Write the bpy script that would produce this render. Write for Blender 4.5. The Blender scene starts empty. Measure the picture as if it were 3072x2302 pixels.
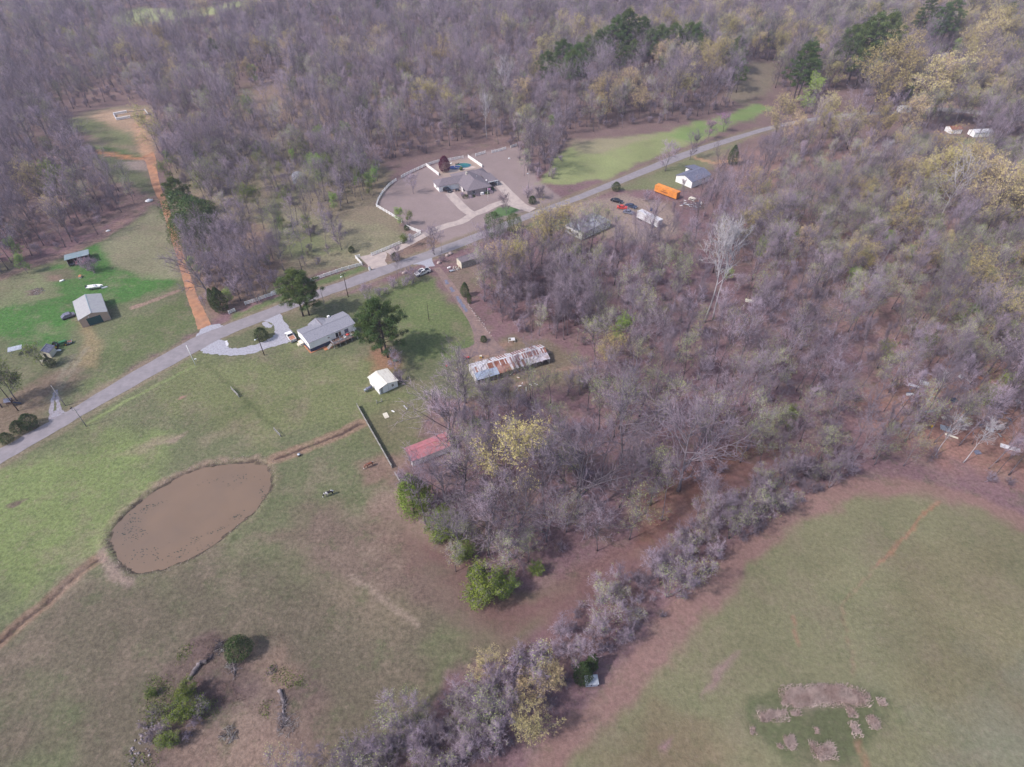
import bpy, math, random
import numpy as np
from mathutils import Vector, Matrix
R = math.radians
sc = bpy.context.scene
COL = sc.collection
# ------------------------------------------------------------------ camera
CAM_H = 115.0; PITCH = R(42.5); FPX = 595.0
cam = bpy.data.objects.new('camera', bpy.data.cameras.new('camera')); COL.objects.link(cam)
cam.location = (0, 0, CAM_H); cam.rotation_euler = (R(90) - PITCH, 0, 0)
cam.data.sensor_width = 36.0; cam.data.lens = FPX / 1024 * 36.0
cam.data.clip_start = 1.0; cam.data.clip_end = 9000
sc.camera = cam
# ------------------------------------------------------------------ sky, sun, exposure
SUN_EL = R(47); SUN_DIR = Vector((-0.90, -0.43, 0)).normalized()      # towards the sun, on the ground
w = bpy.data.worlds.new('World'); sc.world = w; w.use_nodes = True
nt = w.node_tree; bg = nt.nodes['Background']
sky = nt.nodes.new('ShaderNodeTexSky'); sky.sky_type = 'NISHITA'; sky.sun_disc = False
sky.sun_elevation = SUN_EL; sky.sun_rotation = math.atan2(SUN_DIR.x, SUN_DIR.y)
sky.air_density = 1.2; sky.dust_density = 2.5
nt.links.new(sky.outputs[0], bg.inputs[0]); bg.inputs[1].default_value = 0.15
sl = bpy.data.lights.new('sun', 'SUN'); sl.energy = 3.0; sl.angle = R(2.2); sl.color = (1.0, 0.92, 0.90)
so = bpy.data.objects.new('sun', sl); COL.objects.link(so); so.location = (-100, -60, 200)
sv = Vector((SUN_DIR.x*math.cos(SUN_EL), SUN_DIR.y*math.cos(SUN_EL), math.sin(SUN_EL)))
so.rotation_euler = sv.to_track_quat('Z', 'Y').to_euler()
sc.view_settings.view_transform = 'Standard'; sc.view_settings.look = 'None'
sc.view_settings.exposure = 0.36; sc.view_settings.gamma = 1.0
sc.render.engine = 'CYCLES'
# ------------------------------------------------------------------ pixel -> ground
def _g(u, v, z=0.0):
    X = (u - 512) / FPX; Y = (383.5 - v) / FPX
    dx = X; dy = math.cos(PITCH) + Y*math.sin(PITCH); dz = -math.sin(PITCH) + Y*math.cos(PITCH)
    t = (CAM_H - z) / -dz
    return dx*t, dy*t
def G(u, v):
    x, y = _g(u, v)
    for _ in range(4):
        z = float(H(np.array([x]), np.array([y]))[0]); x, y = _g(u, v, z)
    return x, y
def Sp(x, y, z=None): return _g(x/3, y/3) if z is None else _g(x/3, y/3, z)
def Vp(x, y): return _g(x*0.46293, y*0.46293)
def crop(ox, oy, s): return lambda pts: [Sp(ox + a*s, oy + b*s) for a, b in pts]
C1 = crop(0, 0, .4631); C2 = crop(1024, 0, .4631); C3 = crop(2048, 0, .4631); C4 = crop(0, 600, .4631); C5 = crop(900, 600, .4631)
K2 = crop(500, 900, .1809); K3 = crop(820, 740, .1809); K8 = crop(1180, 740, .1356); S = crop(0, 0, 1.0); V = crop(0, 0, 1.38879)
PB = crop(0, 1400, .544); PR = crop(1872, 1400, .544)      # the two lower quarters
# ------------------------------------------------------------------ numpy noise / polygons
def _hash(ix, iy, s):
    n = (ix.astype(np.int64)*374761393 + iy.astype(np.int64)*668265263 + s*1442695041) & 0xffffffff
    n = ((n ^ (n >> 13))*1274126177) & 0xffffffff
    return ((n ^ (n >> 16)) & 0xffff) / 65535.0
def vnoise(x, y, s=0):
    ix = np.floor(x); iy = np.floor(y); fx = x-ix; fy = y-iy
    fx = fx*fx*(3-2*fx); fy = fy*fy*(3-2*fy)
    a = _hash(ix, iy, s); b = _hash(ix+1, iy, s); c = _hash(ix, iy+1, s); d = _hash(ix+1, iy+1, s)
    return (a*(1-fx)+b*fx)*(1-fy)+(c*(1-fx)+d*fx)*fy
def fbm(x, y, s=0, o=4):
    r = 0; a = .5
    for k in range(o):
        r = r + a*vnoise(x, y, s+k*17); x = x*2.03+7.1; y = y*2.03+3.7; a *= .5
    return r/(1-.5**o)
def seg_dist(x, y, pts, closed=False):
    d = np.full(x.shape, 1e9); n = len(pts)
    for i in range(n if closed else n-1):
        ax, ay = pts[i]; bx, by = pts[(i+1) % n]
        vx, vy = bx-ax, by-ay; L = vx*vx+vy*vy+1e-9
        t = np.clip(((x-ax)*vx+(y-ay)*vy)/L, 0, 1)
        d = np.minimum(d, np.hypot(x-ax-t*vx, y-ay-t*vy))
    return d
def inside(x, y, pts):
    r = np.zeros(x.shape, bool); n = len(pts); j = n-1
    for i in range(n):
        xi, yi = pts[i]; xj, yj = pts[j]
        c = ((yi > y) != (yj > y)) & (x < (xj-xi)*(y-yi)/(yj-yi+1e-12)+xi)
        r ^= c; j = i
    return r
def smooth(a, b, t):
    t = np.clip((t-a)/(b-a), 0, 1); return t*t*(3-2*t)
# ------------------------------------------------------------------ lines of the place
ROAD_U = S([(-260,1500),(-100,1405),(0,1346),(153,1262),(232,1216),(417,1105),(574,1017),(671,977),(834,915),(938,874),(1028,843),(1109,812),(1194,784),(1320,740),(1441,695),(1561,648),(1695,600),(1839,542),(2048,457),(2233,400),(2349,370),(2511,343),(2687,333),(2789,322),(2918,330),(3072,350),(3300,380)])
ROAD_L = S([(-260,1560),(-100,1455),(0,1392),(165,1297),(250,1245),(434,1141),(597,1052),(681,1008),(840,942),(948,899),(1040,867),(1125,836),(1208,804),(1335,760),(1455,713),(1576,661),(1708,612),(1850,556),(2058,474),(2238,411),(2355,379),(2515,351),(2690,341),(2789,333),(2918,342),(3072,364),(3300,396)])
ROAD_C = [((a[0]+b[0])/2, (a[1]+b[1])/2) for a, b in zip(ROAD_U, ROAD_L)]
POND = PB([(1120,5),(1290,-15),(1400,-22),(1465,0),(1490,60),(1480,130),(1400,240),(1300,320),(1180,420),(1040,500),(920,550),(820,578),(740,570),(680,530),(640,480),(610,400),(620,350),(690,270),(780,190),(880,120),(1000,50)])
DITCH = [V([(780,915),(740,935),(690,955),(640,975),(595,990)]), PB([(560,505),(500,530),(430,590),(330,680),(230,770),(130,850),(50,925),(-60,1010),(-160,1100)])]
RILL = [PR([(1740,195),(1660,250),(1600,330),(1530,400),(1465,480),(1400,540),(1340,610),(1250,700),(1200,770),(1215,880),(1250,1020),(1275,1140)]), PR([(930,830),(940,900),(955,990)]), PR([(1290,1520),(1330,1600),(1355,1700)])]
def H(x, y):
    x = np.asarray(x, float); y = np.asarray(y, float)
    far = smooth(250, 520, np.hypot(x*.8, y)) * smooth(25, 120, seg_dist(x, y, ROAD_C))
    h = far*(fbm(x/140, y/140, 5, 3)-.42)*26
    h = h + (fbm(x/17, y/17, 9, 2)-.5)*.0
    m = (np.abs(x) < 170) & (y < 230) & (y > 10)
    if m.any():
        xm = x[m]; ym = y[m]; hm = h[m]
        xm = xm+(fbm(xm*.9, ym*.9, 71, 2)-.5)*1.5; ym = ym+(fbm(xm*.9, ym*.9, 72, 2)-.5)*1.5
        ip = inside(xm, ym, POND); d = seg_dist(xm, ym, POND, True)
        hm = hm + np.where(ip, -.35-.5*smooth(0, 2.2, d), -.35*smooth(.9, 0, d)) + np.where(ip, 0, .22*np.exp(-((d-1.9)/1.0)**2))
        for p, wd, dp in ((DITCH[0], .9, .3), (DITCH[1], 1.0, .45), (RILL[0], .6, .2)):
            hm = hm - dp*smooth(wd, 0, seg_dist(xm, ym, p))
        h = h.copy(); h[m] = hm
    return h
def Hz(x, y): return float(H(np.array([x]), np.array([y]))[0])
# ------------------------------------------------------------------ tags and builders
def tag(o, label=None, cat=None, group=None, kind=None):
    if label: o['label'] = label
    if cat: o['category'] = cat
    if group: o['group'] = group
    if kind: o['kind'] = kind
    return o
def thing(name, label, cat, loc=(0, 0, 0), rz=0.0, group=None):
    o = bpy.data.objects.new(name, None); COL.objects.link(o); o.empty_display_size = .5
    o.location = loc; o.rotation_euler = (0, 0, rz)
    return tag(o, label, cat, group)
class MB:
    def __init__(s): s.v = []; s.f = []; s.m = []; s.sm = []
    def add(s, vs, fs, mi=0, smooth=False):
        b = len(s.v); s.v += [tuple(p) for p in vs]
        for f in fs: s.f.append(tuple(b+i for i in f)); s.m.append(mi); s.sm.append(smooth)
        return s
    def box(s, x0, x1, y0, y1, z0, z1, mi=0):
        return s.add([(x0,y0,z0),(x1,y0,z0),(x1,y1,z0),(x0,y1,z0),(x0,y0,z1),(x1,y0,z1),(x1,y1,z1),(x0,y1,z1)],
            [(0,3,2,1),(4,5,6,7),(0,1,5,4),(1,2,6,5),(2,3,7,6),(3,0,4,7)], mi)
    def bar(s, a, b, w, h=None, mi=0):
        a = Vector(a); b = Vector(b); h = h or w; d = (b-a).normalized()
        u = d.cross(Vector((0, 0, 1)));  u = u.normalized() if u.length > 1e-3 else Vector((1, 0, 0))
        n = u.cross(d); p = []
        for q in (a, b):
            for i, j in ((-1,-1),(1,-1),(1,1),(-1,1)): p.append(q+u*i*w/2+n*j*h/2)
        return s.add(p, [(0,1,2,3),(7,6,5,4),(0,4,5,1),(1,5,6,2),(2,6,7,3),(3,7,4,0)], mi)
    def tube(s, pts, rad, n=6, mi=0, smooth=True, cap=True):
        pts = [Vector(p) for p in pts]; rings = []
        for i, p in enumerate(pts):
            d = (pts[min(i+1, len(pts)-1)]-pts[max(i-1, 0)]).normalized()
            u = d.orthogonal().normalized(); v = d.cross(u); r = rad[i] if hasattr(rad, '__len__') else rad
            rings.append([p+(u*math.cos(t)+v*math.sin(t))*r for t in (2*math.pi*k/n for k in range(n))])
        vs = [q for r_ in rings for q in r_]; fs = []
        for i in range(len(pts)-1):
            for k in range(n): fs.append((i*n+k, i*n+(k+1) % n, (i+1)*n+(k+1) % n, (i+1)*n+k))
        if cap: fs += [tuple(range(n-1, -1, -1)), tuple(range((len(pts)-1)*n, len(pts)*n))]
        return s.add(vs, fs, mi, smooth)
    def prism(s, poly, z0, z1, mi=0):
        n = len(poly); vs = [(x, y, z0) for x, y in poly]+[(x, y, z1) for x, y in poly]
        fs = [tuple(range(n-1, -1, -1)), tuple(range(n, 2*n))]+[(i, (i+1) % n, n+(i+1) % n, n+i) for i in range(n)]
        return s.add(vs, fs, mi)
    def extr(s, prof, axis, a, b, mi=0):
        """prof: points (p, z); extruded along x ('x': p is y) or y ('y': p is x)"""
        n = len(prof)
        if axis == 'x': vs = [(a, p, z) for p, z in prof]+[(b, p, z) for p, z in prof]
        else: vs = [(p, a, z) for p, z in prof]+[(p, b, z) for p, z in prof]
        return s.add(vs, [tuple(range(n)), tuple(range(2*n-1, n-1, -1))]+[(i, n+i, n+(i+1) % n, (i+1) % n) for i in range(n)], mi)
    def ball(s, c, r, nu=10, nv=6, mi=0, jit=0.0, rnd=None):
        rx, ry, rz = r if hasattr(r, '__len__') else (r, r, r); vs = [(c[0], c[1], c[2]-rz)]; fs = []
        for j in range(1, nv):
            ph = -math.pi/2+math.pi*j/nv
            for i in range(nu):
                t = 2*math.pi*i/nu; k = 1+(rnd.uniform(-jit, jit) if rnd else 0)
                vs.append((c[0]+rx*k*math.cos(ph)*math.cos(t), c[1]+ry*k*math.cos(ph)*math.sin(t), c[2]+rz*k*math.sin(ph)))
        vs.append((c[0], c[1], c[2]+rz)); L = len(vs)-1
        for i in range(nu):
            fs.append((0, 1+(i+1) % nu, 1+i)); fs.append((L, L-nu+i, L-nu+(i+1) % nu))
            for j in range(nv-2): a = 1+j*nu; fs.append((a+i, a+(i+1) % nu, a+nu+(i+1) % nu, a+nu+i))
        return s.add(vs, fs, mi, True)
    def mesh(s, name, mats):
        me = bpy.data.meshes.new(name); me.from_pydata(s.v, [], s.f)
        for m in (mats if isinstance(mats, (list, tuple)) else [mats]): me.materials.append(m)
        me.polygons.foreach_set('material_index', s.m); me.polygons.foreach_set('use_smooth', s.sm); me.update()
        return me
    def build(s, name, mats, parent=None, loc=None, rz=None):
        o = bpy.data.objects.new(name, s.mesh(name, mats)); COL.objects.link(o)
        if parent: o.parent = parent
        if loc is not None: o.location = loc
        if rz is not None: o.rotation_euler = (0, 0, rz)
        return o
def copy_tree(o, parent=None):
    c = o.copy(); COL.objects.link(c)
    if parent: c.parent = parent
    for ch in list(o.children): copy_tree(ch, c)
    return c
def frame(c1, c2):
    """local frame of a building whose near wall runs from ground point c1 to c2"""
    return (c1[0], c1[1], 0), math.atan2(c2[1]-c1[1], c2[0]-c1[0]), math.hypot(c2[0]-c1[0], c2[1]-c1[1])
# ------------------------------------------------------------------ materials
def nn(t, typ, **kw):
    n = t.nodes.new(typ)
    for k, v in kw.items(): setattr(n, k, v)
    return n
def mat(name, col, rough=.8, var=.15, scale=3.0, spec=.25, metal=0.0, rnd=0.0, bump=0.0, col2=None, thr=(.45, .6), stretch=None):
    m = bpy.data.materials.new(name); m.use_nodes = True; t = m.node_tree; b = t.nodes['Principled BSDF']
    b.inputs['Roughness'].default_value = rough; b.inputs['Specular IOR Level'].default_value = spec; b.inputs['Metallic'].default_value = metal
    tc = nn(t, 'ShaderNodeTexCoord'); src = tc.outputs['Object']
    if stretch:
        mp = nn(t, 'ShaderNodeMapping'); mp.inputs['Scale'].default_value = stretch; t.links.new(src, mp.inputs[0]); src = mp.outputs[0]
    no = nn(t, 'ShaderNodeTexNoise'); no.inputs['Scale'].default_value = scale; no.inputs['Detail'].default_value = 5; t.links.new(src, no.inputs['Vector'])
    mr = nn(t, 'ShaderNodeMapRange'); mr.inputs['From Min'].default_value = .3; mr.inputs['From Max'].default_value = .7
    mr.inputs['To Min'].default_value = 1-var; mr.inputs['To Max'].default_value = 1+var; t.links.new(no.outputs[0], mr.inputs[0])
    base = nn(t, 'ShaderNodeMix', data_type='RGBA'); base.inputs['A'].default_value = (*col, 1); base.inputs['B'].default_value = (*(col2 or col), 1)
    m2 = nn(t, 'ShaderNodeMapRange'); m2.inputs['From Min'].default_value = thr[0]; m2.inputs['From Max'].default_value = thr[1]
    n2 = nn(t, 'ShaderNodeTexNoise'); n2.inputs['Scale'].default_value = scale*.37; n2.inputs['Detail'].default_value = 6; t.links.new(src, n2.inputs['Vector'])
    t.links.new(n2.outputs[0], m2.inputs[0]); t.links.new(m2.outputs[0], base.inputs['Factor'])
    mul = nn(t, 'ShaderNodeVectorMath', operation='SCALE'); t.links.new(base.outputs['Result'], mul.inputs[0]); t.links.new(mr.outputs[0], mul.inputs['Scale'])
    out = mul.outputs[0]
    if rnd:
        oi = nn(t, 'ShaderNodeObjectInfo'); hv = nn(t, 'ShaderNodeHueSaturation'); r1 = nn(t, 'ShaderNodeMapRange')
        r1.inputs['To Min'].default_value = 1-rnd; r1.inputs['To Max'].default_value = 1+rnd; t.links.new(oi.outputs['Random'], r1.inputs[0]); t.links.new(r1.outputs[0], hv.inputs['Value'])
        ma = nn(t, 'ShaderNodeMath', operation='MULTIPLY'); ma.inputs[1].default_value = 37.3; t.links.new(oi.outputs['Random'], ma.inputs[0])
        fr = nn(t, 'ShaderNodeMath', operation='FRACT'); t.links.new(ma.outputs[0], fr.inputs[0]); r2 = nn(t, 'ShaderNodeMapRange')
        r2.inputs['To Min'].default_value = .5-.035*min(1, rnd*3); r2.inputs['To Max'].default_value = .5+.035*min(1, rnd*3); t.links.new(fr.outputs[0], r2.inputs[0]); t.links.new(r2.outputs[0], hv.inputs['Hue'])
        t.links.new(out, hv.inputs['Color']); out = hv.outputs[0]
    t.links.new(out, b.inputs['Base Color'])
    if bump:
        bp = nn(t, 'ShaderNodeBump'); bp.inputs['Strength'].default_value = bump; bp.inputs['Distance'].default_value = .05
        t.links.new(no.outputs[0], bp.inputs['Height']); t.links.new(bp.outputs[0], b.inputs['Normal'])
    return m
M = {}
M['white'] = mat('white_paint', (.86,.86,.86), .6, .04, 2, col2=(.78,.77,.75))
M['siding'] = mat('white_siding', (.86,.87,.89), .55, .03, 1.2, col2=(.80,.80,.81))
M['cream'] = mat('cream_paint', (.66,.62,.52), .7, .08, 1.5, col2=(.58,.53,.43))
M['shingle'] = mat('grey_shingles', (.27,.27,.31), .9, .16, 9, col2=(.22,.22,.26), bump=.4)
M['shingle_brown'] = mat('brown_grey_shingles', (.20,.17,.19), .9, .16, 6, col2=(.16,.14,.16), bump=.4)
M['shingle_dark'] = mat('dark_shingles', (.13,.14,.20), .9, .2, 4, col2=(.19,.19,.25))
M['skirt'] = mat('dark_blue_skirting', (.045,.06,.11), .7, .15, 3)
M['glass'] = mat('window_glass', (.03,.035,.05), .12, .1, 1, .6)
M['dark'] = mat('dark_opening', (.02,.02,.025), .8, .2, 2)
M['terracotta'] = mat('orange_soil', (.42,.19,.10), .95, .25, 3)
M['wood_grey'] = mat('weathered_wood', (.34,.33,.32), .85, .25, 5, col2=(.25,.24,.23))
M['wood_brown'] = mat('brown_boards', (.16,.10,.08), .85, .25, 5)
M['pole'] = mat('pole_grey', (.33,.30,.29), .85, .15, 5)
M['pole_dark'] = mat('pole_creosote', (.045,.035,.035), .8, .2, 5)
M['metal'] = mat('galvanised_metal', (.42,.45,.50), .45, .15, 3, .5, .3, col2=(.34,.36,.42))
M['metal_white'] = mat('old_white_metal', (.62,.62,.66), .55, .14, 2, .4, .1, col2=(.45,.40,.38), thr=(.5,.7))
M['rust'] = mat('rusted_metal', (.22,.085,.06), .85, .25, 1.2, col2=(.34,.20,.17), thr=(.5,.62))
M['tin_blue'] = mat('blue_grey_tin', (.30,.35,.46), .5, .1, 1.5, .4, .1, col2=(.36,.41,.50))
M['teal'] = mat('teal_grey_metal', (.22,.30,.33), .5, .12, 1.5, .4, .1, col2=(.28,.33,.36))
M['garage_roof'] = mat('pale_metal_roof', (.38,.38,.38), .5, .06, 3, .4, .1, col2=(.35,.34,.36))
M['tan'] = mat('tan_metal_wall', (.44,.32,.26), .6, .08, 3)
M['green_door'] = mat('dark_green_door', (.01,.07,.075), .5, .1, 3)
M['red_roof'] = mat('red_metal_roof', (.40,.150,.170), .6, .15, 1.6, .3, col2=(.33,.145,.155))
M['roof_cream'] = mat('cream_metal_roof', (.66,.64,.58), .6, .06, 2.0, col2=(.55,.52,.46), thr=(.5,.66), stretch=(3,.7,1))
M['brick'] = mat('pale_brick', (.36,.30,.31), .9, .14, 6, col2=(.30,.25,.25))
M['paint_white'] = mat('car_white', (.80,.80,.80), .25, .02, 1, .5)
M['paint_black'] = mat('car_black', (.012,.012,.018), .2, .1, 1, .5)
M['paint_red'] = mat('machine_red', (.55,.06,.05), .4, .15, 3, .4)
M['paint_green'] = mat('machine_green', (.02,.14,.05), .4, .15, 3, .4)
M['paint_yellow'] = mat('machine_yellow', (.6,.38,.03), .5, .15, 3)
M['orange'] = mat('orange_paint', (.70,.27,.06), .6, .1, 1.0, col2=(.58,.22,.06))
M['old_sheet'] = mat('old_roof_sheet', (.50,.47,.52), .6, .2, 2.2, .3, .1, col2=(.36,.30,.30), thr=(.48,.62))
M['orange_dark'] = mat('dark_lettering', (.16,.05,.02), .6, .1, 2)
M['rubber'] = mat('tyre_rubber', (.02,.02,.02), .9, .1, 3)
M['bed_rust'] = mat('rusty_bed', (.35,.17,.11), .8, .25, 3)
M['teal_pool'] = mat('pool_liner', (.03,.19,.18), .15, .1, .6, .6, col2=(.02,.10,.17))
M['concrete'] = mat('pale_concrete', (.43,.36,.33), .9, .08, 1.0, col2=(.37,.31,.29), bump=.2)
M['gravel'] = mat('pale_gravel', (.36,.36,.41), .95, .16, 5, col2=(.30,.29,.33), bump=.5)
M['lamp'] = mat('lamp_head', (.7,.75,.8), .4, .05, 2)
M['horse_white'] = mat('horse_white_hair', (.62,.58,.56), .7, .1, 4)
M['horse_black'] = mat('horse_black_hair', (.025,.02,.025), .6, .1, 4)
M['horse_brown'] = mat('horse_brown_hair', (.17,.07,.05), .6, .1, 4)
M['log'] = mat('bleached_log', (.27,.235,.25), .9, .3, 2.5, col2=(.13,.11,.115), bump=.8)
M['char'] = mat('charred_wood', (.035,.03,.04), .95, .3, 4, col2=(.12,.10,.11))
M['rock'] = mat('pale_rock', (.40,.33,.32), .95, .2, 2, col2=(.30,.24,.24), bump=.5)
# wood and leaves (rnd: each tree its own tone)
M['bark'] = mat('grey_bark', (.150,.132,.152), .9, .2, 2, .1, rnd=.45)
M['twig'] = mat('purple_grey_twigs', (.275,.222,.272), .9, .15, .5, .1, rnd=.42)
M['bark_dark'] = mat('dark_bark', (.08,.066,.066), .9, .15, 2, .1, rnd=.2)
M['bark_white'] = mat('white_bark', (.42,.40,.43), .8, .12, 2, .1)
M['leaf_bud'] = mat('green_buds', (.40,.46,.19), .8, .2, .6, .1, rnd=.2)
M['leaf_yellow'] = mat('yellow_catkins', (.45,.38,.17), .8, .22, .6, .1, rnd=.18)
M['leaf_orange'] = mat('orange_catkins', (.50,.41,.22), .8, .22, .6, .1, rnd=.18)
M['leaf_pine'] = mat('pine_needles', (.090,.140,.052), .8, .25, .5, .1, rnd=.2, col2=(.085,.125,.035))
M['leaf_cedar'] = mat('cedar_green', (.058,.085,.032), .85, .25, .8, .1, rnd=.2)
M['leaf_bright'] = mat('bright_spring_leaves', (.26,.38,.09), .8, .22, .9, .1, rnd=.15)
M['leaf_lime'] = mat('olive_green_leaves', (.18,.23,.05), .8, .25, .9, .1, rnd=.12)
M['leaf_plum'] = mat('plum_red_leaves', (.12,.03,.06), .8, .25, 1.0, .1)
M['leaf_pink'] = mat('redbud_blossom', (.42,.20,.36), .8, .2, 1.0, .1)
M['leaf_white'] = mat('white_blossom', (.55,.50,.55), .8, .2, 1.0, .1)
M['weed'] = mat('dry_weeds', (.48,.39,.37), .95, .2, .8, .1, col2=(.38,.29,.27))
# ------------------------------------------------------------------ the ground sheet
def axis(lo, hi, step, far_lo, far_hi, g=1.045):
    c = list(np.arange(lo, hi+1e-6, step)); s = step; a = hi
    while a < far_hi: s = min(s*g, 260); a += s; c.append(a)
    s = step; a = lo; l = []
    while a > far_lo: s = min(s*g, 260); a -= s; l.append(a)
    return np.array(l[::-1]+c)
GX = axis(-135, 150, .75, -2600, 2600, 1.03); GY = axis(22, 205, .7, -1200, 3600, 1.022)
LITTER=(.172,.106,.116); LITTER_RED=(.190,.098,.100); GRASS=(.126,.136,.074); GRASS_B=(.050,.150,.030); GRASS_P=(.180,.180,.105); DRY=(.255,.205,.140)
TAN=(.300,.215,.185); PINKB=(.235,.150,.140); OLIVE=(.162,.160,.092); ORANGE=(.46,.215,.110); DARKG=(.070,.076,.046); MUD=(.17,.105,.08); LAWN=(.255,.200,.195)
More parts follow.
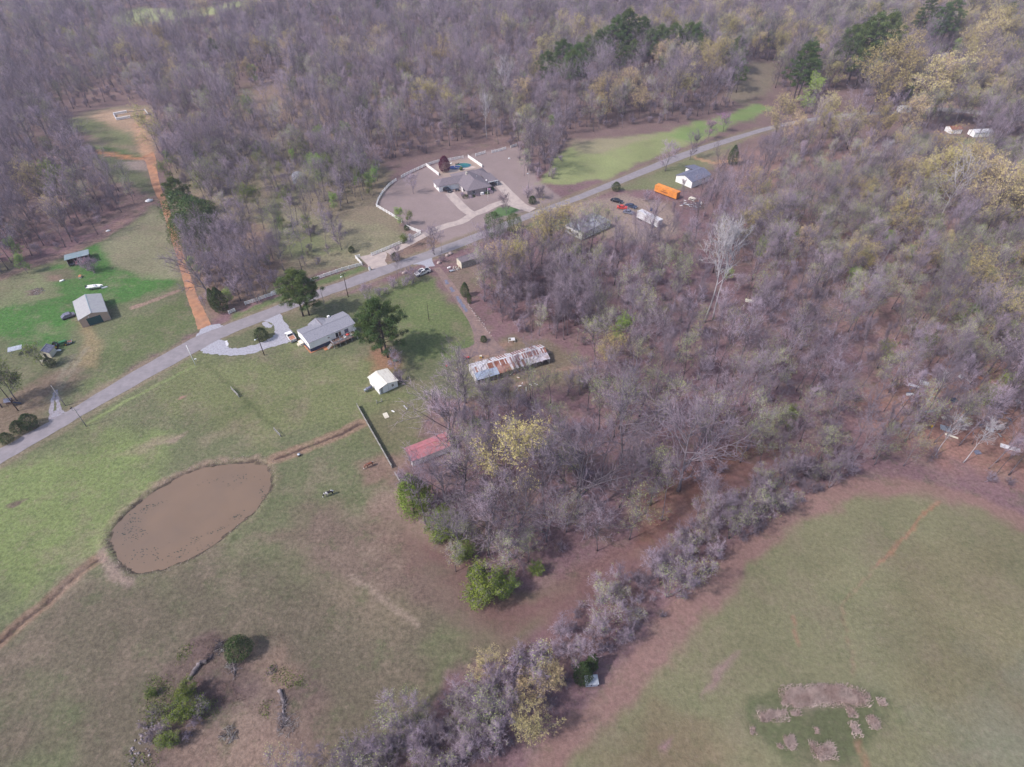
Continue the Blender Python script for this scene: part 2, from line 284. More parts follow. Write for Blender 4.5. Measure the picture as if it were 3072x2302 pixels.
ZONES = [  # polygon, colour, feather m, opacity
 (V([(-900,-300),(2900,-300),(2900,620),(2200,560),(1600,420),(1000,330),(700,420),(400,420),(-900,700)]), (.165,.120,.105), 20, .6),
 (V([(500,200),(560,170),(820,190),(860,290),(740,330),(640,300),(560,320),(480,300)]), (.235,.170,.115), 10, .75),
 (V([(250,38),(300,18),(400,22),(500,10),(560,12),(480,32),(400,42),(300,62),(255,60)]), (.30,.33,.15), 6, 1),
 (V([(700,60),(790,85),(830,110),(770,120),(700,100)]), (.24,.20,.13), 8, .8),
 # pasture south of the road
 (V([(-700,1060),(0,975),(200,860),(420,745),(600,680),(900,590),(930,600),(1010,700),(1040,760),(1080,850),(950,870),(890,950),(860,1050),(960,1170),(1060,1290),(1250,1260),(1200,1350),(1000,1450),(800,1700),(400,2000),(-900,1900)]), GRASS, 3, 1),
 (V([(-500,1050),(0,1010),(150,940),(330,960),(340,1000),(250,1120),(200,1230),(0,1300),(-500,1400)]), (.165,.205,.080), 9, .9),
 (V([(330,800),(450,770),(800,760),(900,860),(780,920),(600,970),(450,930),(330,900)]), (.150,.165,.075), 8, .75),
 (V([(150,1290),(480,1200),(620,1210),(760,1250),(900,1220),(1030,1320),(1020,1420),(850,1600),(500,1750),(200,1700),(-200,1500)]), (.120,.098,.074), 12, .85),  # brownish pasture, its colour also darkened for the cloud shade over it
 (V([(620,1130),(760,1080),(850,1110),(960,1200),(1060,1310),(1260,1260),(1180,1350),(1020,1440),(940,1380),(820,1280),(700,1240)]), (.150,.105,.090), 9, .85),
 (V([(840,1060),(900,1080),(980,1180),(1080,1290),(1290,1240),(1330,1180),(1480,1060),(1580,990),(1700,960),(1780,980),(1560,1120),(1380,1270),(1230,1380),(1060,1350),(930,1230),(840,1130)]), (.155,.090,.086), 7, .9),
 (V([(1380,1100),(1560,980),(1660,940),(1700,960),(1560,1060),(1440,1170),(1370,1190)]), (.175,.085,.065), 6, .8),
 (V([(330,1450),(450,1390),(560,1390),(640,1420),(680,1480),(650,1600),(560,1658),(400,1760),(280,1700),(330,1560)]), (.125,.088,.080), 6, .85),
 (V([(560,1420),(620,1400),(650,1450),(610,1500),(560,1480)]), (.25,.175,.13), 4, .6),
 (V([(500,1560),(640,1560),(900,1700),(500,1900),(380,1750)]), (.215,.150,.120), 9, .8),
 (V([(720,1270),(800,1240),(870,1290),(900,1360),(820,1400),(740,1340)]), (.165,.135,.095), 7, .7),
 (PB([(1040,1170),(1240,1150),(1420,1230),(1380,1320),(1180,1330),(1050,1290)]), (.10,.068,.068), 1.5, .8), (PB([(1040,960),(1180,890),(1250,960),(1140,1060),(1000,1100)]), (.13,.088,.085), 1.5, .7),
 # west side of the road
 (V([(-600,820),(-200,640),(0,600),(100,565),(210,520),(330,445),(350,450),(385,560),(410,640),(440,705),(300,790),(150,885),(20,960),(-200,1030),(-700,1100)]), GRASS, 3, 1),
 (V([(-300,700),(0,655),(70,590),(150,560),(190,520),(250,520),(240,570),(380,600),(360,625),(240,660),(150,690),(100,740),(0,730),(-300,780)]), GRASS_B, 3.5, .85),
 (V([(60,700),(140,690),(150,740),(100,760),(40,740)]), GRASS_B, 4, .6),
 (V([(-200,590),(30,560),(120,600),(140,640),(80,655),(0,672),(-200,710)]), GRASS_P, 3, .8),
 (V([(215,525),(330,450),(355,480),(385,560),(392,600),(350,605),(270,580),(235,565)]), (.205,.195,.125), 3, .85),
 (V([(170,800),(260,690),(410,640),(430,690),(300,780),(180,860)]), (.105,.140,.055), 4, .7),
 (V([(50,840),(110,790),(190,760),(200,790),(130,850),(60,890)]), DARKG, 5, .5),
 (V([(-100,860),(20,850),(90,820),(170,790),(150,850),(80,900),(-20,960),(-200,1000)]), (.19,.135,.105), 4, .8),
 (V([(165,690),(200,700),(215,740),(195,800),(165,790),(185,730)]), (.25,.19,.11), 2, .7),
 (V([(200,320),(290,335),(320,360),(345,440),(290,400),(240,400),(200,350)]), (.085,.115,.05), 4, .8),
 (V([(190,250),(230,235),(330,232),(340,300),(330,345),(200,335),(195,300),(150,270)]), (.225,.185,.125), 4, .95),
 (V([(205,262),(225,245),(320,238),(332,265),(315,300),(250,290)]), (.42,.285,.195), 3, .75),
 (V([(150,262),(190,262),(260,290),(300,320),(200,325),(290,335),(150,290)]), (.10,.150,.05), 3, .6),
 (V([(265,352),(320,350),(325,372),(290,372)]), (.30,.235,.215), 2, .8),
 # brushy meadow between the dirt road and the brick house
 (V([(365,330),(520,300),(740,330),(860,370),(815,440),(880,480),(905,520),(780,575),(550,640),(440,690),(400,600),(370,480)]), (.185,.158,.105), 5, .9),
 (V([(560,480),(640,440),(720,480),(850,490),(900,515),(800,565),(680,590),(600,560)]), (.215,.200,.125), 5, .85),
 (V([(585,480),(650,500),(740,545),(640,560),(570,520)]), (.095,.14,.05), 4, .5),
 (V([(600,400),(700,380),(640,440),(590,470),(620,500),(560,470)]), (.11,.135,.06), 3, .6),
 (V([(390,520),(560,480),(600,560),(560,640),(450,690)]), (.20,.125,.11), 5, .6),
 (V([(640,320),(740,330),(780,380),(700,400),(650,370)]), (.12,.15,.07), 4, .5),
 # brick house lawn
 (S([(1131,616),(1149,574),(1205,530),(1325,484),(1400,468),(1547,435),(1590,470),(1610,540),(1700,600),(1560,648),(1440,690),(1330,735),(1250,700),(1210,665)]), LAWN, 1.2, 1),
 (S([(1258,700),(1330,735),(1450,690),(1560,650),(1640,622),(1560,655),(1440,700),(1320,745),(1190,790),(1130,800),(1180,745)]), (.19,.13,.105), 1.5, .9),
 (S([(1470,640),(1500,620),(1560,618),(1562,630),(1530,645),(1480,655)]), GRASS_B, .8, .8),
 (S([(1305,500),(1340,485),(1420,475),(1445,500),(1395,535),(1320,530)]), (.33,.26,.22), 1, .9),
 # verges
 (S([(700,940),(1000,830),(1090,795),(1110,810),(1000,850),(840,912),(680,972)]), (.10,.155,.05), 1.5, .8),
 (V([(800,640),(920,600),(1000,660),(1025,720),(1030,760),(960,790),(880,780),(760,700)]), (.112,.150,.055), 4, .7),
 (V([(925,600),(1035,560),(1040,600),(1030,640),(1000,650),(960,610)]), (.175,.135,.105), 3, .8),
 (V([(1000,770),(1120,730),(1250,760),(1260,830),(1100,850),(1010,850)]), (.15,.135,.080), 4, .7),
 (V([(1000,765),(1060,745),(1140,740),(1020,790)]), (.26,.165,.13), 2, .8),
 (V([(790,700),(870,740),(890,800),(820,810),(780,770)]), (.16,.125,.085), 5, .5),
 (V([(800,740),(850,750),(870,800),(790,810)]), (.26,.13,.085), 3, .7),
 (V([(840,860),(950,880),(900,950),(870,1000),(800,940)]), (.155,.135,.08), 5, .6),
 (V([(780,990),(850,980),(900,985),(860,1040),(800,1040)]), (.22,.14,.12), 3, .8),
 (V([(840,1040),(880,1060),(920,1130),(960,1180),(860,1130),(820,1060)]), (.25,.18,.15), 4, .7),
 # green field by the road, far right
 (V([(1160,395),(1225,318),(1300,300),(1450,283),(1560,250),(1630,225),(1680,232),(1600,262),(1500,310),(1380,350),(1320,385),(1220,400)]), (.225,.250,.115), 2.5, 1),
 (V([(1440,290),(1560,250),(1640,225),(1670,235),(1580,275),(1480,310)]), (.14,.22,.07), 4, .7),
 (V([(1230,305),(1300,298),(1420,290),(1300,330),(1240,330)]), (.27,.225,.16), 4, .7),
 (V([(1310,400),(1500,320),(1640,280),(1600,310),(1560,350),(1480,410),(1340,410)]), (.155,.17,.085), 2, .9),
 (V([(1230,440),(1350,420),(1440,440),(1470,500),(1380,530),(1240,500)]), (.28,.225,.185), 3, .7),
 (V([(1130,490),(1210,455),(1240,480),(1200,500)]), (.13,.16,.07), 2, .8),
 # right-hand woods: redder soil, painted paler for the sun falling there
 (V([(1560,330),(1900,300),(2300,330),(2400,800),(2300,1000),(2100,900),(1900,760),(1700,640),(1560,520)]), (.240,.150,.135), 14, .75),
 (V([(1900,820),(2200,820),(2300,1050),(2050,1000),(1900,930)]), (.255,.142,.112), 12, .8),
 (V([(1930,290),(2212,300),(2300,360),(2100,350),(1960,330)]), (.20,.23,.11), 5, .6),
 (V([(2020,110),(2060,120),(2050,200),(2080,250),(2040,260),(2010,190)]), (.34,.24,.20), 4, .8),
 (V([(1620,150),(1680,150),(1660,210),(1600,230),(1560,210)]), (.18,.19,.10), 6, .4),
 # field bottom right
 (V([(2700,1230),(2212,1115),(2100,1065),(1960,1040),(1850,1035),(1740,1070),(1640,1140),(1500,1270),(1380,1380),(1290,1500),(1180,1600),(1080,1700),(900,1900),(3000,2100)]), (.215,.134,.120), 1.8, 1),
 (V([(2700,1260),(2212,1160),(2100,1095),(1960,1072),(1850,1075),(1760,1120),(1660,1200),(1560,1310),(1440,1440),(1330,1560),(1240,1658),(1100,1900),(2900,2100)]), OLIVE, 2.4, .95),
 (V([(1300,1700),(1400,1560),(1560,1600),(1650,1700),(1500,1800)]), (.185,.120,.085), 8, .5),
 (V([(1860,1200),(2100,1130),(2260,1220),(2300,1600),(2100,1660),(1950,1500)]), (.165,.140,.085), 14, .55),
 (V([(1990,1580),(2130,1500),(2300,1400),(2300,1800),(1980,1800)]), (.165,.165,.125), 12, .6),
]
SPOTS = [(PR([(430,1270),(520,1130),(640,1010),(620,1060),(540,1170)]), (.30,.175,.20), 1.0, .6), (PR([(210,1540),(280,1510),(240,1580)]), (.32,.18,.22), .8, .7),
 (PR([(700,1380),(730,1280),(850,1230),(1100,1190),(1330,1260),(1470,1300),(1430,1420),(1330,1480),(1220,1600),(900,1640),(720,1480)]), (.085,.098,.050), 2.0, .8),
 (PR([(870,1310),(900,1240),(1070,1200),(1180,1205),(1360,1270),(1270,1320),(1100,1310),(980,1330)]), (.24,.19,.165), 1.2, .5),
 (PR([(740,1390),(760,1340),(900,1345),(860,1390),(780,1415)]), (.24,.19,.165), 1.2, .5),
 (PB([(40,215),(90,185),(150,180),(100,215),(50,230)]), (.12,.085,.075), .5, .9), (V([(330,965),(400,935),(380,960)]), TAN, 1.2, .6),
 (V([(250,990),(330,950),(380,945),(300,985)]), (.24,.19,.14), 2, .6), (V([(425,960),(540,900),(520,930),(440,975)]), (.24,.19,.14), 3, .5),
 (C4([(1140,1280),(1180,1265),(1190,1280),(1150,1295)]), (.36,.2,.17), .3, .9), (C4([(160,590),(250,560),(290,600),(200,620)]), (.15,.11,.10), 1, .9),
 (C4([(300,490),(380,480),(400,510),(330,520)]), (.30,.19,.15), 1, .8), (C4([(240,470),(420,440),(520,500),(300,520)]), (.15,.11,.09), 2, .7)]
STRIPS = [  # polyline, half width m, colour, opacity, feather
 (DITCH[0], 1.6, (.245,.165,.120), .9, .8), (DITCH[0], .35, (.07,.045,.04), .9, .25), (DITCH[1], 1.3, (.22,.145,.105), .9, .7), (DITCH[1], .35, (.06,.04,.035), .9, .25),
 (RILL[0][:6], .24, (.28,.145,.095), .7, .3), (RILL[0][5:], .15, (.25,.15,.11), .35, .3), (RILL[1], .2, (.28,.15,.11), .55, .3), (RILL[2], .3, (.27,.145,.10), .55, .4),
 (C4([(860,695),(920,680),(1020,640),(1150,590)]), .8, (.27,.18,.15), .85, .5),
 (V([(0,600),(60,575),(150,545),(215,515),(290,460),(330,430)]), 1.8, (.24,.155,.135), .8, 1.5),
 (C4([(330,1310),(345,1240),(380,1180),(420,1100),(470,1010)]), .5, (.20,.19,.14), .6, .4), (C4([(385,1310),(380,1250),(420,1170),(480,1080),(560,960)]), .5, (.20,.19,.14), .6, .4),
 (PB([(560,470),(590,540),(640,610),(720,640)]), .8, (.23,.17,.15), .7, .6),
 (PB([(1940,600),(2060,690),(2200,800),(2300,870)]), .5, (.27,.21,.17), .6, .4), (V([(860,1060),(890,1100),(930,1140)]), 1.0, TAN, .6, .8),
 (V([(450,790),(520,850),(570,905),(600,925)]), .5, (.085,.10,.045), .6, .5), (C4([(560,1450),(800,1310),(1250,1080)]), .45, (.20,.24,.10), .7, .3),
 (V([(960,905),(1040,860),(1110,835),(1200,800),(1280,790)]), .6, (.24,.16,.13), .8, .5),
 (V([(895,570),(960,545),(1050,510),(1120,480)]), 1.0, (.15,.11,.09), .8, .8),
 (C1([(600,985),(700,990),(800,1010),(920,1030)]), 1.6, (.08,.14,.04), .8, 1.0), (C1([(620,1010),(750,1025),(870,1042),(960,1045)]), 1.5, ORANGE, .9, .6),
 (C1([(960,1020),(930,900),(900,830)]), 2.2, (.42,.25,.16), .8, 1.5), (C1([(560,1500),(700,1420),(900,1310),(1010,1290)]), 2.5, (.15,.105,.095), .8, 1.5),
 (V([(330,435),(380,420),(400,420)]), 1.2, (.25,.16,.12), .7, .8), (V([(1500,340),(1540,352),(1600,345)]), 1.2, (.42,.25,.15), .8, .6),
]
VARY = [(V([(3300,1200),(2212,1115),(2100,1065),(1960,1040),(1850,1035),(1740,1070),(1640,1140),(1500,1270),(1380,1380),(1290,1500),(1180,1600),(1080,1700),(900,2100),(3300,2200)]), .55),
 (S([(1131,616),(1149,574),(1205,530),(1325,484),(1400,468),(1547,435),(1590,470),(1610,540),(1700,600),(1560,648),(1440,690),(1330,735),(1250,700),(1210,665)]), .15),
 (V([(840,1060),(900,1080),(980,1180),(1080,1290),(1290,1240),(1480,1060),(1700,960),(1780,980),(1560,1120),(1380,1270),(1230,1380),(1000,1400),(900,1230)]), .45),
 (V([(1160,395),(1225,318),(1300,300),(1450,283),(1560,250),(1630,225),(1680,232),(1600,262),(1500,310),(1380,350),(1320,385),(1220,400)]), .35)]
def ground():
    X, Y = np.meshgrid(GX, GY); x = X.ravel(); y = Y.ravel()
    z = H(x, y)
    n1 = fbm(x/2.2, y/2.2, 1, 3)-.5; n2 = fbm(x/2.2, y/2.2, 2, 3)-.5; n3 = fbm(x/11, y/11, 3, 3)-.5; n4 = fbm(x/11, y/11, 4, 3)-.5
    c = np.empty((len(x), 3)); c[:] = LITTER
    def blend(mask, col, op, sel):
        k = (mask*op)[:, None]; c[sel] = c[sel]*(1-k)+np.array(col)*k
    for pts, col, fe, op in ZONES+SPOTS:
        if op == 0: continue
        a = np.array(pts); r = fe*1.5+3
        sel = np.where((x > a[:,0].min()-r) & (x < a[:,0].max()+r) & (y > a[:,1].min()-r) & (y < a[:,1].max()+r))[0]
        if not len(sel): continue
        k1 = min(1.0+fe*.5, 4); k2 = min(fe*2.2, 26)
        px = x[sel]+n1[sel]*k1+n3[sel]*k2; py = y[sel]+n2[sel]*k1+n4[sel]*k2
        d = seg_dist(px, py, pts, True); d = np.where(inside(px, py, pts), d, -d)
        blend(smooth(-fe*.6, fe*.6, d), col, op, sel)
    cxp = sum(p[0] for p in POND)/len(POND); cyp = sum(p[1] for p in POND)/len(POND)
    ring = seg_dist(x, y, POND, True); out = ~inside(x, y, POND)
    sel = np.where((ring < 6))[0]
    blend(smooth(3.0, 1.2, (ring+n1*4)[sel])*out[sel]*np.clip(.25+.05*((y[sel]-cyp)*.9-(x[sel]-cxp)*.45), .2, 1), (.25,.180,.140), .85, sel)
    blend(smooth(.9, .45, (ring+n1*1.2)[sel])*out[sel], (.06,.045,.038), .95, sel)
    blend(smooth(.9,.35,(ring+n1*1.2)[sel])*0.0, (.13,.10,.07), 1, sel); c[~out] = (.13,.10,.07)
    for pts, hw, col, op, fe in STRIPS:
        a = np.array(pts); r = hw+fe+3
        sel = np.where((x > a[:,0].min()-r) & (x < a[:,0].max()+r) & (y > a[:,1].min()-r) & (y < a[:,1].max()+r))[0]
        d = seg_dist(x[sel]+n1[sel]*1.2, y[sel]+n2[sel]*1.2, pts)
        blend(smooth(hw+fe, hw-fe*.2, d), col, op, sel)
    # grassy ragged edge beside the tarmac
    dr = seg_dist(x, y, ROAD_C); sel = np.where((dr < 9) & (y < 330))[0]
    blend(smooth(5.4, 3.8, (dr+n1*1.5)[sel]), (.20,.165,.115), .75, sel)
    va = np.full(len(x), .85); va[y > 260] = .6
    for pts, k in VARY:
        d = seg_dist(x, y, pts, True); d = np.where(inside(x, y, pts), d, -d); m_ = smooth(-2, 2, d); va = va*(1-m_)+k*m_
    nx, ny = len(GX), len(GY)
    i = np.arange(nx*ny).reshape(ny, nx); q = np.stack([i[:-1,:-1], i[:-1,1:], i[1:,1:], i[1:,:-1]], -1).reshape(-1, 4)
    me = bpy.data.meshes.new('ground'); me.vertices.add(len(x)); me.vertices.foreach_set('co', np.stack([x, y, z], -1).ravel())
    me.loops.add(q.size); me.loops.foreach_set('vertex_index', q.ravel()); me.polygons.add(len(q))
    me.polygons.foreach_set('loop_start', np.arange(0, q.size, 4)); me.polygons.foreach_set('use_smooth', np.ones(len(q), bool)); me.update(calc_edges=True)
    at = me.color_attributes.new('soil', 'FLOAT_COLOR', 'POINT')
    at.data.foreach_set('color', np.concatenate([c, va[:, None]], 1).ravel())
    m = bpy.data.materials.new('soil_and_grass'); m.use_nodes = True; t = m.node_tree; b = t.nodes['Principled BSDF']
    b.inputs['Roughness'].default_value = .95; b.inputs['Specular IOR Level'].default_value = .1
    ca = nn(t, 'ShaderNodeVertexColor', layer_name='soil'); ge = nn(t, 'ShaderNodeNewGeometry')
    def noise(s, det, rough=.6):
        n = nn(t, 'ShaderNodeTexNoise'); n.inputs['Scale'].default_value = s; n.inputs['Detail'].default_value = det; n.inputs['Roughness'].default_value = rough
        t.links.new(ge.outputs['Position'], n.inputs['Vector']); return n.outputs[0]
    def rng(o, a, b_, c_, d):
        r = nn(t, 'ShaderNodeMapRange'); r.inputs[1].default_value = a; r.inputs[2].default_value = b_; r.inputs[3].default_value = c_; r.inputs[4].default_value = d
        t.links.new(o, r.inputs[0]); return r.outputs[0]
    def mixc(f, a, col):
        mx = nn(t, 'ShaderNodeMix', data_type='RGBA'); fm = nn(t, 'ShaderNodeMath', operation='MULTIPLY'); t.links.new(f, fm.inputs[0]); t.links.new(ca.outputs['Alpha'], fm.inputs[1]); t.links.new(fm.outputs[0], mx.inputs['Factor']); t.links.new(a, mx.inputs['A']); mx.inputs['B'].default_value = (*col, 1); return mx.outputs['Result']
    o = ca.outputs['Color']
    o = mixc(rng(noise(.09, 7, .70), .50, .64, 0, .50), o, (.225,.172,.135))      # dry patches
    o = mixc(rng(noise(.17, 8, .74), .53, .66, 0, .45), o, (.068,.100,.040))      # greener tufts
    o = mixc(rng(noise(.8, 5, .75), .54, .66, 0, .34), o, (.26,.195,.160))
    o = mixc(rng(noise(.9, 4, .75), .58, .68, 0, .45), o, (.050,.052,.034))
    n5r = rng(noise(1.1, 4, .8), .36, .64, -.34, .34); n5m = nn(t, 'ShaderNodeMath', operation='MULTIPLY_ADD'); t.links.new(n5r, n5m.inputs[0]); t.links.new(ca.outputs['Alpha'], n5m.inputs[1]); n5m.inputs[2].default_value = 1.0; n5 = n5m.outputs[0]
    n6 = rng(noise(.05, 4), .3, .7, .86, 1.14)
    mu = nn(t, 'ShaderNodeMath', operation='MULTIPLY'); t.links.new(n5, mu.inputs[0]); t.links.new(n6, mu.inputs[1])
    s_ = nn(t, 'ShaderNodeVectorMath', operation='SCALE'); t.links.new(o, s_.inputs[0]); t.links.new(mu.outputs[0], s_.inputs['Scale'])
    t.links.new(s_.outputs[0], b.inputs['Base Color'])
    bp = nn(t, 'ShaderNodeBump'); bp.inputs['Strength'].default_value = .6; bp.inputs['Distance'].default_value = .25
    t.links.new(noise(1.6, 6, .7), bp.inputs['Height']); t.links.new(bp.outputs[0], b.inputs['Normal'])
    me.materials.append(m); o = bpy.data.objects.new('ground', me); COL.objects.link(o); tag(o, kind='structure')
ground()
# ------------------------------------------------------------------ roads, drives, water: sheets a few mm above one another
def smooth_line(pts, n=6):
    pts = [Vector((*p[:2], 0)) for p in pts]; out = []
    for i in range(len(pts)-1):
        p0 = pts[max(i-1, 0)]; p1 = pts[i]; p2 = pts[i+1]; p3 = pts[min(i+2, len(pts)-1)]
        for k in range(n):
            t = k/n; out.append(.5*((2*p1)+(p2-p0)*t+(2*p0-5*p1+4*p2-p3)*t*t+(3*p1-p0-3*p2+p3)*t**3))
    out.append(pts[-1]); return out
def ribbon(name, a, b, m, z, nx=4, jit=0.0, kind='structure', follow=False, label=None):
    rg = random.Random(5); A = smooth_line(a); B = smooth_line(b); mb = MB(); vs = []
    for i, (p, q) in enumerate(zip(A, B)):
        for k in range(nx+1):
            r = p.lerp(q, k/nx)
            if k in (0, nx) and jit: r = r+(p-q).normalized()*rg.uniform(-jit, jit)
            vs.append((r.x, r.y, z+(Hz(r.x, r.y) if follow else 0)))
    w_ = nx+1; mb.add(vs, [(i*w_+k, i*w_+k+1, (i+1)*w_+k+1, (i+1)*w_+k) for i in range(len(A)-1) for k in range(nx)], 0, False)
    o = mb.build(name, m); 
    me = o.data
    if me.polygons[0].normal.z < 0: me.flip_normals()
    return tag(o, label, None, None, kind)
def strip_c(name, pts, hw, m, z, **kw):
    P_ = [Vector((*p[:2], 0)) for p in pts]; a = []; b = []
    for i, p in enumerate(P_):
        d = (P_[min(i+1, len(P_)-1)]-P_[max(i-1, 0)]).normalized(); n = Vector((-d.y, d.x, 0)); h = hw[i] if hasattr(hw, '__len__') else hw
        a.append(p+n*h); b.append(p-n*h)
    return ribbon(name, a, b, m, z, **kw)
def patch(name, pts, m, z, jit=.25, sub=5, kind='structure'):
    """flat sheet with a ragged outline, filled as a fan of its own triangulation"""
    rg = random.Random(len(pts)); o_ = []
    for i in range(len(pts)):
        p = Vector((*pts[i][:2], 0)); q = Vector((*pts[(i+1) % len(pts)][:2], 0))
        for k in range(sub): r = p.lerp(q, k/sub); o_.append((r.x+rg.uniform(-jit, jit), r.y+rg.uniform(-jit, jit)))
    from mathutils.geometry import tessellate_polygon
    tr = tessellate_polygon([[Vector((*p, 0)) for p in o_]]); mb = MB(); mb.add([(*p, z) for p in o_], tr); o = mb.build(name, m)
    if o.data.polygons[0].normal.z < 0: o.data.flip_normals()
    return tag(o, None, None, None, kind)
def soil_mat(name, c1, c2, sc_=2.0, dark=.2, streak=None):
    return mat(name, c1, .95, dark, sc_, .1, col2=c2, thr=(.4, .62), bump=.3, stretch=streak)
M['road'] = soil_mat('worn_chipseal', (.270,.245,.262), (.235,.215,.230), 1.0, .06)
M['dirt'] = soil_mat('orange_dirt', (.40,.205,.120), (.31,.180,.120), .5, .2)
M['drive'] = soil_mat('brown_gravel', (.245,.172,.155), (.190,.138,.130), 1.5, .18)
M['gravel2'] = soil_mat('old_pale_gravel', (.30,.29,.33), (.25,.22,.24), 2.5, .2)
ribbon('road', ROAD_U, ROAD_L, M['road'], .045, nx=6, jit=.14)
DL = C4([(1282,840),(1268,790),(1245,720),(1215,640),(1190,540),(1165,440),(1130,320),(1100,230),(1075,140),(1035,10)])+C1([(1000,1240),(965,1120),(948,1060),(925,1030)])
DR = C4([(1375,820),(1345,760),(1310,690),(1275,610),(1240,510),(1215,440),(1185,340),(1150,240),(1120,140),(1082,10)])+C1([(1045,1220),(1020,1110),(1015,1040),(1000,1000)])
ribbon('dirt_road', DL, DR, M['dirt'], .03, nx=8, jit=.12, follow=True)
patch('gravel_apron', K2([(490,600),(560,490),(700,425),(870,395),(950,440),(1010,480),(700,660),(500,680)]), M['gravel'], .035)
ribbon('gravel_turnaround', K2([(560,830),(640,885),(780,900),(1000,918),(1200,922),(1500,862),(1800,765),(2060,690),(2130,600),(2050,480),(1950,340),(1830,170)]), K2([(870,640),(960,690),(1000,760),(1080,795),(1200,800),(1450,745),(1650,665),(1770,590),(1795,500),(1770,420),(1700,370),(1500,330)]), M['gravel'], .035, jit=.3)
patch('gravel_spill', K2([(960,680),(1010,670),(1025,760),(985,770)]), M['metal_white'], .040, .15); patch('gravel_spill', K2([(1580,380),(1650,360),(1750,420),(1740,460),(1680,470),(1620,440)]), M['gravel'], .045, .3)
patch('drive', C5([(862,440),(905,435),(960,500),(1020,580),(1080,660),(1140,750),(1200,830),(1260,905),(1340,985),(1300,1010),(1180,1005),(1060,1030),(1035,1000),(1040,970),(1100,950),(1130,930),(1125,870),(1100,800),(1050,720),(1000,640),(940,560),(900,490)]), M['drive'], .026, .15)
patch('drive_mouth', K8([(430,395),(860,240),(870,330),(925,430),(790,445),(740,480),(690,420),(600,395)]), M['concrete'] if 0 else M['gravel'], .036, .12)
for q in ([(1150,740),(1200,830)],[(1255,900),(1330,1000)],[(1400,1100),(1480,1220),(1560,1330),(1620,1440)]):
    strip_c('tar_patch', K8(q), .55, M['shingle_dark'], .040, jit=.2)
patch('concrete_drive', K3([(1430,170),(1640,120),(1860,80),(1890,130),(1850,240),(1900,300),(1650,385),(1600,330),(1560,300)]), M['concrete'], .036, .1)
def cdrive(pts, hw, z=.036): return strip_c('concrete_drive', pts, hw, M['concrete'], z, jit=.06)
cdrive(C2([(700,1250),(745,1300),(800,1355),(850,1390)]), 2.1); cdrive(C2([(850,1390),(780,1435),(690,1460),(600,1492),(520,1530),(440,1572),(380,1602),(300,1640)]), 1.9, .040)
cdrive(C2([(850,1390),(920,1365),(990,1330),(1060,1310),(1120,1330),(1180,1350)]), 1.9, .044); cdrive(C2([(1010,1180),(1060,1230),(1120,1290),(1180,1340),(1240,1362)]), 2.4, .048)
strip_c('gravel_track', C4([(330,1425),(335,1340),(345,1280),(360,1230)]), [.5,.5,.4,.3], M['gravel2'], .03, jit=.15); strip_c('gravel_track', C4([(395,1400),(380,1340),(370,1280),(368,1230)]), [.7,.5,.4,.3], M['gravel2'], .03, jit=.15)
patch('gravel_track', C4([(320,1425),(335,1370),(400,1355),(430,1375),(330,1432)]), M['gravel2'], .034, .3)
ribbon('path', C3([(1740,640),(1760,600),(1690,520),(1620,440),(1620,390),(1660,345)]), C3([(1640,650),(1700,590),(1790,560),(1740,460),(1700,380),(1730,335)]), M['gravel2'], .10, follow=True, jit=.5)
# pond
M['water'] = mat('muddy_water', (.190,.130,.088), .09, .05, .12, .5, col2=(.165,.118,.085))
pw = MB(); pp = smooth_line(POND+[POND[0]], 4)[:-1]; cx = sum(p.x for p in pp)/len(pp); cy = sum(p.y for p in pp)/len(pp)
pw.add([(cx, cy, -.26)]+[(cx+(p.x-cx)*1.02, cy+(p.y-cy)*1.02, -.26) for p in pp], [(0, 1+i, 1+(i+1) % len(pp)) for i in range(len(pp))]); pond = pw.build('pond', M['water']); tag(pond, kind='structure')
if pond.data.polygons[0].normal.z < 0: pond.data.flip_normals()
rg = random.Random(3); lw = MB()
def weed_at(c, n, rx, ry, ang=.45):
    for _ in range(n):
        a, b = rg.gauss(0, rx), rg.gauss(0, ry); x = c[0]+a*math.cos(ang)-b*math.sin(ang); y = c[1]+a*math.sin(ang)+b*math.cos(ang)
        if not inside(np.array([x]), np.array([y]), POND)[0]: continue
        r = rg.uniform(.05, .15); k = [rg.uniform(.6, 1.3)*r for _ in range(6)]
        lw.add([(x, y, -.235)]+[(x+math.cos(t)*k[j]*1.4, y+math.sin(t)*k[j], -.25) for j, t in enumerate([i*1.047 for i in range(6)])], [(0, 1+j, 1+(j+1) % 6) for j in range(6)])
for (a, b), n, rx, ry in [((1340,70),26,2.2,1.3),((730,290),26,1.2,.6),((750,360),34,1.5,1.0),((700,350),30,1,1.2),((1080,400),26,.7,.8),((1200,345),26,1.5,.3),((1310,270),22,1.0,.5),((780,480),40,2.5,.7),((840,210),22,1.2,.4),((1050,470),24,3,.3),((930,480),20,2.5,.4),((1150,80),12,2.0,.6),((1450,150),25,.4,1.6),((790,240),25,1.5,.4)]:
    weed_at(PB([(a, b)])[0], n, rx, ry)
M['weed_dark'] = mat('dark_water_weed', (.035,.045,.035), .7, .2, 4)
tag(lw.build('pond_weed', M['weed_dark']), 'dark floating weed scattered over the muddy pond', 'pond weed', None, 'stuff')
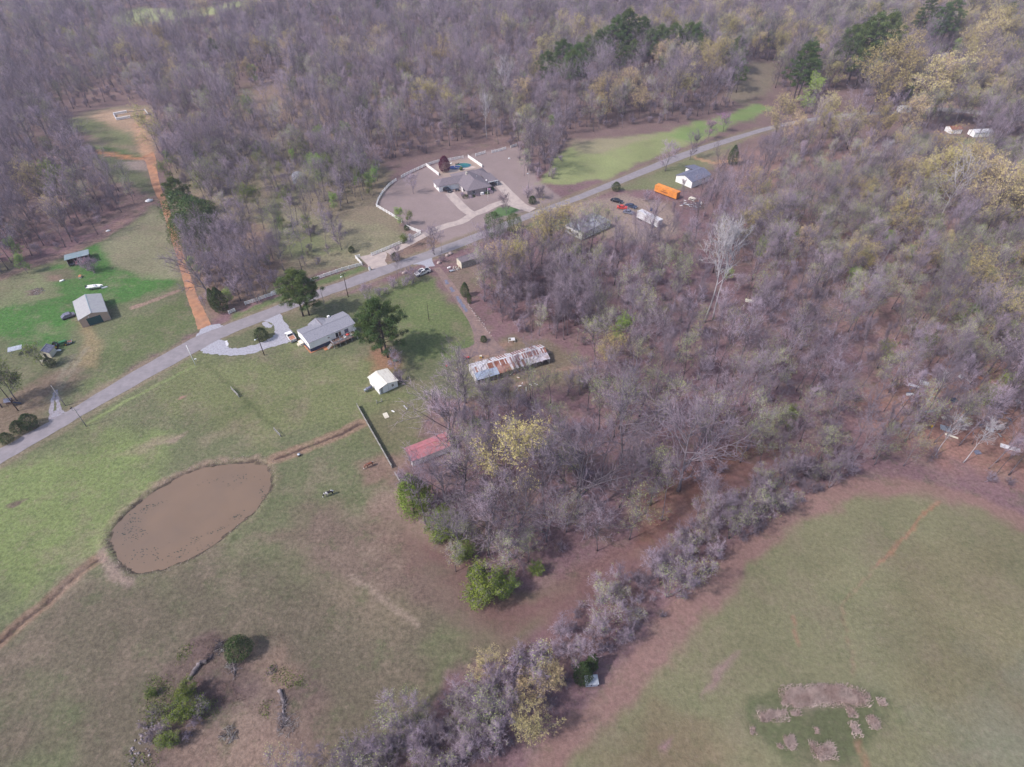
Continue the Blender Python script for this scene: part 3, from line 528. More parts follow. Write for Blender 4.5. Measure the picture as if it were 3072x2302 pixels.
# ------------------------------------------------------------------ buildings
def slab(mb, p, t=.1, mi=0):
    """a sheet through 4 corners with thickness t downwards"""
    p = [Vector(q) for q in p]; n = (p[1]-p[0]).cross(p[3]-p[0]).normalized(); n = n if n.z > 0 else -n
    lo = [q-n*t for q in p]; return mb.add(p+lo, [(0,1,2,3),(7,6,5,4),(0,4,5,1),(1,5,6,2),(2,6,7,3),(3,7,4,0)], mi)
def gable(t, L, W, hw, hr, axis, wall, roof, ov=.35, rt=.12, ridge=.5, rname='roof', base=0.0, capm=None):
    wl = MB(); ro = []
    if axis == 'x':   # ridge along x
        r = W*ridge; wl.extr([(0, base), (W, base), (W, hw-.02), (r, hr-.06), (0, hw-.02)], 'x', 0, L)
        s1 = (hr-hw)/r; s2 = (hr-hw)/(W-r)
        sides = [[(-ov, -ov, hw-ov*s1+.06), (L+ov, -ov, hw-ov*s1+.06), (L+ov, r, hr+.06), (-ov, r, hr+.06)], [(-ov, r+.004, hr+.06), (L+ov, r+.004, hr+.06), (L+ov, W+ov, hw-ov*s2+.06), (-ov, W+ov, hw-ov*s2+.06)]]
        cap = [(-ov, r, hr+.09), (L+ov, r, hr+.09)]
    else:
        r = L*ridge; wl.extr([(0, base), (L, base), (L, hw-.02), (r, hr-.06), (0, hw-.02)], 'y', 0, W)
        s1 = (hr-hw)/r; s2 = (hr-hw)/(L-r)
        sides = [[(-ov, -ov, hw-ov*s1+.06), (r, -ov, hr+.06), (r, W+ov, hr+.06), (-ov, W+ov, hw-ov*s1+.06)], [(r+.004, -ov, hr+.06), (L+ov, -ov, hw-ov*s2+.06), (L+ov, W+ov, hw-ov*s2+.06), (r+.004, W+ov, hr+.06)]]
        cap = [(r, -ov, hr+.09), (r, W+ov, hr+.09)]
    wo = wl.build('wall', wall, t); rb = MB()
    for s_ in sides: slab(rb, s_, rt)
    r_o = rb.build(rname, roof, t)
    cb = MB(); cb.bar(cap[0], cap[1], .22, .05); cb.build('ridge_cap', capm or roof, r_o)
    return wo, r_o
def opening(t, name, x0, x1, z0, z1, y=-.03, m='glass', fr='white', muntin=False, side=None, par=None, fw=.07):
    """window or door on the near wall (y about 0) or on a side wall (side = x of that wall, then x0,x1 run along y)"""
    a = MB(); b = MB()
    def bx(mb, u0, u1, v0, v1, d0, d1):
        if side is None: mb.box(u0, u1, y-d1, y-d0, v0, v1)
        else: mb.box(side[0]+side[1]*min(d0, d1) if side[1] > 0 else side[0]-d1, side[0]+d1 if side[1] > 0 else side[0]-d0, u0, u1, v0, v1)
    bx(a, x0, x1, z0, z1, -.02, .02)
    for u0, u1, v0, v1 in ((x0-fw, x0, z0-fw, z1+fw), (x1, x1+fw, z0-fw, z1+fw), (x0, x1, z1, z1+fw), (x0, x1, z0-fw, z0)): bx(b, u0, u1, v0, v1, -.02, .05)
    if muntin: bx(b, (x0+x1)/2-.025, (x0+x1)/2+.025, z0, z1, -.02, .035); bx(b, x0, (x0+x1)/2-.025, (z0+z1)/2-.025, (z0+z1)/2+.025, -.02, .03)
    o = a.build(name, M[m], t); b.build('frame', M[fr], o); return o
# --- white mobile home with grey roof and deck
lc, rz, L = frame((-60.9,139.5), (-48.9,149.3)); W = 8.2
t = thing('mobile_home', 'long white mobile home with grey shingle roof, dark blue skirting and raised deck', 'house', lc, rz)
b = MB(); b.box(.04, L-.04, .04, W-.04, -.1, 1.25); b.build('skirting', M['skirt'], t)
wl, ro = gable(t, L, W, 3.55, 4.5, 'x', M['siding'], M['shingle'], .12, .12, .5, base=1.25)
b = MB(); b.extr([(4.3, 3.35), (9.3, 3.35), (6.8, 4.32)], 'y', W*.5+.1, W+.9); b.build('dormer_wall', M['siding'], t)
b = MB(); slab(b, [(3.9, W+1.1, 3.27), (3.9, W*.62, 3.95), (6.8, W*.5, 4.47), (6.8, W+1.1, 4.44)], .1); slab(b, [(6.804, W+1.1, 4.44), (6.804, W*.5, 4.47), (9.7, W*.62, 3.95), (9.7, W+1.1, 3.27)], .1); b.build('porch_roof', M['shingle'], t)
b = MB(); b.bar((6.8, W*.5, 4.52), (6.8, W+1.1, 4.49), .2, .05); b.build('ridge_cap', M['shingle_brown'], ro)
for x, y in ((3.1, 2.0), (9.6, 1.9), (8.6, 6.4)):
    b = MB(); b.tube([(x, y, 3.6), (x, y, 4.15)], .09, 7); b.build('vent_pipe', M['shingle_dark'], t)
b = MB(); b.box(10.2, 10.9, W-.4, W+.2, 3.5, 4.2); b.build('chimney', M['white'], t)
opening(t, 'glass_door', 8.6, 9.45, 1.45, 3.1, 0, 'dark'); opening(t, 'glass_door', 9.6, 10.4, 1.45, 3.1, 0, 'wood_brown'); opening(t, 'window', 11.6, 12.9, 1.6, 3.0, 0, 'shingle_dark'); opening(t, 'window', 6.0, 6.6, 2.3, 2.8, 0, 'wood_grey')
opening(t, 'window', 1.6, 2.1, 2.1, 2.7, side=(0, -1)); 
dk = MB(); dk.box(6.3, 14.2, -3.0, -.05, 1.18, 1.32); dko = dk.build('deck', M['wood_brown'], t)
for i in range(13):
    x = 6.45+i*.62; b = MB(); b.box(x, x+.56, -2.95, -.1, 1.321, 1.345); b.build('deck_board', M['wood_brown'], dko)
rl = MB(); 
for z in (1.7, 2.0, 2.3):
    rl.box(6.3, 14.2, -3.0, -2.93, z, z+.07); rl.box(6.3, 6.37, -2.93, -.9, z, z+.07); rl.box(14.13, 14.2, -2.93, -.1, z, z+.07)
rl.build('railing', M['metal'], t)
for x in (6.3, 8.3, 10.2, 12.2, 14.1):
    b = MB(); b.box(x-.07, x+.09, -3.08, -2.92, -.1, 2.4); b.build('post', M['wood_grey'], t)
st = MB()
for i in range(5): st.box(6.2-.32*(i+1), 6.2-.32*i, -2.3, -1.1, 1.05-.22*i, 1.12-.22*i)
st.build('steps', M['wood_grey'], t)
b = MB(); b.box(-1.2, 0-.03, 4.6, 6.6, 0, .9); b.box(-1.8, -1.2, 4.9, 6.2, 0, .45); b.build('side_step', M['cream'], t)
b = MB(); b.box(-.42, -.02, -.42, W, .0, .10); b.box(-.02, 4.6, -.42, -.02, .0, .10); b.box(3.6, 6.2, -2.0, -.43, 0, .09); tag(b.build('clay_strip', M['terracotta'], None, lc, rz), 'strip of bare orange clay along the foot of the white mobile home', 'soil')
def small(name, label, cat, loc, rz, parts, group=None):
    t = thing(name, label, cat, (*loc[:2], (loc[2] if len(loc) > 2 else 0)), rz, group)
    for nm, mb, m in parts: mb.build(nm, M[m], t)
    return t
ca, sa = math.cos(rz), math.sin(rz)
def onto(x, y, z): return (lc[0]+ca*x-sa*y, lc[1]+sa*x+ca*y, z)
small('barbecue', 'small dark barbecue at the stair end of the deck', 'barbecue', onto(7.2, -1.6, 1.35), rz, [('bowl', MB().ball((0,0,.8), (.3,.3,.22), 8, 5), 'paint_black'), ('leg', MB().bar((-.2,-.2,0), (0,0,.7), .04), 'metal'), ('leg', MB().bar((.2,-.2,0), (0,0,.7), .04), 'metal'), ('leg', MB().bar((0,.2,0), (0,0,.7), .04), 'metal')])
for x, c, lb in ((9.3, 'metal', 'grey deck chair nearest the deck stairs'), (10.7, 'white', 'white deck chair in the middle of the deck'), (12.9, 'cream', 'cream deck chair at the far end of the deck')):
    small('deck_chair', lb, 'chair', onto(x, -1.8, 1.35), rz+.6, [('seat', MB().box(-.28,.28,-.28,.28,.4,.46), c), ('backrest', MB().box(-.28,.28,.24,.3,.46,.95), c)]+[('leg', MB().box(a-.03,a+.03,b_-.03,b_+.03,0,.4), c) for a in (-.24,.24) for b_ in (-.24,.24)])
small('table', 'small round red table on the deck', 'table', onto(11.8, -1.5, 1.35), rz, [('tabletop', MB().tube([(0,0,.66), (0,0,.7)], .5, 12), 'paint_red'), ('leg', MB().tube([(0,0,0), (0,0,.66)], .05, 6), 'metal')])
# --- tan metal garage
lc2, rz2, L2 = frame((-136.6,151.7), (-130.0,156.4)); W2 = 12.6
t = thing('garage', 'tan metal garage with a pale gable roof and a big dark green roller door', 'garage', lc2, rz2)
gable(t, L2, W2, 3.0, 4.2, 'y', M['tan'], M['garage_roof'], .12, .08, .5, capm=M['teal'])
o = opening(t, 'roller_door', 2.0, 5.9, .05, 2.6, 0, 'green_door', 'green_door')
for i in range(5): b = MB(); b.box(2.02, 5.88, -.045, -.022, .1+i*.5, .56+i*.5); b.build('door_panel', M['green_door'], o)
b = MB(); b.bar((-.14,-.15,2.95), (-.14,W2+.1,2.95), .1); b.bar((L2+.14,-.15,2.95), (L2+.14,W2+.1,2.95), .1); b.bar((L2+.1,-.1,0), (L2+.1,-.1,3.0), .08); b.build('gutter', M['teal'], t)
b = MB(); b.box(2.7,3.0,-.1,-.02,3.0,3.25); b.build('lamp', M['lamp'], t)
# --- teal roofed pole shed
lc3, rz3, L3 = frame((-161.0,188.3), (-154.9,192.2)); W3 = 5.6
t = thing('pole_shed', 'open pole shed with a sloping teal grey metal roof at the wood edge', 'shed', lc3, rz3)
b = MB(); slab(b, [(-.4,-.5,3.05), (3.5,-.5,3.05), (3.5,W3,2.3), (-.4,W3,2.3)], .06); b.build('roof_panel', M['teal'], t)
b = MB(); slab(b, [(3.52,-.5,3.03), (7.5,-.5,3.03), (7.5,W3,2.28), (3.52,W3,2.28)], .06); b.build('roof_panel', M['teal'], t)
for x in (.1, 3.6, 7.1):
    for y in (0, W3-.3): b = MB(); b.tube([(x,y,-.1), (x,y,2.95-y*.13)], .09, 6); b.build('post', M['wood_grey'], t)
b = MB(); b.box(0,7.2,W3-.16,W3-.1,0,2.2); b.box(-.02,.04,0.1,W3-.2,0,2.2); b.build('back_wall', M['wood_brown'], t)
def tractor(name, label, loc, rz, col, s=1.0):
    t = thing(name, label, 'tractor', (*loc, 0), rz); t.scale = (s, s, s)
    MB().box(.2,1.9,-.38,.38,.75,1.3).box(1.9,2.05,-.3,.3,.7,1.2).build('bonnet', M[col], t)
    MB().box(-.9,.25,-.3,.3,.55,.95).box(-.6,-.1,-.28,.28,1.05,1.2).box(-.7,-.6,-.28,.28,1.2,1.6).build('seat', M['paint_black'], t)
    MB().box(-1.3,-.2,-.95,-.5,1.15,1.28).build('fender', M[col], t); MB().box(-1.3,-.2,.5,.95,1.15,1.28).build('fender', M[col], t)
    MB().tube([(.3,0,1.3), (.1,0,1.7)], .03, 5).tube([(.1,-.2,1.7), (.1,.2,1.7)], .03, 5).build('steering_wheel', M['paint_black'], t)
    for x, y, r, w_ in ((-.75,-.75,.72,.32), (-.75,.75,.72,.32), (1.5,-.6,.42,.22), (1.5,.6,.42,.22)):
        o = MB().tube([(x, y-w_/2, r), (x, y+w_/2, r)], r, 14, smooth=False).build('wheel', M['rubber'], t); MB().tube([(x, y-w_/2-.02, r), (x, y+w_/2+.02, r)], r*.45, 10, smooth=False).build('rim', M['paint_yellow'] if col == 'paint_green' else M['white'], o)
    return t
def loc_of(lc, rz, x, y): return (lc[0]+math.cos(rz)*x-math.sin(rz)*y, lc[1]+math.sin(rz)*x+math.cos(rz)*y)
tractor('tractor', 'bright red tractor parked in the right bay of the teal roofed pole shed', loc_of(lc3, rz3, 5.6, .9), rz3-2.0, 'paint_red', 1.1); tractor('tractor', 'dark red small tractor in the middle bay of the pole shed', loc_of(lc3, rz3, 2.6, 1.3), rz3-1.6, 'paint_red', .85)
small('mower_deck', 'grey implement in the left bay of the pole shed', 'implement', loc_of(lc3, rz3, 1.0, 1.2), rz3, [('deck', MB().box(-.7,.7,-.5,.5,.25,.5), 'metal'), ('hitch', MB().bar((0,-.5,.3),(0,-1.4,.4),.1), 'metal')])
x, y = S([(240,830)])[0]; small('log', 'fallen pale log lying below the pole shed', 'log', (x, y), -1.0, [('trunk', MB().tube([(-1.2,0,.15),(1.3,.1,.2)], [.16,.12], 7), 'log')])
x, y = S([(238,836)])[0]; small('crate', 'pinkish wooden crate on the grass below the pole shed', 'crate', (x, y+.8), -1.2, [('box', MB().box(-.8,.8,-.4,.4,0,.6), 'cream'), ('lid', MB().box(-.83,.83,-.43,.43,.6,.66), 'terracotta')])
# --- boat behind the garage
lb = S([(288,866)])[0]; t = thing('boat', 'white boat on a trailer behind the tan garage', 'boat', (*lb, 0), .2)
h = MB(); n = 9; vs = []
for i in range(n):
    f = i/(n-1); x = -2.6+5.2*f; w_ = .95*(1-max(0, f-.45)**2*3.0); w_ = max(w_, .06); z0 = .55+.25*max(0, f-.5); vs += [(x, -w_, 1.15+.15*f), (x, -w_*.7, z0+.12), (x, 0, z0), (x, w_*.7, z0+.12), (x, w_, 1.15+.15*f)]
h.add(vs, [(i*5+k, i*5+k+1, (i+1)*5+k+1, (i+1)*5+k) for i in range(n-1) for k in range(4)]+[(0,1,2,3,4)]); h.build('hull', M['white'], t)
MB().box(-2.5,1.9,-.8,.8,1.0,1.06).build('deck', M['white'], t); MB().box(-.3,.5,-.4,.4,1.06,1.5).build('console', M['metal_white'], t); MB().box(-2.95,-2.6,-.2,.2,.7,1.6).build('outboard_motor', M['paint_black'], t)
MB().bar((-2.2,-.5,.35),(3.2,0,.4),.1).bar((-2.2,.5,.35),(3.2,0,.4),.1).build('trailer_frame', M['metal'], t)
for y in (-.85,.85): MB().tube([(-.8,y-.1,.3),(-.8,y+.1,.3)], .3, 10, smooth=False).build('wheel', M['rubber'], t)
lb = S([(314,863)])[0]; small('canoe', 'small white dinghy upside down beyond the boat', 'boat', lb, .5, [('hull', MB().ball((0,0,.1), (1.1,.42,.35), 10, 5), 'white')])
# --- covered vehicle, trailer, green tractor, tiny shed, tin canopy
def vehicle(name, label, cat, loc, rz, L, W, prof, cab, col, wheels, cover=None, glass='glass', hub='metal', tyre=.38, bed=None, extra=None, group=None):
    """prof: body side profile (x,z); cab: list of (x0,x1,z0,z1,inset) with windows round it"""
    t = thing(name, label, cat, (*loc[:2], loc[2] if len(loc) > 2 else 0), rz, group); MB().extr(prof, 'y', -W/2, W/2).build('body', M[col], t)
    if cab:
        x0, x1, x2, x3, z0, z1 = cab; i = .14; c = MB()
        c.add([(x0,-W/2+.04,z0),(x3,-W/2+.04,z0),(x3,W/2-.04,z0),(x0,W/2-.04,z0),(x1,-W/2+i,z1),(x2,-W/2+i,z1),(x2,W/2-i,z1),(x1,W/2-i,z1)], [(4,5,6,7),(0,1,5,4),(1,2,6,5),(2,3,7,6),(3,0,4,7)]); co = c.build('cab', M[glass], t)
        r = MB(); r.box(x1-.03,x2+.03,-W/2+i-.02,W/2-i+.02,z1-.02,z1+.06)
        for s_ in (-1, 1):
            for f in (0, .5, 1): r.bar((x0+(x3-x0)*f, s_*(W/2-.04), z0), (x1+(x2-x1)*f, s_*(W/2-i), z1), .09)
        r.build('roof', M[col], t)
    for x in wheels:
        for s_ in (-1, 1):
            o = MB().tube([(x, s_*(W/2-.12)-.12, tyre), (x, s_*(W/2-.12)+.14, tyre)], tyre, 14, smooth=False).build('wheel', M['rubber'], t); MB().tube([(x, s_*(W/2-.12)-.14, tyre), (x, s_*(W/2-.12)+.16, tyre)], tyre*.55, 10, smooth=False).build('rim', M[hub], o)
    for s_ in (-1, 1):
        MB().box(L/2-.06, L/2+.03, s_*W*.36-.17, s_*W*.36+.17, .68, .86).build('headlight', M['lamp'], t)
        MB().box(-L/2-.03, -L/2+.04, s_*W*.42-.1, s_*W*.42+.1, .7, .98).build('tail_light', M['paint_red'], t)
    MB().box(L/2-.02, L/2+.08, -W/2+.03, W/2-.03, .42, .62).build('bumper', M[hub], t); MB().box(-L/2-.08, -L/2+.02, -W/2+.03, W/2-.03, .42, .62).build('bumper', M[hub], t)
    return t
def pickup(label, loc, rz, col, bedm, L=5.8, W=2.0, sun=False, cabL=2.2, group=None, hub='metal', name='pickup_truck'):
    h = L/2; bk = -h+2.0 if cabL > 1.7 else -h+2.3
    prof = [(-h,.42),(h-.05,.42),(h,.62),(h,.95),(h-.25,1.08),(h-1.55,1.18),(bk,1.2),(-h,1.18)]
    t = vehicle(name, label, 'pickup truck', loc, rz, L, W, prof, (bk-.02, bk+.25, h-2.35, h-1.5, 1.19, 1.82), col, (-h+1.15, h-1.0), hub=hub, group=group)
    MB().box(-h+.1, bk-.1, -W/2+.12, W/2-.12, 1.16, 1.215).build('bed', M[bedm], t)
    b = MB().box(-h+.0, bk-.08, -W/2, -W/2+.1, 1.1, 1.28).box(-h+.0, bk-.08, W/2-.1, W/2, 1.1, 1.28).box(-h, -h+.08, -W/2+.1, W/2-.1, .6, 1.28); b.build('bed_rail', M[col], t)
    if sun: MB().box(bk+.55, bk+1.5, -.45, .45, 1.86, 1.895).build('sunroof', M['glass'], t)
    for s_ in (-1, 1): MB().box(h-1.75, h-1.55, s_*W/2-.02 if s_ > 0 else -W/2-.2, s_*W/2+.2 if s_ > 0 else -W/2+.02, 1.15, 1.35).build('mirror', M['paint_black'], t)
    return t
ga = (-34.2,181.0); gb = (-29.2,184.9)
pickup('white crew cab pickup with black bed cover at the top of the gravel drive', ((ga[0]+gb[0])/2-.3, (ga[1]+gb[1])/2+.6), math.atan2(gb[1]-ga[1], gb[0]-ga[0])+math.pi, 'paint_white', 'paint_black', sun=True, hub='paint_black')
a = K3([(300,1440),(350,1590)]); cxy = Sp(820+295*.1809, 740+1520*.1809); pickup('older white pickup with a rusty brown bed beside the white mobile home', cxy, math.radians(126), 'paint_white', 'bed_rust', L=5.3, W=1.95, cabL=1.4)
x, y = Sp(150+315*.181, 720+1280*.181); t = thing('covered_car', 'dark covered car left of the tan garage', 'car', (x, y, 0), rz2+.1)
MB().extr([(-1.9,.1),(1.9,.1),(1.95,.8),(1.2,.95),(.7,1.5),(-.9,1.5),(-1.6,.95),(-1.95,.85)], 'y', -.9, .9).build('cover', M['shingle_dark'], t); MB().box(-1.7,1.7,-.98,-.9,.05,.5).box(-1.7,1.7,.9,.98,.05,.5).build('cover_skirt', M['paint_black'], t)
for sx in (-1.2,1.2):
    for sy in (-.95,.95): MB().tube([(sx,sy-.08,.3),(sx,sy+.08,.3)], .3, 10, smooth=False).build('wheel', M['rubber'], t)
tractor('tractor', 'green tractor beside the tiny dark roofed shed', Sp(0+990*.181, 980+330*.181), .6, 'paint_green', 1.15)
x, y = Sp(1150*.181, 980+280*.181); small('cart', 'small open cart with a reddish bed right of the green tractor', 'cart', (x, y), .4, [('bed', MB().box(-.9,.9,-.65,.65,.45,.5), 'bed_rust'), ('side', MB().box(-.9,.9,-.7,-.65,.45,.8).box(-.9,.9,.65,.7,.45,.8).box(-.95,-.9,-.7,.7,.45,.8).box(.9,.95,-.7,.7,.45,.8), 'metal'), ('wheel', MB().tube([(0,-.85,.3),(0,-.7,.3)], .3, 10), 'rubber'), ('wheel', MB().tube([(0,.7,.3),(0,.85,.3)], .3, 10), 'rubber')])
lc5 = Sp(715*.181, 980+520*.181); t = thing('small_shed', 'tiny shed with a dark shingle roof and pale front beside the green tractor', 'shed', (*lc5, 0), .05)
gable(t, 2.6, 3.0, 2.1, 2.9, 'y', M['cream'], M['shingle_dark'], .25, .1, .35); opening(t, 'door', .7, 1.6, .1, 1.8, 0, 'dark', 'cream')
x, y = Sp(770*.181, 980+560*.181); small('white_board', 'pale board propped in front of the tiny shed', 'board', (x, y-.8), .2, [('board', MB().box(-.9,.9,-.05,.05,0,.9), 'cream'), ('brace', MB().bar((0,.1,.8),(0,.8,0),.08), 'wood_grey')])
x, y = Sp(980*.181, 980+400*.181); small('tub', 'white tub on the grass under the green tractor', 'tub', (x, y), .1, [('bowl', MB().ball((0,0,.2), (.8,.4,.28), 10, 5), 'white'), ('rim', MB().tube([(-.75,0,.4),(.75,0,.4)], .05, 6), 'white')])
lc6 = Sp(200*.181, 980+500*.181); t = thing('carport', 'small grey metal canopy under the yellow-green tree at the left edge', 'canopy', (*lc6, 0), .45)
b = MB(); slab(b, [(-.2,-.2,2.0),(3.4,-.2,2.0),(3.4,1.8,2.3),(-.2,1.8,2.3)], .05); b.build('roof', M['metal'], t)
for x in (0, 3.2):
    for y in (0, 1.6): MB().box(x-.05,x+.05,y-.05,y+.05,-.1,1.98).build('post', M['wood_grey'], t)
x, y = Sp(140*.181, 980+1340*.181); t = thing('playset', 'dark small wooden playset beside the utility pole at the left edge', 'playset', (x, y, 0), .3)
gable(t, 1.4, 1.4, 2.0, 2.5, 'x', M['wood_brown'], M['shingle_dark'], .2, .06, .5, base=1.1)
for a_ in (0, 1.3):
    for b_ in (0, 1.3): MB().box(a_, a_+.1, b_, b_+.1, -.1, 1.1).build('post', M['wood_brown'], t)
MB().bar((1.4,.7,1.0),(3.0,.7,.1),.5,.06).build('slide', M['skirt'], t)
# --- white shed and smoker
lc, rz, L = frame((-37.0,120.8), (-32.4,124.3)); t = thing('white_shed', 'white boarded shed with a cream low gable roof standing alone on the lawn', 'shed', lc, rz)
gable(t, L, 6.0, 2.35, 3.05, 'y', M['siding'], M['roof_cream'], .32, .08, .45)
o = opening(t, 'door', .45, 1.0, .1, 2.0, 0, 'metal', 'metal'); opening(t, 'door', 1.2, 2.7, .1, 2.1, 0, 'siding', 'white'); opening(t, 'window', 3.9, 4.5, .9, 1.8, 0, 'glass', 'white', True)
for i in range(10): MB().box(.02+i*.57, .50+i*.57, -.012, -.001, .08, .12).build('wall_board', M['white'], t)
MB().box(2.75,2.85,-.05,0,.1,2.3).build('corner_trim', M['metal'], t)
MB().box(.6,1.2,-.2,-.02,2.25,2.45).build('lamp', M['wood_brown'], t)
x, y = Sp(1080+290*.1146, 1050+1040*.1146); t = thing('smoker', 'dark barrel smoker standing at the left wall of the white shed', 'smoker', (x-.4, y-.2, 0), rz)
MB().tube([(-.9,0,.9),(.9,0,.9)], .42, 12).build('barrel', M['shingle_dark'], t); MB().box(-1.5,-.95,-.3,.3,.45,.95).build('firebox', M['metal'], t); MB().tube([(.7,0,1.2),(.7,0,2.0)], .08, 7).build('chimney', M['metal'], t)
for a_ in (-.7,.7):
    for b_ in (-.3,.3): MB().bar((a_,b_,0),(a_,b_*.6,.6),.07).build('leg', M['metal'], t)
# --- long rusty barn
lc, rz, L = frame((-10.0,125.0), (11.2,134.4)); W = 6.6; t = thing('long_barn', 'long low tumbledown barn roofed with rusty and white metal sheets', 'barn', lc, rz)
MB().extr([(0,0),(W,0),(W,2.25),(W*.6,3.35),(0,2.0)], 'x', .05, .15).build('end_wall', M['metal_white'], t); MB().box(.3,L,W-.12,W-.02,0,2.2).build('back_wall', M['wood_brown'], t)
MB().extr([(0,0),(W,0),(W,2.25),(W*.6,3.35),(0,2.0)], 'x', L-.15, L-.05).build('end_wall', M['metal_white'], t)
for i in range(12):
    x = .3+i*(L-.6)/11; MB().tube([(x,.15,-.1),(x,.15,2.1)], .07, 5).build('post', M['wood_grey'], t)
rg = random.Random(8); N = 30; w_ = L/N; ym = W*.60; yl = 2.05
def zr(y): return 2.12+(3.42-2.12)*(y/ym) if y < ym else 3.42-(3.42-2.25)*(y-ym)/(W-ym)
for i in range(N):
    x0 = i*w_; dz = rg.uniform(0, .05)
    if i >= 9 or True:
        low = 'tin_blue' if i < 9 else ('rust' if rg.random() < (.62 if i < 19 else .12) else 'old_sheet')
        e = rg.uniform(-.45, -.2) if i >= 9 else -.4
        if i in (15, 17): e = .25
        b = MB(); slab(b, [(x0,e,zr(0)+e*.35+dz),(x0+w_*.96,e,zr(0)+e*.35+dz),(x0+w_*.96,yl,zr(yl)+dz),(x0,yl,zr(yl)+dz)], .03); b.build('roof_sheet', M[low], t)
    c = 'rust' if rg.random() < .62 else 'old_sheet'; dz2 = rg.uniform(.05, .1)
    b = MB(); slab(b, [(x0,yl-.1,zr(yl-.1)+dz2),(x0+w_*.70,yl-.1,zr(yl-.1)+dz2),(x0+w_*.70,ym-.12,zr(ym-.12)+dz2),(x0,ym-.12,zr(ym-.12)+dz2)], .03); b.build('roof_sheet', M[c], t)
    b = MB(); slab(b, [(x0+w_*.7,yl-.14,zr(yl)+dz2+.02),(x0+w_*.99,yl-.14,zr(yl)+dz2+.02),(x0+w_*.99,ym,zr(ym)+dz2+.02),(x0+w_*.7,ym,zr(ym)+dz2+.02)], .03); b.build('roof_sheet', M['metal_white' if rg.random() < .8 else 'rust'], t)
    c = 'rust' if i > 10 and rg.random() < .5 else ('old_sheet' if rg.random() < .6 else 'rust'); e = rg.uniform(.2, .8)
    b = MB(); slab(b, [(x0,ym+.02,zr(ym)+dz),(x0+w_*.62,ym+.02,zr(ym)+dz),(x0+w_*.62,W+e,zr(W)-e*.35+dz),(x0,W+e,zr(W)-e*.35+dz)], .03); b.build('roof_sheet', M[c], t)
    b = MB(); slab(b, [(x0+w_*.62,ym+.02,zr(ym)+dz+.03),(x0+w_*.98,ym+.02,zr(ym)+dz+.03),(x0+w_*.98,W+e*.6,zr(W)-e*.25+dz+.03),(x0+w_*.62,W+e*.6,zr(W)-e*.25+dz+.03)], .03); b.build('roof_sheet', M['metal_white'], t)
for i in range(8):
    x0 = i*L/8; b = MB(); b.add([(x0,ym-.28,3.47),(x0+L/8.1,ym-.28,3.47),(x0+L/8.1,ym,3.58),(x0,ym,3.58),(x0+L/8.1,ym+.28,3.45),(x0,ym+.28,3.45)], [(0,1,2,3),(3,2,4,5)]); b.build('ridge_cap', M['metal_white'], t)
b = MB(); b.box(-.05,.04,.2,2.2,.1,1.6); b.bar((-.3,-.3,0),(-.1,.2,2.1),.35,.05); b.build('loose_sheet', M['metal_white'], t)
# --- small grey barn by the road with junk
lc, rz, L = frame((-18.2,187.0), (-11.9,191.0)); t = thing('grey_barn', 'small weathered barn with a brown roof at the roadside', 'barn', lc, rz)
gable(t, L, 3.6, 2.6, 3.5, 'x', M['wood_grey'], M['shingle_brown'], .15, .08, .62)
for i in range(9): MB().box(.05+i*.8, .80+i*.8, -.03, -.002, .05, 2.5).build('wall_board', M['wood_grey'], t)
for i in range(5): MB().box(-.03, -.002, .05+i*.72, .73+i*.72, .05, 2.5).build('wall_board', M['cream'], t)
rg = random.Random(21)
def pile(name, label, c, n, r, mats, ln=(.5,1.6), th=(.03,.09), hmax=.6, cat='pile', boards=False, count=None):
    b = MB(); z0 = Hz(*c)
    for _ in range(n):
        a = rg.random()*6.28; q = rg.random()**.6*r; x = c[0]+math.cos(a)*q; y = c[1]+math.sin(a)*q; l = rg.uniform(*ln); t_ = rg.random()*3.14; z = z0+rg.random()*hmax*(1-q/r*.8)+.04; tl = rg.uniform(-.35,.35)
        d = Vector((math.cos(t_), math.sin(t_), tl))*l/2; w = rg.uniform(*th); p0 = Vector((x,y,z+abs(tl)*l/2)); k = rg.randrange(len(mats))
        if boards: b.bar(p0-d, p0+d, w*rg.uniform(2,7), w, k)
        else: b.tube([p0-d, p0+Vector((rg.gauss(0,.1),rg.gauss(0,.1),0)), p0+d], [w, w*.8, w*.4], 4, k, cap=False)
    return tag(b.build(name, [M[m] for m in mats]), label, cat, None, 'stuff')
def item(name, label, cat, sx, sy, rz, boxes, z=0.0, group=None, src_='S'):
    x, y = Sp(sx, sy); t = thing(name, label, cat, (x, y, Hz(x, y)+z), rz, group)
    for nm, m, bb in boxes:
        b = MB()
        for q in bb: b.box(*q)
        b.build(nm, M[m], t)
    return t
item('wheelbarrow', 'upturned white and grey wheelbarrow near the small weathered barn', 'wheelbarrow', 1355, 815, .4, [('tray','metal',[(-.7,.7,-.45,.45,.3,.55)]),('handle','wood_grey',[(.7,1.5,-.35,-.28,.35,.42),(.7,1.5,.28,.35,.35,.42)]),('wheel','rubber',[(-1.0,-.65,-.08,.08,.02,.36)])])
item('white_tank', 'white propane tank by the junk near the small barn', 'tank', 1347, 806, .5, [('body','white',[(-.6,.6,-.25,.25,.15,.65)]),('foot','metal',[(-.45,-.35,-.2,.2,0,.15),(.35,.45,-.2,.2,0,.15)])])
pile('junk_pile', 'heap of dark scrap between the white tank and the small barn', Sp(1370,806), 22, 1.3, ['metal','wood_brown','cream'], (.4,1.3), (.03,.07), .5, 'scrap', True)
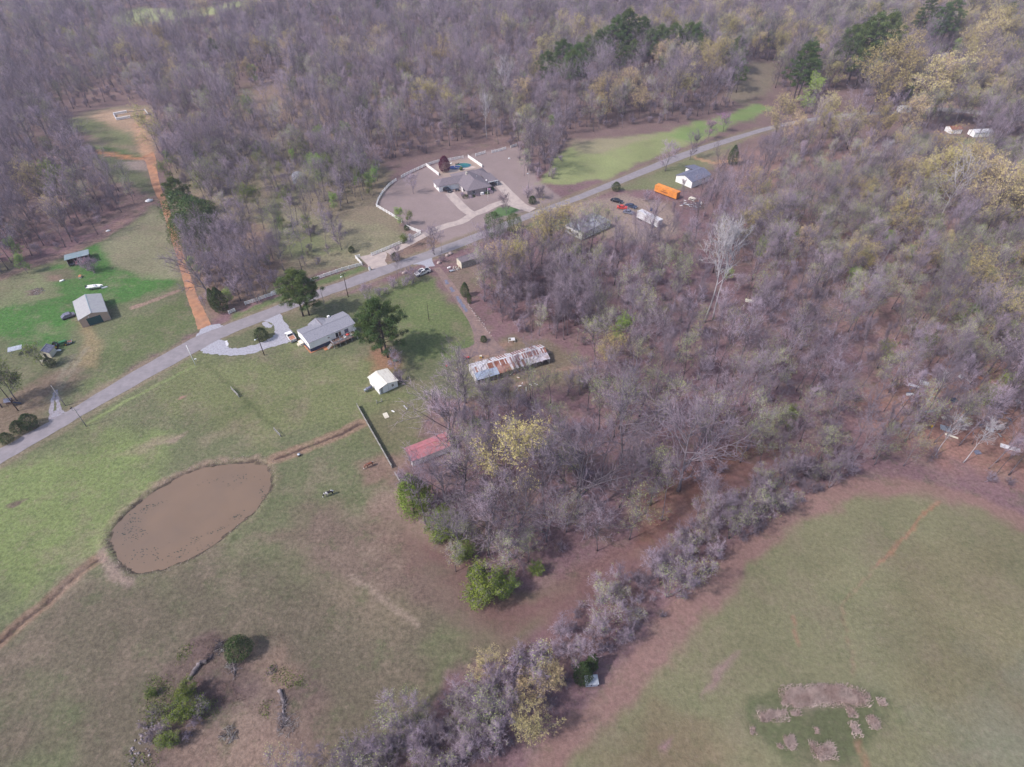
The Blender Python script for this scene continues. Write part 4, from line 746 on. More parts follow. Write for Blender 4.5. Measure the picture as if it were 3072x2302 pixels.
for sx, sy, lb in ((1342,768,'pale boulder in the roadside brush right of the drive mouth'),(1352,762,'grey boulder behind the pale one in the roadside brush'),(1213,820,'pale boulder at the roadside left of the white pickup'),(1317,790,'small pale stone at the drive mouth')):
    x, y = Sp(sx, sy); tag(MB().ball((0,0,.25), (.9,.7,.6), 8, 6, 0, .18, rg).build('boulder', M['rock'], None, (x, y, 0), .5), lb, 'boulder')
# --- red roofed shelter
lc, rz, L = frame((-24.6,95.0), (-15.2,100.2)); W = 4.0; t = thing('red_shelter', 'open horse shelter with a red metal roof half hidden by bare trees', 'shelter', lc, rz)
npan = 10
for i in range(npan):
    x0 = -.25+i*(L+.5)/npan; x1 = x0+(L+.5)/npan*.985
    b = MB(); slab(b, [(x0,-.35,2.35),(x1,-.35,2.35),(x1,2.35,3.15),(x0,2.35,3.15)], .04); b.build('roof_panel', M['red_roof'], t)
    b = MB(); slab(b, [(x0,2.36,3.15),(x1,2.36,3.15),(x1,W+.35,2.75),(x0,W+.35,2.75)], .04); b.build('roof_panel', M['red_roof'], t)
MB().bar((-.25,2.355,3.19),(L+.25,2.355,3.19),.2,.05).build('ridge_cap', M['red_roof'], t)
MB().extr([(0,1.5),(2.3,2.3),(W,1.9),(W,2.65),(2.35,3.05),(0,2.3)], 'x', -.02, .06).box(-.02,.06,0,.9,0,1.6).build('gable_end', M['white'], t); MB().box(.1,L,0,.08,0,2.2).build('wall', M['white'], t)
for x in (.05, L/2, L-.1):
    for y in (.1, W-.1): MB().box(x-.06,x+.06,y-.06,y+.06,-.1,2.5).build('post', M['wood_brown'], t)
# --- board fences and rail fences
def railfence(label, pts, h=1.25, mt='white', step=2.4, rails=3, rw=.19, cat='fence', name='rail_fence', group=None, solid=False):
    t = thing(name, label, cat, (*pts[0], 0), 0, group); o = Vector((*pts[0], 0)); n = 0
    for i in range(len(pts)-1):
        a = Vector((*pts[i], 0))-o; b_ = Vector((*pts[i+1], 0))-o; Ls = (b_-a).length; k = max(1, round(Ls/step))
        for j in range(k+1):
            if j == 0 and i > 0: continue
            p = a.lerp(b_, j/k); MB().box(-.1,.1,-.1,.1,-.15,h+.1).build('post', M[mt], t, p, math.atan2(b_.y-a.y, b_.x-a.x))
        for r in range(rails):
            z = h*(.22+.72*r/max(1, rails-1)) if not solid else h*(r+.5)/rails
            MB().bar(a+Vector((0,0,z)), b_+Vector((0,0,z)), .10 if not solid else .05, rw).build('rail' if not solid else 'board', M[mt], t)
    return t
FG = 'white rail fences round the brick house plot'
railfence('white rail fence along the road left of the concrete entrance, its end turning in', K3([(530,620),(850,500),(1150,400),(1475,310),(1400,230),(1368,195),(1440,180)]))
railfence('white rail fence along the road behind the twin pines', K3([(-20,800),(80,755),(200,715)])+[], )
railfence('white rail fence half hidden in the purplish brush by the road', C4([(1590,680),(1640,665),(1720,635),(1800,610)])); railfence('short stub of white rail fence at the foot of the dark corner cedar', S([(688,942),(706,934)]))
railfence('white rail fence from the concrete entrance up to the corner of the lawn', S([(1115,768),(1160,750),(1198,733),(1232,719),(1260,703)])); railfence('white rail fence stepping down at the lower corner of the lawn', S([(1262,700),(1240,692),(1221,684)]))
railfence('curving white rail fence round the left side of the brown lawn', C2([(392,1442),(330,1400),(275,1368),(228,1340),(240,1300),(270,1250),(310,1205),(356,1172)])); railfence('white rail fence behind the lawn, left of the pool yard', C2([(390,1152),(450,1122),(500,1098),(550,1075)])); railfence('white rail fence behind the pool', C2([(552,1076),(600,1060),(650,1046)])); 
railfence('white rail fence behind the plum tree', C2([(652,1046),(710,1040),(790,1025)])); railfence('short white rail fence panel right of the pool yard', C2([(870,1012),(932,994)])); railfence('white rail fence panel further right behind the lawn', C2([(975,992),(1020,982),(1065,968)])); railfence('last white rail fence panel by the tall bare clump', C2([(1098,958),(1135,946)]))
for lb, pts in (('solid white board fence on the left side of the pool yard', C2([(552,1078),(632,1138)])), ('solid white board fence on the right side of the pool yard', C2([(822,1022),(912,1084)]))):
    railfence(lb, pts, 1.5, 'white', 2.4, 6, .235, 'fence', 'board_fence', None, True)
fa, fb = (-42.3,115.9), (-29.7,94.5); railfence('long grey board fence running from the lawn to the red roofed shelter', [fa, ((fa[0]+fb[0])/2, (fa[1]+fb[1])/2), fb], 1.35, 'wood_grey', 2.4, 5, .22, 'fence', 'board_fence', None, True)
railfence('short grey board fence beside the tall bright green cedar', [(-28.5,92.3),(-27.0,89.9)], 1.2, 'wood_grey', 1.5, 4, .22, 'fence', 'board_fence', None, True)
railfence('short grey section of board fence alone in the pasture', K2([(1085,1490),(1200,1610)]), 1.1, 'wood_grey', 1.6, 3, .16); railfence('two grey posts joined by a rail above the upper ditch', S([(825,1292),(842,1310)]), 1.1, 'wood_grey', 1.5, 2, .12); railfence('pair of grey corner posts just below the white shed', [Sp(1080+450*.1146,1050+1400*.1146), Sp(1080+575*.1146,1050+1350*.1146)], 1.1, 'wood_grey', 3, 1, .06)
# wire fence posts
for i, (sx, sy) in enumerate([(1020,1160+80),(905,1215)]): pass
# --- utility poles
def pole(label, foot, h, mt='pole', arm=False, lamp=False, mast=None, r=.14):
    t = thing('utility_pole', label, 'pole', (*foot, Hz(*foot)), .6); MB().tube([(0,0,-.3),(0,0,h)], [r, r*.65], 8).build('shaft', M[mt], t)
    if arm: MB().box(-.9,.9,-.05,.05,h-.6,h-.48).build('crossarm', M[mt], t); MB().tube([(-.8,0,h-.48),(-.8,0,h-.3)], .05, 6).build('insulator', M['lamp'], t); MB().tube([(.8,0,h-.48),(.8,0,h-.3)], .05, 6).build('insulator', M['lamp'], t)
    if lamp: MB().bar((0,0,h-1.2),(-.9,-.3,h-1.0),.06).build('lamp_arm', M['metal'], t); MB().ball((-1.0,-.35,h-1.05), (.28,.28,.14), 8, 5).build('lamp_head', M['lamp'], t)
    return t
pole('dark utility pole at the left edge beside the playset', Sp(55,1232), 8.6, 'pole_dark'); pole('grey utility pole on the far verge by the twin gravel tracks', Sp(196,1217), 7.6, 'pole'); pole('grey utility pole on the near verge opposite the gravel tracks', Sp(259,1279), 7.0, 'pole')
pole('whitish pole beside the road, left of the gravel turnaround', Sp(586.8,1095.4), 7.5, 'white', r=.12); pole('dark pole with a yard lamp in front of the gravel turnaround', Sp(793,1065.5), 7.6, 'pole_dark', lamp=True)
pole('dark utility pole with a lamp, right of the pines by the road', Sp(1044.9,891), 9.6, 'pole_dark', arm=True, lamp=True); pole('dark pole behind the white rail fence', Sp(914,841), 8.6, 'pole_dark'); pole('thin pale pole between the pines and the road', Sp(973.8,916.4), 7.2, 'pole', r=.1); pole('thin dark pole alone on the lawn left of the gravel drive', Sp(1287,961), 6.8, 'pole_dark', r=.1)
pole('dark utility pole on the lawn right of the brick house', Sp(1024+1213*.4631,1240*.4631), 9.5, 'pole', lamp=True); pole('grey pole beside the road below the brick house drive', Sp(1024+1290*.4631,1435*.4631), 8, 'pole', r=.1); pole('thin pole at the roadside left of the pines', Sp(1060+0,0+0) if 0 else Sp(1326,737+24), 7, 'pole', r=.09)
x, y = Sp(1240+1650*.1356, 430+1280*.1356); t = thing('flagpole', 'thin white flagpole with a flag in front of the brick house', 'flagpole', (x, y, 0)); MB().tube([(0,0,0),(0,0,6.0)], .05, 6).build('pole', M['white'], t); MB().box(.05,1.2,-.02,.02,5.1,5.8).build('flag', M['leaf_pink'], t)
# --- brick ranch house
lc, rz, L = frame((-19.4,245.9), (-9.0,251.0)); t = thing('brick_house', 'low brick ranch house with a wide grey brown roof, garage wing and carport', 'house', lc, rz)
# wings in the local frame: front wing (deep), main range behind, garage wing left, carport right
MB().box(0, 11.2, 0, 12, 0, 2.6).build('wall', M['brick'], t); MB().box(-9.4, 0, 9.6, 16.2, 0, 2.6).build('garage_wall', M['siding'], t)
def hip(name, x0, x1, y0, y1, z, zr, ov, along, m=M['shingle_brown'], hips=(1,1)):
    x0 -= ov; x1 += ov; y0 -= ov; y1 += ov; w_ = (y1-y0)/2 if along == 'x' else (x1-x0)/2; cxm = (x0+x1)/2; cym = (y0+y1)/2
    if along == 'x': r0 = (x0+w_*.9*hips[0], cym, zr); r1 = (x1-w_*.9*hips[1], cym, zr); vs = [(x0,y0,z),(x1,y0,z),(x1,y1,z),(x0,y1,z),r0,r1]; fs = [(0,1,5,4),(1,2,5),(2,3,4,5),(3,0,4),(3,2,1,0)]
    else: r0 = (cxm, y0+w_*.9*hips[0], zr); r1 = (cxm, y1-w_*.9*hips[1], zr); vs = [(x0,y0,z),(x1,y0,z),(x1,y1,z),(x0,y1,z),r0,r1]; fs = [(0,1,4),(1,2,5,4),(2,3,5),(3,0,4,5),(3,2,1,0)]
    return MB().add(vs, fs).add([(v[0], v[1], v[2]-.12) for v in vs[:4]]+[(v[0], v[1], v[2]-.003) for v in vs[:4]], [(0,1,5,4),(1,2,6,5),(2,3,7,6),(3,0,4,7)]).build(name, m, t)
r1 = hip('roof', 0, 11.2, 0, 19, 2.62, 5.0, .5, 'y'); hip('roof', -9.5, 5, 9.5, 16.3, 2.60, 4.4, .45, 'x', hips=(1,0)); MB().box(0, 15, 12.02, 18.8, 0, 2.6).build('wall', M['brick'], t); hip('roof', 4, 15.5, 11.7, 18.9, 2.58, 4.2, .4, 'x', hips=(0,1))
b = MB(); slab(b, [(11.7,4.2,2.50),(16.8,4.2,2.50),(16.8,12.6,2.75),(11.7,12.6,3.3)], .14); b.build('carport_roof', M['shingle_brown'], t); MB().box(11.7,16.8,4.05,4.2,2.3,2.62).build('carport_fascia', M['white'], t)
for x in (12.0, 16.6):
    MB().box(x-.1,x+.1,4.3,4.5,0,2.4).build('post', M['white'], t); MB().box(x-.1,x+.1,11.9,12.1,0,2.5).build('post', M['white'], t)
MB().box(16.5,16.75,4.6,9.5,0,.9).build('low_wall', M['white'], t)
o = opening(t, 'garage_door', -8.7, -4.2, .05, 2.3, 9.6, 'white', 'metal_white')
for i in range(4): MB().box(-8.68,-4.22,9.545,9.579,.1+i*.55,.6+i*.55).build('door_panel', M['white'], o)
opening(t, 'window', 11.6, 12.8, .9, 2.2, side=(-9.4,-1)); opening(t, 'window', 2.4, 3.6, .8, 2.2, 0, muntin=True); opening(t, 'window', 8.9, 9.9, .8, 2.2, 0, muntin=True); opening(t, 'window', 2.2, 4.8, .9, 2.2, side=(0,-1)); opening(t, 'door', 7.6, 8.5, .1, 2.2, side=(0-.0,-1), m='skirt')
MB().box(2.3,2.7,-.06,-.002,.7,2.3).build('shutter', M['shingle_dark'], t) if 0 else None
MB().box(-.06,-.01,5.2,6.4,0,2.5).build('porch_post', M['white'], t); MB().box(4.4,5.0,11.2,11.8,3.9,5.7).build('chimney', M['cream'], t); MB().tube([(8.2,8.3,4.0),(8.2,8.3,4.7)], .12, 7).build('vent_pipe', M['metal'], t); MB().box(6.0,7.3,-1.2,-.3,0,.9).build('air_conditioner', M['white'], t)
MB().ball((11.5,5.2,3.1), (.35,.35,.35), 8, 6).build('satellite_dish', M['white'], t)
x, y = loc_of(lc, rz, 4.6, -.0); 
for i, (dx, dy, s_) in enumerate(((-1.2,1.5,1.1),(-1.0,-.6,1.5),(.8,-1.3,1.2),(2.2,-1.1,.9),(4.6,-1.0,.9),(9.0,-1.1,1.0),(10.8,-.9,1.2),(12.2,1.8,1.6),(-1.1,3.4,.8))):
    bx_, by_ = loc_of(lc, rz, dx, dy); bb = MB(); rgb = random.Random(i); P_ = []
    for _ in range(420):
        d = Vector((rgb.gauss(0,1), rgb.gauss(0,1), abs(rgb.gauss(0,1)))).normalized()*s_*rgb.uniform(.7,1.05); p = Vector((d.x, d.y, d.z*.9)); u = Vector((rgb.gauss(0,1), rgb.gauss(0,1), rgb.gauss(0,1))).normalized()*.13; v = u.orthogonal().normalized()*.12
        bb.add([p-u, p+u, p+v], [(0,1,2)])
    tag(bb.build('foundation_bush', M['leaf_cedar'] if i % 2 else M['twig'], None, (bx_, by_, 0)), ['clipped bush left of the front door path','largest bush at the front corner of the brick house','bush under the front left window','low bush right of the corner window','bush beside the white air conditioner','bush under the front right window','bush at the right front corner of the brick house','big dark bush between the house and the carport','small bush by the brick house porch'][i], 'bush')
# pool
PX = C2([(0,0)]); k = crop(1240, 430, .1356); M['deck'] = mat('pool_deck', (.47,.38,.34), .85, .06, 1.0)
patch('pool_deck', k([(790,600),(850,500),(960,450),(1080,430),(1200,440),(1290,500),(1400,530),(1300,560),(1100,590),(900,640),(770,660)]), M['deck'], .05, .12)
def blob(cx_, cy_, rx, ry, an, z, n=26): return [(cx_+rx*math.cos(a)*math.cos(an)-ry*math.sin(a)*math.sin(an), cy_+rx*math.cos(a)*math.sin(an)+ry*math.sin(a)*math.cos(an), z) for a in (6.283*i/n for i in range(n))]
t = thing('swimming_pool', 'figure eight swimming pool with blue and green water behind the brick house', 'pool', (0,0,0))
p1 = k([(925,540)])[0]; p2 = k([(1095,495)])[0]
b = MB(); b.add(blob(p2[0], p2[1], 4.0, 2.9, .25, .064), [tuple(range(26))]); b.build('green_basin', M['teal_pool'], t); M['pool_blue'] = mat('deep_blue_cover', (.015,.04,.17), .2, .2, .5, .5, col2=(.02,.09,.19)); b = MB(); b.add(blob(p1[0], p1[1], 3.2, 2.4, .2, .072), [tuple(range(26))]); b.build('blue_basin', M['pool_blue'], t)
for pc, rx, ry, an, z in ((p2,4.1,3.0,.25,.09),(p1,3.3,2.5,.2,.10)):
    q = blob(pc[0], pc[1], rx, ry, an, z); b = MB(); b.tube(q+[q[0]], .12, 5, cap=False); b.build('coping', M['concrete'], t)
sx, sy = k([(1060,590)])[0]; tag(MB().ball((0,0,.7), (.8,.8,.9), 8, 6, 0, .2, rg).build('pool_shrub', M['leaf_cedar'], None, (sx, sy, 0)), 'small green shrub between the pool and the roof', 'bush')
for a_, b_, lb in ((965,470,'dark lounge chair behind the blue half of the pool'),(800,470,'white lounge chair beside the plum tree')):
    sx, sy = k([(a_, b_)])[0]; small('lounge_chair', lb, 'chair', (sx, sy), .3, [('seat', MB().box(-.9,.6,-.3,.3,.3,.38), 'paint_black' if 'dark' in lb else 'white'), ('backrest', MB().bar((.6,0,.35),(1.1,0,.8),.6,.06), 'paint_black' if 'dark' in lb else 'white'), ('leg', MB().box(-.8,-.72,-.28,.28,0,.3), 'metal'), ('leg', MB().box(.5,.58,-.28,.28,0,.3), 'metal')])
x, y = k([(740,1060)])[0]; h_ = 2.35
vehicle('parked_suv', 'black sport utility vehicle in front of the white garage door', 'car', (x, y), rz-1.05, 4.8, 1.95, [(-2.4,.35),(2.35,.35),(2.4,.8),(2.2,1.0),(1.1,1.1),(-2.3,1.12),(-2.4,.9)], (-2.25,-1.95,.3,1.1,1.1,1.72), 'paint_black', (-1.45,1.45))
x, y = k([(850,985)])[0]; item('box_stack', 'stack of pale cardboard boxes on the drive by the porch', 'boxes', 1240+850*.1356, 430+1000*.1356, .3, [('box','cream',[(-.9,.1,-.6,.4,0,.8)]),('box','white',[(.2,1.2,-.5,.5,0,.6)]),('box','cream',[(-.6,.2,-.3,.3,.81,1.3)])]); 
item('atv', 'dark quad bike at the end of the brick house porch', 'quad bike', 1240+975*.1356, 430+1050*.1356, .1, [('body','skirt',[(-.7,.7,-.25,.25,.5,.85)]),('wheel','rubber',[(-.9,-.4,-.6,-.3,0,.5)]),('wheel','rubber',[(-.9,-.4,.3,.6,0,.5)]),('wheel','rubber',[(.4,.9,-.6,-.3,0,.5)]),('wheel','rubber',[(.4,.9,.3,.6,0,.5)]),('handlebar','metal',[(.4,.46,-.4,.4,.95,1.0)])])
item('tarp_bundle','small white bundle on the lawn right of the brick house','bundle', 1240+2120*.1356, 430+345*.1356, .2, [('bundle','white',[(-.5,.5,-.3,.3,0,.4)]),('strap','metal',[(-.1,.1,-.32,.32,.0,.42)])])
# --- gate posts, mailboxes
x, y = Sp(820+1600*.1809, 740+390*.1809); small('gate_pillar', 'white gate pillar at the concrete entrance beside the road', 'pillar', (x, y), .5, [('shaft', MB().box(-.3,.3,-.3,.3,0,1.7), 'white'), ('cap', MB().box(-.38,.38,-.38,.38,1.7,1.85), 'concrete')])
for sx, sy, lb in ((586,1086,'white mailbox on a post beside the whitish pole'),(90,1275,'dark mailbox by the lower hedge'),(215,1233,'black mailbox at the edge of the road near the gravel tracks')):
    x, y = Sp(sx, sy); small('mailbox', lb, 'mailbox', (x+.4, y), .5, [('post', MB().box(-.05,.05,-.05,.05,0,1.0), 'wood_grey'), ('box', MB().box(-.3,.3,-.12,.12,1.0,1.25), 'white' if 'white' in lb else 'paint_black')])
# --- white house, orange box trailer, semi trailer, wrecks
lc, rz, L = frame((79.8,254.3), (89.8,262.2)); t = thing('white_house', 'white sided house with a dark roof beside the road, partly behind bare trees', 'house', (lc[0], lc[1], Hz(lc[0], lc[1])), rz)
gable(t, L, 9.0, 3.0, 4.6, 'x', M['siding'], M['shingle_dark'], .4, .14, .5); opening(t, 'window', 7.4, 8.1, 1.2, 2.4, 0, 'dark', 'white'); opening(t, 'window', 8.4, 9.1, 1.2, 2.4, 0, 'dark', 'white'); opening(t, 'window', 3, 4, 1.2, 2.3, side=(0,-1)); opening(t, 'window', 6, 7, 1.2, 2.3, side=(0,-1))
MB().box(9.5,15.5,4.5,11.5,0,2.8).build('rear_wing', M['siding'], t); slb = MB(); slab(slb, [(9,4.2,3.9),(16,4.2,2.9),(16,12,2.9),(9,12,3.9)], .14); slb.build('rear_roof', M['shingle_dark'], t)
for i in range(7): MB().box(-.03, -.004, .1+i*1.27, 1.3+i*1.27, .3, 2.9).build('wall_panel', M['white'], t)
def boxtrailer(name, label, cat, c1, c2, W, z0, z1, m, top=None, wheels=()):
    lc, rz, L = frame(c1, c2); t = thing(name, label, cat, (lc[0], lc[1], Hz(*c1)), rz); MB().box(0,L,0,W,z0,z1).build('body', M[m], t)
    MB().box(-.03,L+.03,-.03,.06,z1-.02,z1+.08).box(-.03,L+.03,W-.06,W+.03,z1-.02,z1+.08).box(-.03,L+.03,-.04,.05,z0-.1,z0+.06).build('frame_rail', M[top or m], t)
    n_ = int(L/1.2)
    for i in range(1, n_): MB().box(i*L/n_-.04,i*L/n_+.04,-.035,-.002,z0+.1,z1-.05).build('rib', M[m], t)
    for x in wheels:
        for y in (.12, W-.12): MB().tube([(x,y-.14,.5),(x,y+.14,.5)], .5, 12, smooth=False).build('wheel', M['rubber'], t)
    return t, lc, rz, L
t, lc, rz, L = boxtrailer('orange_container', 'bright orange box trailer with dark lettering beside the white house', 'trailer', (62.6,250.6), (70.6,242.4), 2.5, .6, 3.2, 'orange')
def text(body, size, loc, rx, mt, parent):
    cu = bpy.data.curves.new('lettering', 'FONT'); cu.body = body; cu.size = size; cu.extrude = .01; cu.align_x = 'CENTER'; cu.align_y = 'CENTER'
    o = bpy.data.objects.new('tmp_text', cu); COL.objects.link(o); dg = bpy.context.evaluated_depsgraph_get(); me = bpy.data.meshes.new_from_object(o.evaluated_get(dg)); bpy.data.objects.remove(o)
    n = bpy.data.objects.new('lettering', me); me.materials.clear(); me.materials.append(M[mt]); COL.objects.link(n); n.location = loc; n.rotation_euler = (rx, 0, 0); n.parent = parent; return n
b = MB()
rgl = random.Random(4)
for i in range(11): b.box(3.2+i*.33, 3.44+i*.33, -.03, -.004, 1.35, 1.75)
for i in range(6): b.box(4.1+i*.3, 4.3+i*.3, -.03, -.004, 2.2, 2.45)
b.build('lettering', M['orange_dark'], t)
MB().box(L+.004,L+.04,.2,1.2,.8,3.0).box(L+.004,L+.04,1.3,2.3,.8,3.0).build('rear_door', M['bed_rust'], t)
t, lc, rz, L = boxtrailer('semi_trailer', 'long white rust streaked semi trailer in the wreck yard', 'trailer', (50.9,225.4), (57.9,216.6), 2.6, .9, 3.5, 'metal_white', 'white', (1.2,2.4,9.5)); MB().box(0,L,.04,2.56,3.505,3.53).build('roof_sheet', M['metal_white'], t)
for i in range(4): MB().box(L+.002,L+.03,.1+i*.62,.66+i*.62,1.0,3.4).build('end_panel', M['metal_white'], t)
lc, rz, L = frame((21.1,214.4), (27.0,207.5)); t = thing('trailer_home', 'white trailer home with a flat grey roof half hidden by green budding trees', 'house', (lc[0], lc[1], 0), rz)
MB().box(0,L,0,16,.3,3.0).build('wall', M['siding'], t); MB().box(-.1,L+.1,-.1,16.1,3.0,3.12).build('roof', M['shingle'], t); opening(t, 'window', 2, 3.2, 1.2, 2.2, 0); MB().box(.1,L-.1,.05,15.9,0,.3).build('skirting', M['wood_grey'], t); opening(t, 'window', 6, 7.2, 1.2, 2.2, 0)
def wreck(label, sx, sy, rz, col, L=4.9):
    x, y = Sp(sx, sy); return vehicle('old_car', label, 'car', (x, y, Hz(x, y)), rz, L, 1.85, [(-L/2,.35),(L/2-.05,.35),(L/2,.75),(L/2-.2,.9),(L*.2,.98),(-L*.32,.98),(-L/2,.9)], (-L*.34,-L*.2,L*.1,L*.22,.97,1.42), col, (-L*.31,L*.31), tyre=.33)
wreck('black car parked left of the semi trailer, the further one', 1850, 606, -.55, 'paint_black', 5.3); wreck('dark blue black car nosing up to the semi trailer', 1893, 622, -.6, 'skirt', 5.0); wreck('faded red wreck beside the two dark cars', 1866, 626, -.2, 'paint_red', 4.4); wreck('dark green wreck below the red one', 1885, 640, -.5, 'shingle_dark', 4.4)
item('blue_barrel', 'blue plastic barrel standing behind the semi trailer', 'barrel', 1953, 632, 0, [('body','pool_blue',[(-.4,.4,-.4,.4,0,1.1)]),('lid','skirt',[(-.42,.42,-.42,.42,1.1,1.16)])]); item('blue_bin', 'blue bin leaning against the semi trailer front', 'bin', 1958, 682, .3, [('body','pool_blue',[(-.4,.4,-.4,.4,0,1.0)]),('lid','skirt',[(-.43,.43,-.43,.43,1.0,1.07)])])
item('white_pipe', 'white length of pipe on posts below the semi trailer', 'pipe', 1958, 712, .5, [('tube','white',[(-1.6,1.6,-.15,.15,.6,.85)]),('post','wood_grey',[(-1.3,-1.2,-.1,.1,0,.6),(1.2,1.3,-.1,.1,0,.6)])])
pile('scrap_heap', 'loose scrap and timber strewn behind the orange trailer', Sp(2075,615), 60, 5, ['metal','wood_brown','shingle_dark','white'], (.5,2), (.03,.09), .8, 'scrap', True)
item('camper_shell', 'pale camper shell lying in the trees below the white house', 'camper shell', 2078, 600, -.8, [('shell','cream',[(-1.6,1.2,-.9,.9,0,.9)]),('window','glass',[(-1.0,.8,-.93,-.902,.35,.75)]),('board','orange',[(1.3,2.6,-.7,.7,0,.3)])])
# --- concrete foundation blocks at the clearing
fp = C1([(752,812)]); fr = [(-220.3,343.3),(-212.9,332.4),(-207.4,336.0),(-201.4,343.3),(-205.5,349.5)]
t = thing('block_foundation', 'white block foundation walls laid out on orange soil at the end of the dirt road', 'foundation', (-212.9,333,Hz(-212.9,333)))
def fw(a, b, h, m, w_=.35): A = Vector(a)-Vector((-212.9,333)); B = Vector(b)-Vector((-212.9,333)); MB().bar((A.x,A.y,h/2),(B.x,B.y,h/2),w_,h).build('block_wall', M[m], t)
q = C1([(752,778),(772,812),(862,795),(975,778),(952,748),(838,762)])
fw(q[0], q[1], .9, 'metal_white'); fw(q[1], q[2], 1.2, 'white', .6); fw(q[2], q[3], .6, 'concrete'); fw(q[3], q[4], .8, 'metal_white'); fw(q[4], q[5], .5, 'concrete'); fw(q[5], q[0], 1.2, 'white', .6)
x, y = C1([(1945,1185)])[0]; t = thing('tin_shed', 'old arched tin shed half buried under a green tree', 'shed', (x, y, 0), .4)
b = MB(); prof = [(3.0*math.cos(a), 2.6*math.sin(a)) for a in (math.pi*i/12 for i in range(13))]
for i in range(8):
    k_ = 1.0 if i % 2 else .97; b = MB(); b.add([(p*k_, i*.9, z*k_) for p, z in prof]+[(p*k_, i*.9+.88, z*k_) for p, z in prof], [(j, j+1, 14+j, 13+j) for j in range(12)]); b.build('roof_sheet', M['metal'], t)
MB().extr(prof, 'y', .1, .18).build('end_wall', M['metal_white'], t); MB().box(-1.4,.4,.02,.09,0,1.7).build('doorway', M['dark'], t)
for sx, sy, lb, s_ in ((448,605,'large white bag of rubbish left of the dirt road',1.3),(512,592,'white rubbish bag on the right side of the dirt road',1.0),(325,694,'pale scraps at the ditch in the shady wood edge',.7),(187,843,'small white sheet on the grass below the pole shed',.6),(520,588,'second white bag right of the dirt road',.7)):
    x, y = Sp(sx, sy); tag(MB().ball((0,0,.3*s_), (1.3*s_,.7*s_,.5*s_), 9, 6, 0, .25, rg).build('rubbish_bag', M['white'], None, (x, y, Hz(x, y)), .6), lb, 'rubbish')
pile('burn_pile', 'grey burn pile on the grass at the far left', Sp(112,875), 70, 2.4, ['wood_grey','char','rock'], (.3,1.2), (.03,.08), .5, 'pile')
# --- bits round the barn yard
item('bed_frame','white metal frame standing in the grass above the long barn','frame',1535,1025,.1,[('top','white',[(-1.0,1.0,-.6,-.5,.9,1.0),(-1.0,1.0,.6,.7,.9,1.0)]),('panel','metal_white',[(-.2,1.0,-.5,.6,.85,.9)]),('leg','white',[(-1.0,-.92,-.6,-.52,0,.9),(.92,1.0,-.6,-.52,0,.9),(-1.0,-.92,.6,.68,0,.9),(.92,1.0,.6,.68,0,.9)])])
tractor('ride_on_mower', 'small red riding mower at the end of the gravel drive', Sp(1398,1077), .3, 'paint_red', .55)
item('yellow_toy','small yellow drum beside the red mower','drum',1442,1073,.1,[('body','paint_yellow',[(-.35,.35,-.3,.3,0,.7)]),('lid','cream',[(-.37,.37,-.32,.32,.7,.76)])])
item('white_chairs','pair of small white pots on a brown post left of the long barn','pots',1372,1110,0,[('pot','white',[(-.35,-.05,-.15,.15,.8,1.1)]),('pot','white',[(.1,.4,-.15,.15,.8,1.1)]),('stand','bed_rust',[(-.3,.3,-.1,.1,0,.8)])])
item('red_bucket','small rusty red bucket on the lawn left of the barn','bucket',1340,1098,0,[('body','paint_red',[(-.2,.2,-.2,.2,0,.4)]),('handle','metal',[(-.2,.2,-.02,.02,.4,.5)])])
item('green_wagon','dark green garden wagon under the big pine','wagon',1185,1084,.2,[('body','paint_green',[(-.6,.6,-.35,.35,.25,.55)]),('wheel','rubber',[(-.5,-.3,-.45,-.35,0,.3),(.3,.5,-.45,-.35,0,.3)]),('wheel','rubber',[(-.5,-.3,.35,.45,0,.3),(.3,.5,.35,.45,0,.3)])])
t = item('pallet','pale wooden pallet lying on the grass right of the long board fence','pallet',1158,1247,.5,[('bearer','wood_grey',[(-.6,.6,-1.0,-.9,0,.1),(-.6,.6,-.05,.05,0,.1),(-.6,.6,.9,1.0,0,.1)])])
for i in range(5): MB().box(-.62+i*.25,-.40+i*.25,-1.05,1.05,.10,.13).build('slat', M['cream'], t)
item('white_plank','short white plank on the grass beside the pallet','plank',1179,1234,-.6,[('board','white',[(-.5,.5,-.15,.15,0,.06)]),('cleat','white',[(-.1,.1,-.2,.2,.06,.1)])]); item('white_post','leaning white stake at the wood edge above the red roof','stake',1217,1223,-.9,[('board','metal_white',[(-.8,.8,-.08,.08,0,.15)]),('foot','metal_white',[(-.9,-.8,-.15,.15,0,.2)])])
pile('rubble_line', 'row of pale stones along the right edge of the gravel drive', Sp(1440,960), 6, 1.5, ['rock'], (.2,.4), (.08,.14), .1, 'stones')
for i in range(26):
    f = i/25; q = C5([(1060+ (1210-1060)*f, 680+(880-680)*f)])[0]; tag(MB().ball((0,0,.1), (.28,.2,.18), 6, 4, 0, .3, rg).build('edging_stone', M['rock'], None, (q[0]+1.3+rg.gauss(0,.2), q[1]+.4+rg.gauss(0,.2), 0)), 'pale edging stone along the gravel drive', 'stone', 'edging stones along the gravel drive')
pile('barn_debris', 'scattered planks and scrap along the front of the long barn', Sp(1560,1130), 40, 6, ['wood_grey','white','bed_rust'], (.3,1.6), (.03,.06), .1, 'scrap', True); pile('trough_debris', 'boards lying at the left end of the long barn', Sp(1440,1157), 16, 1.6, ['bed_rust','wood_grey','white'], (.6,2.0), (.03,.05), .15, 'scrap', True)
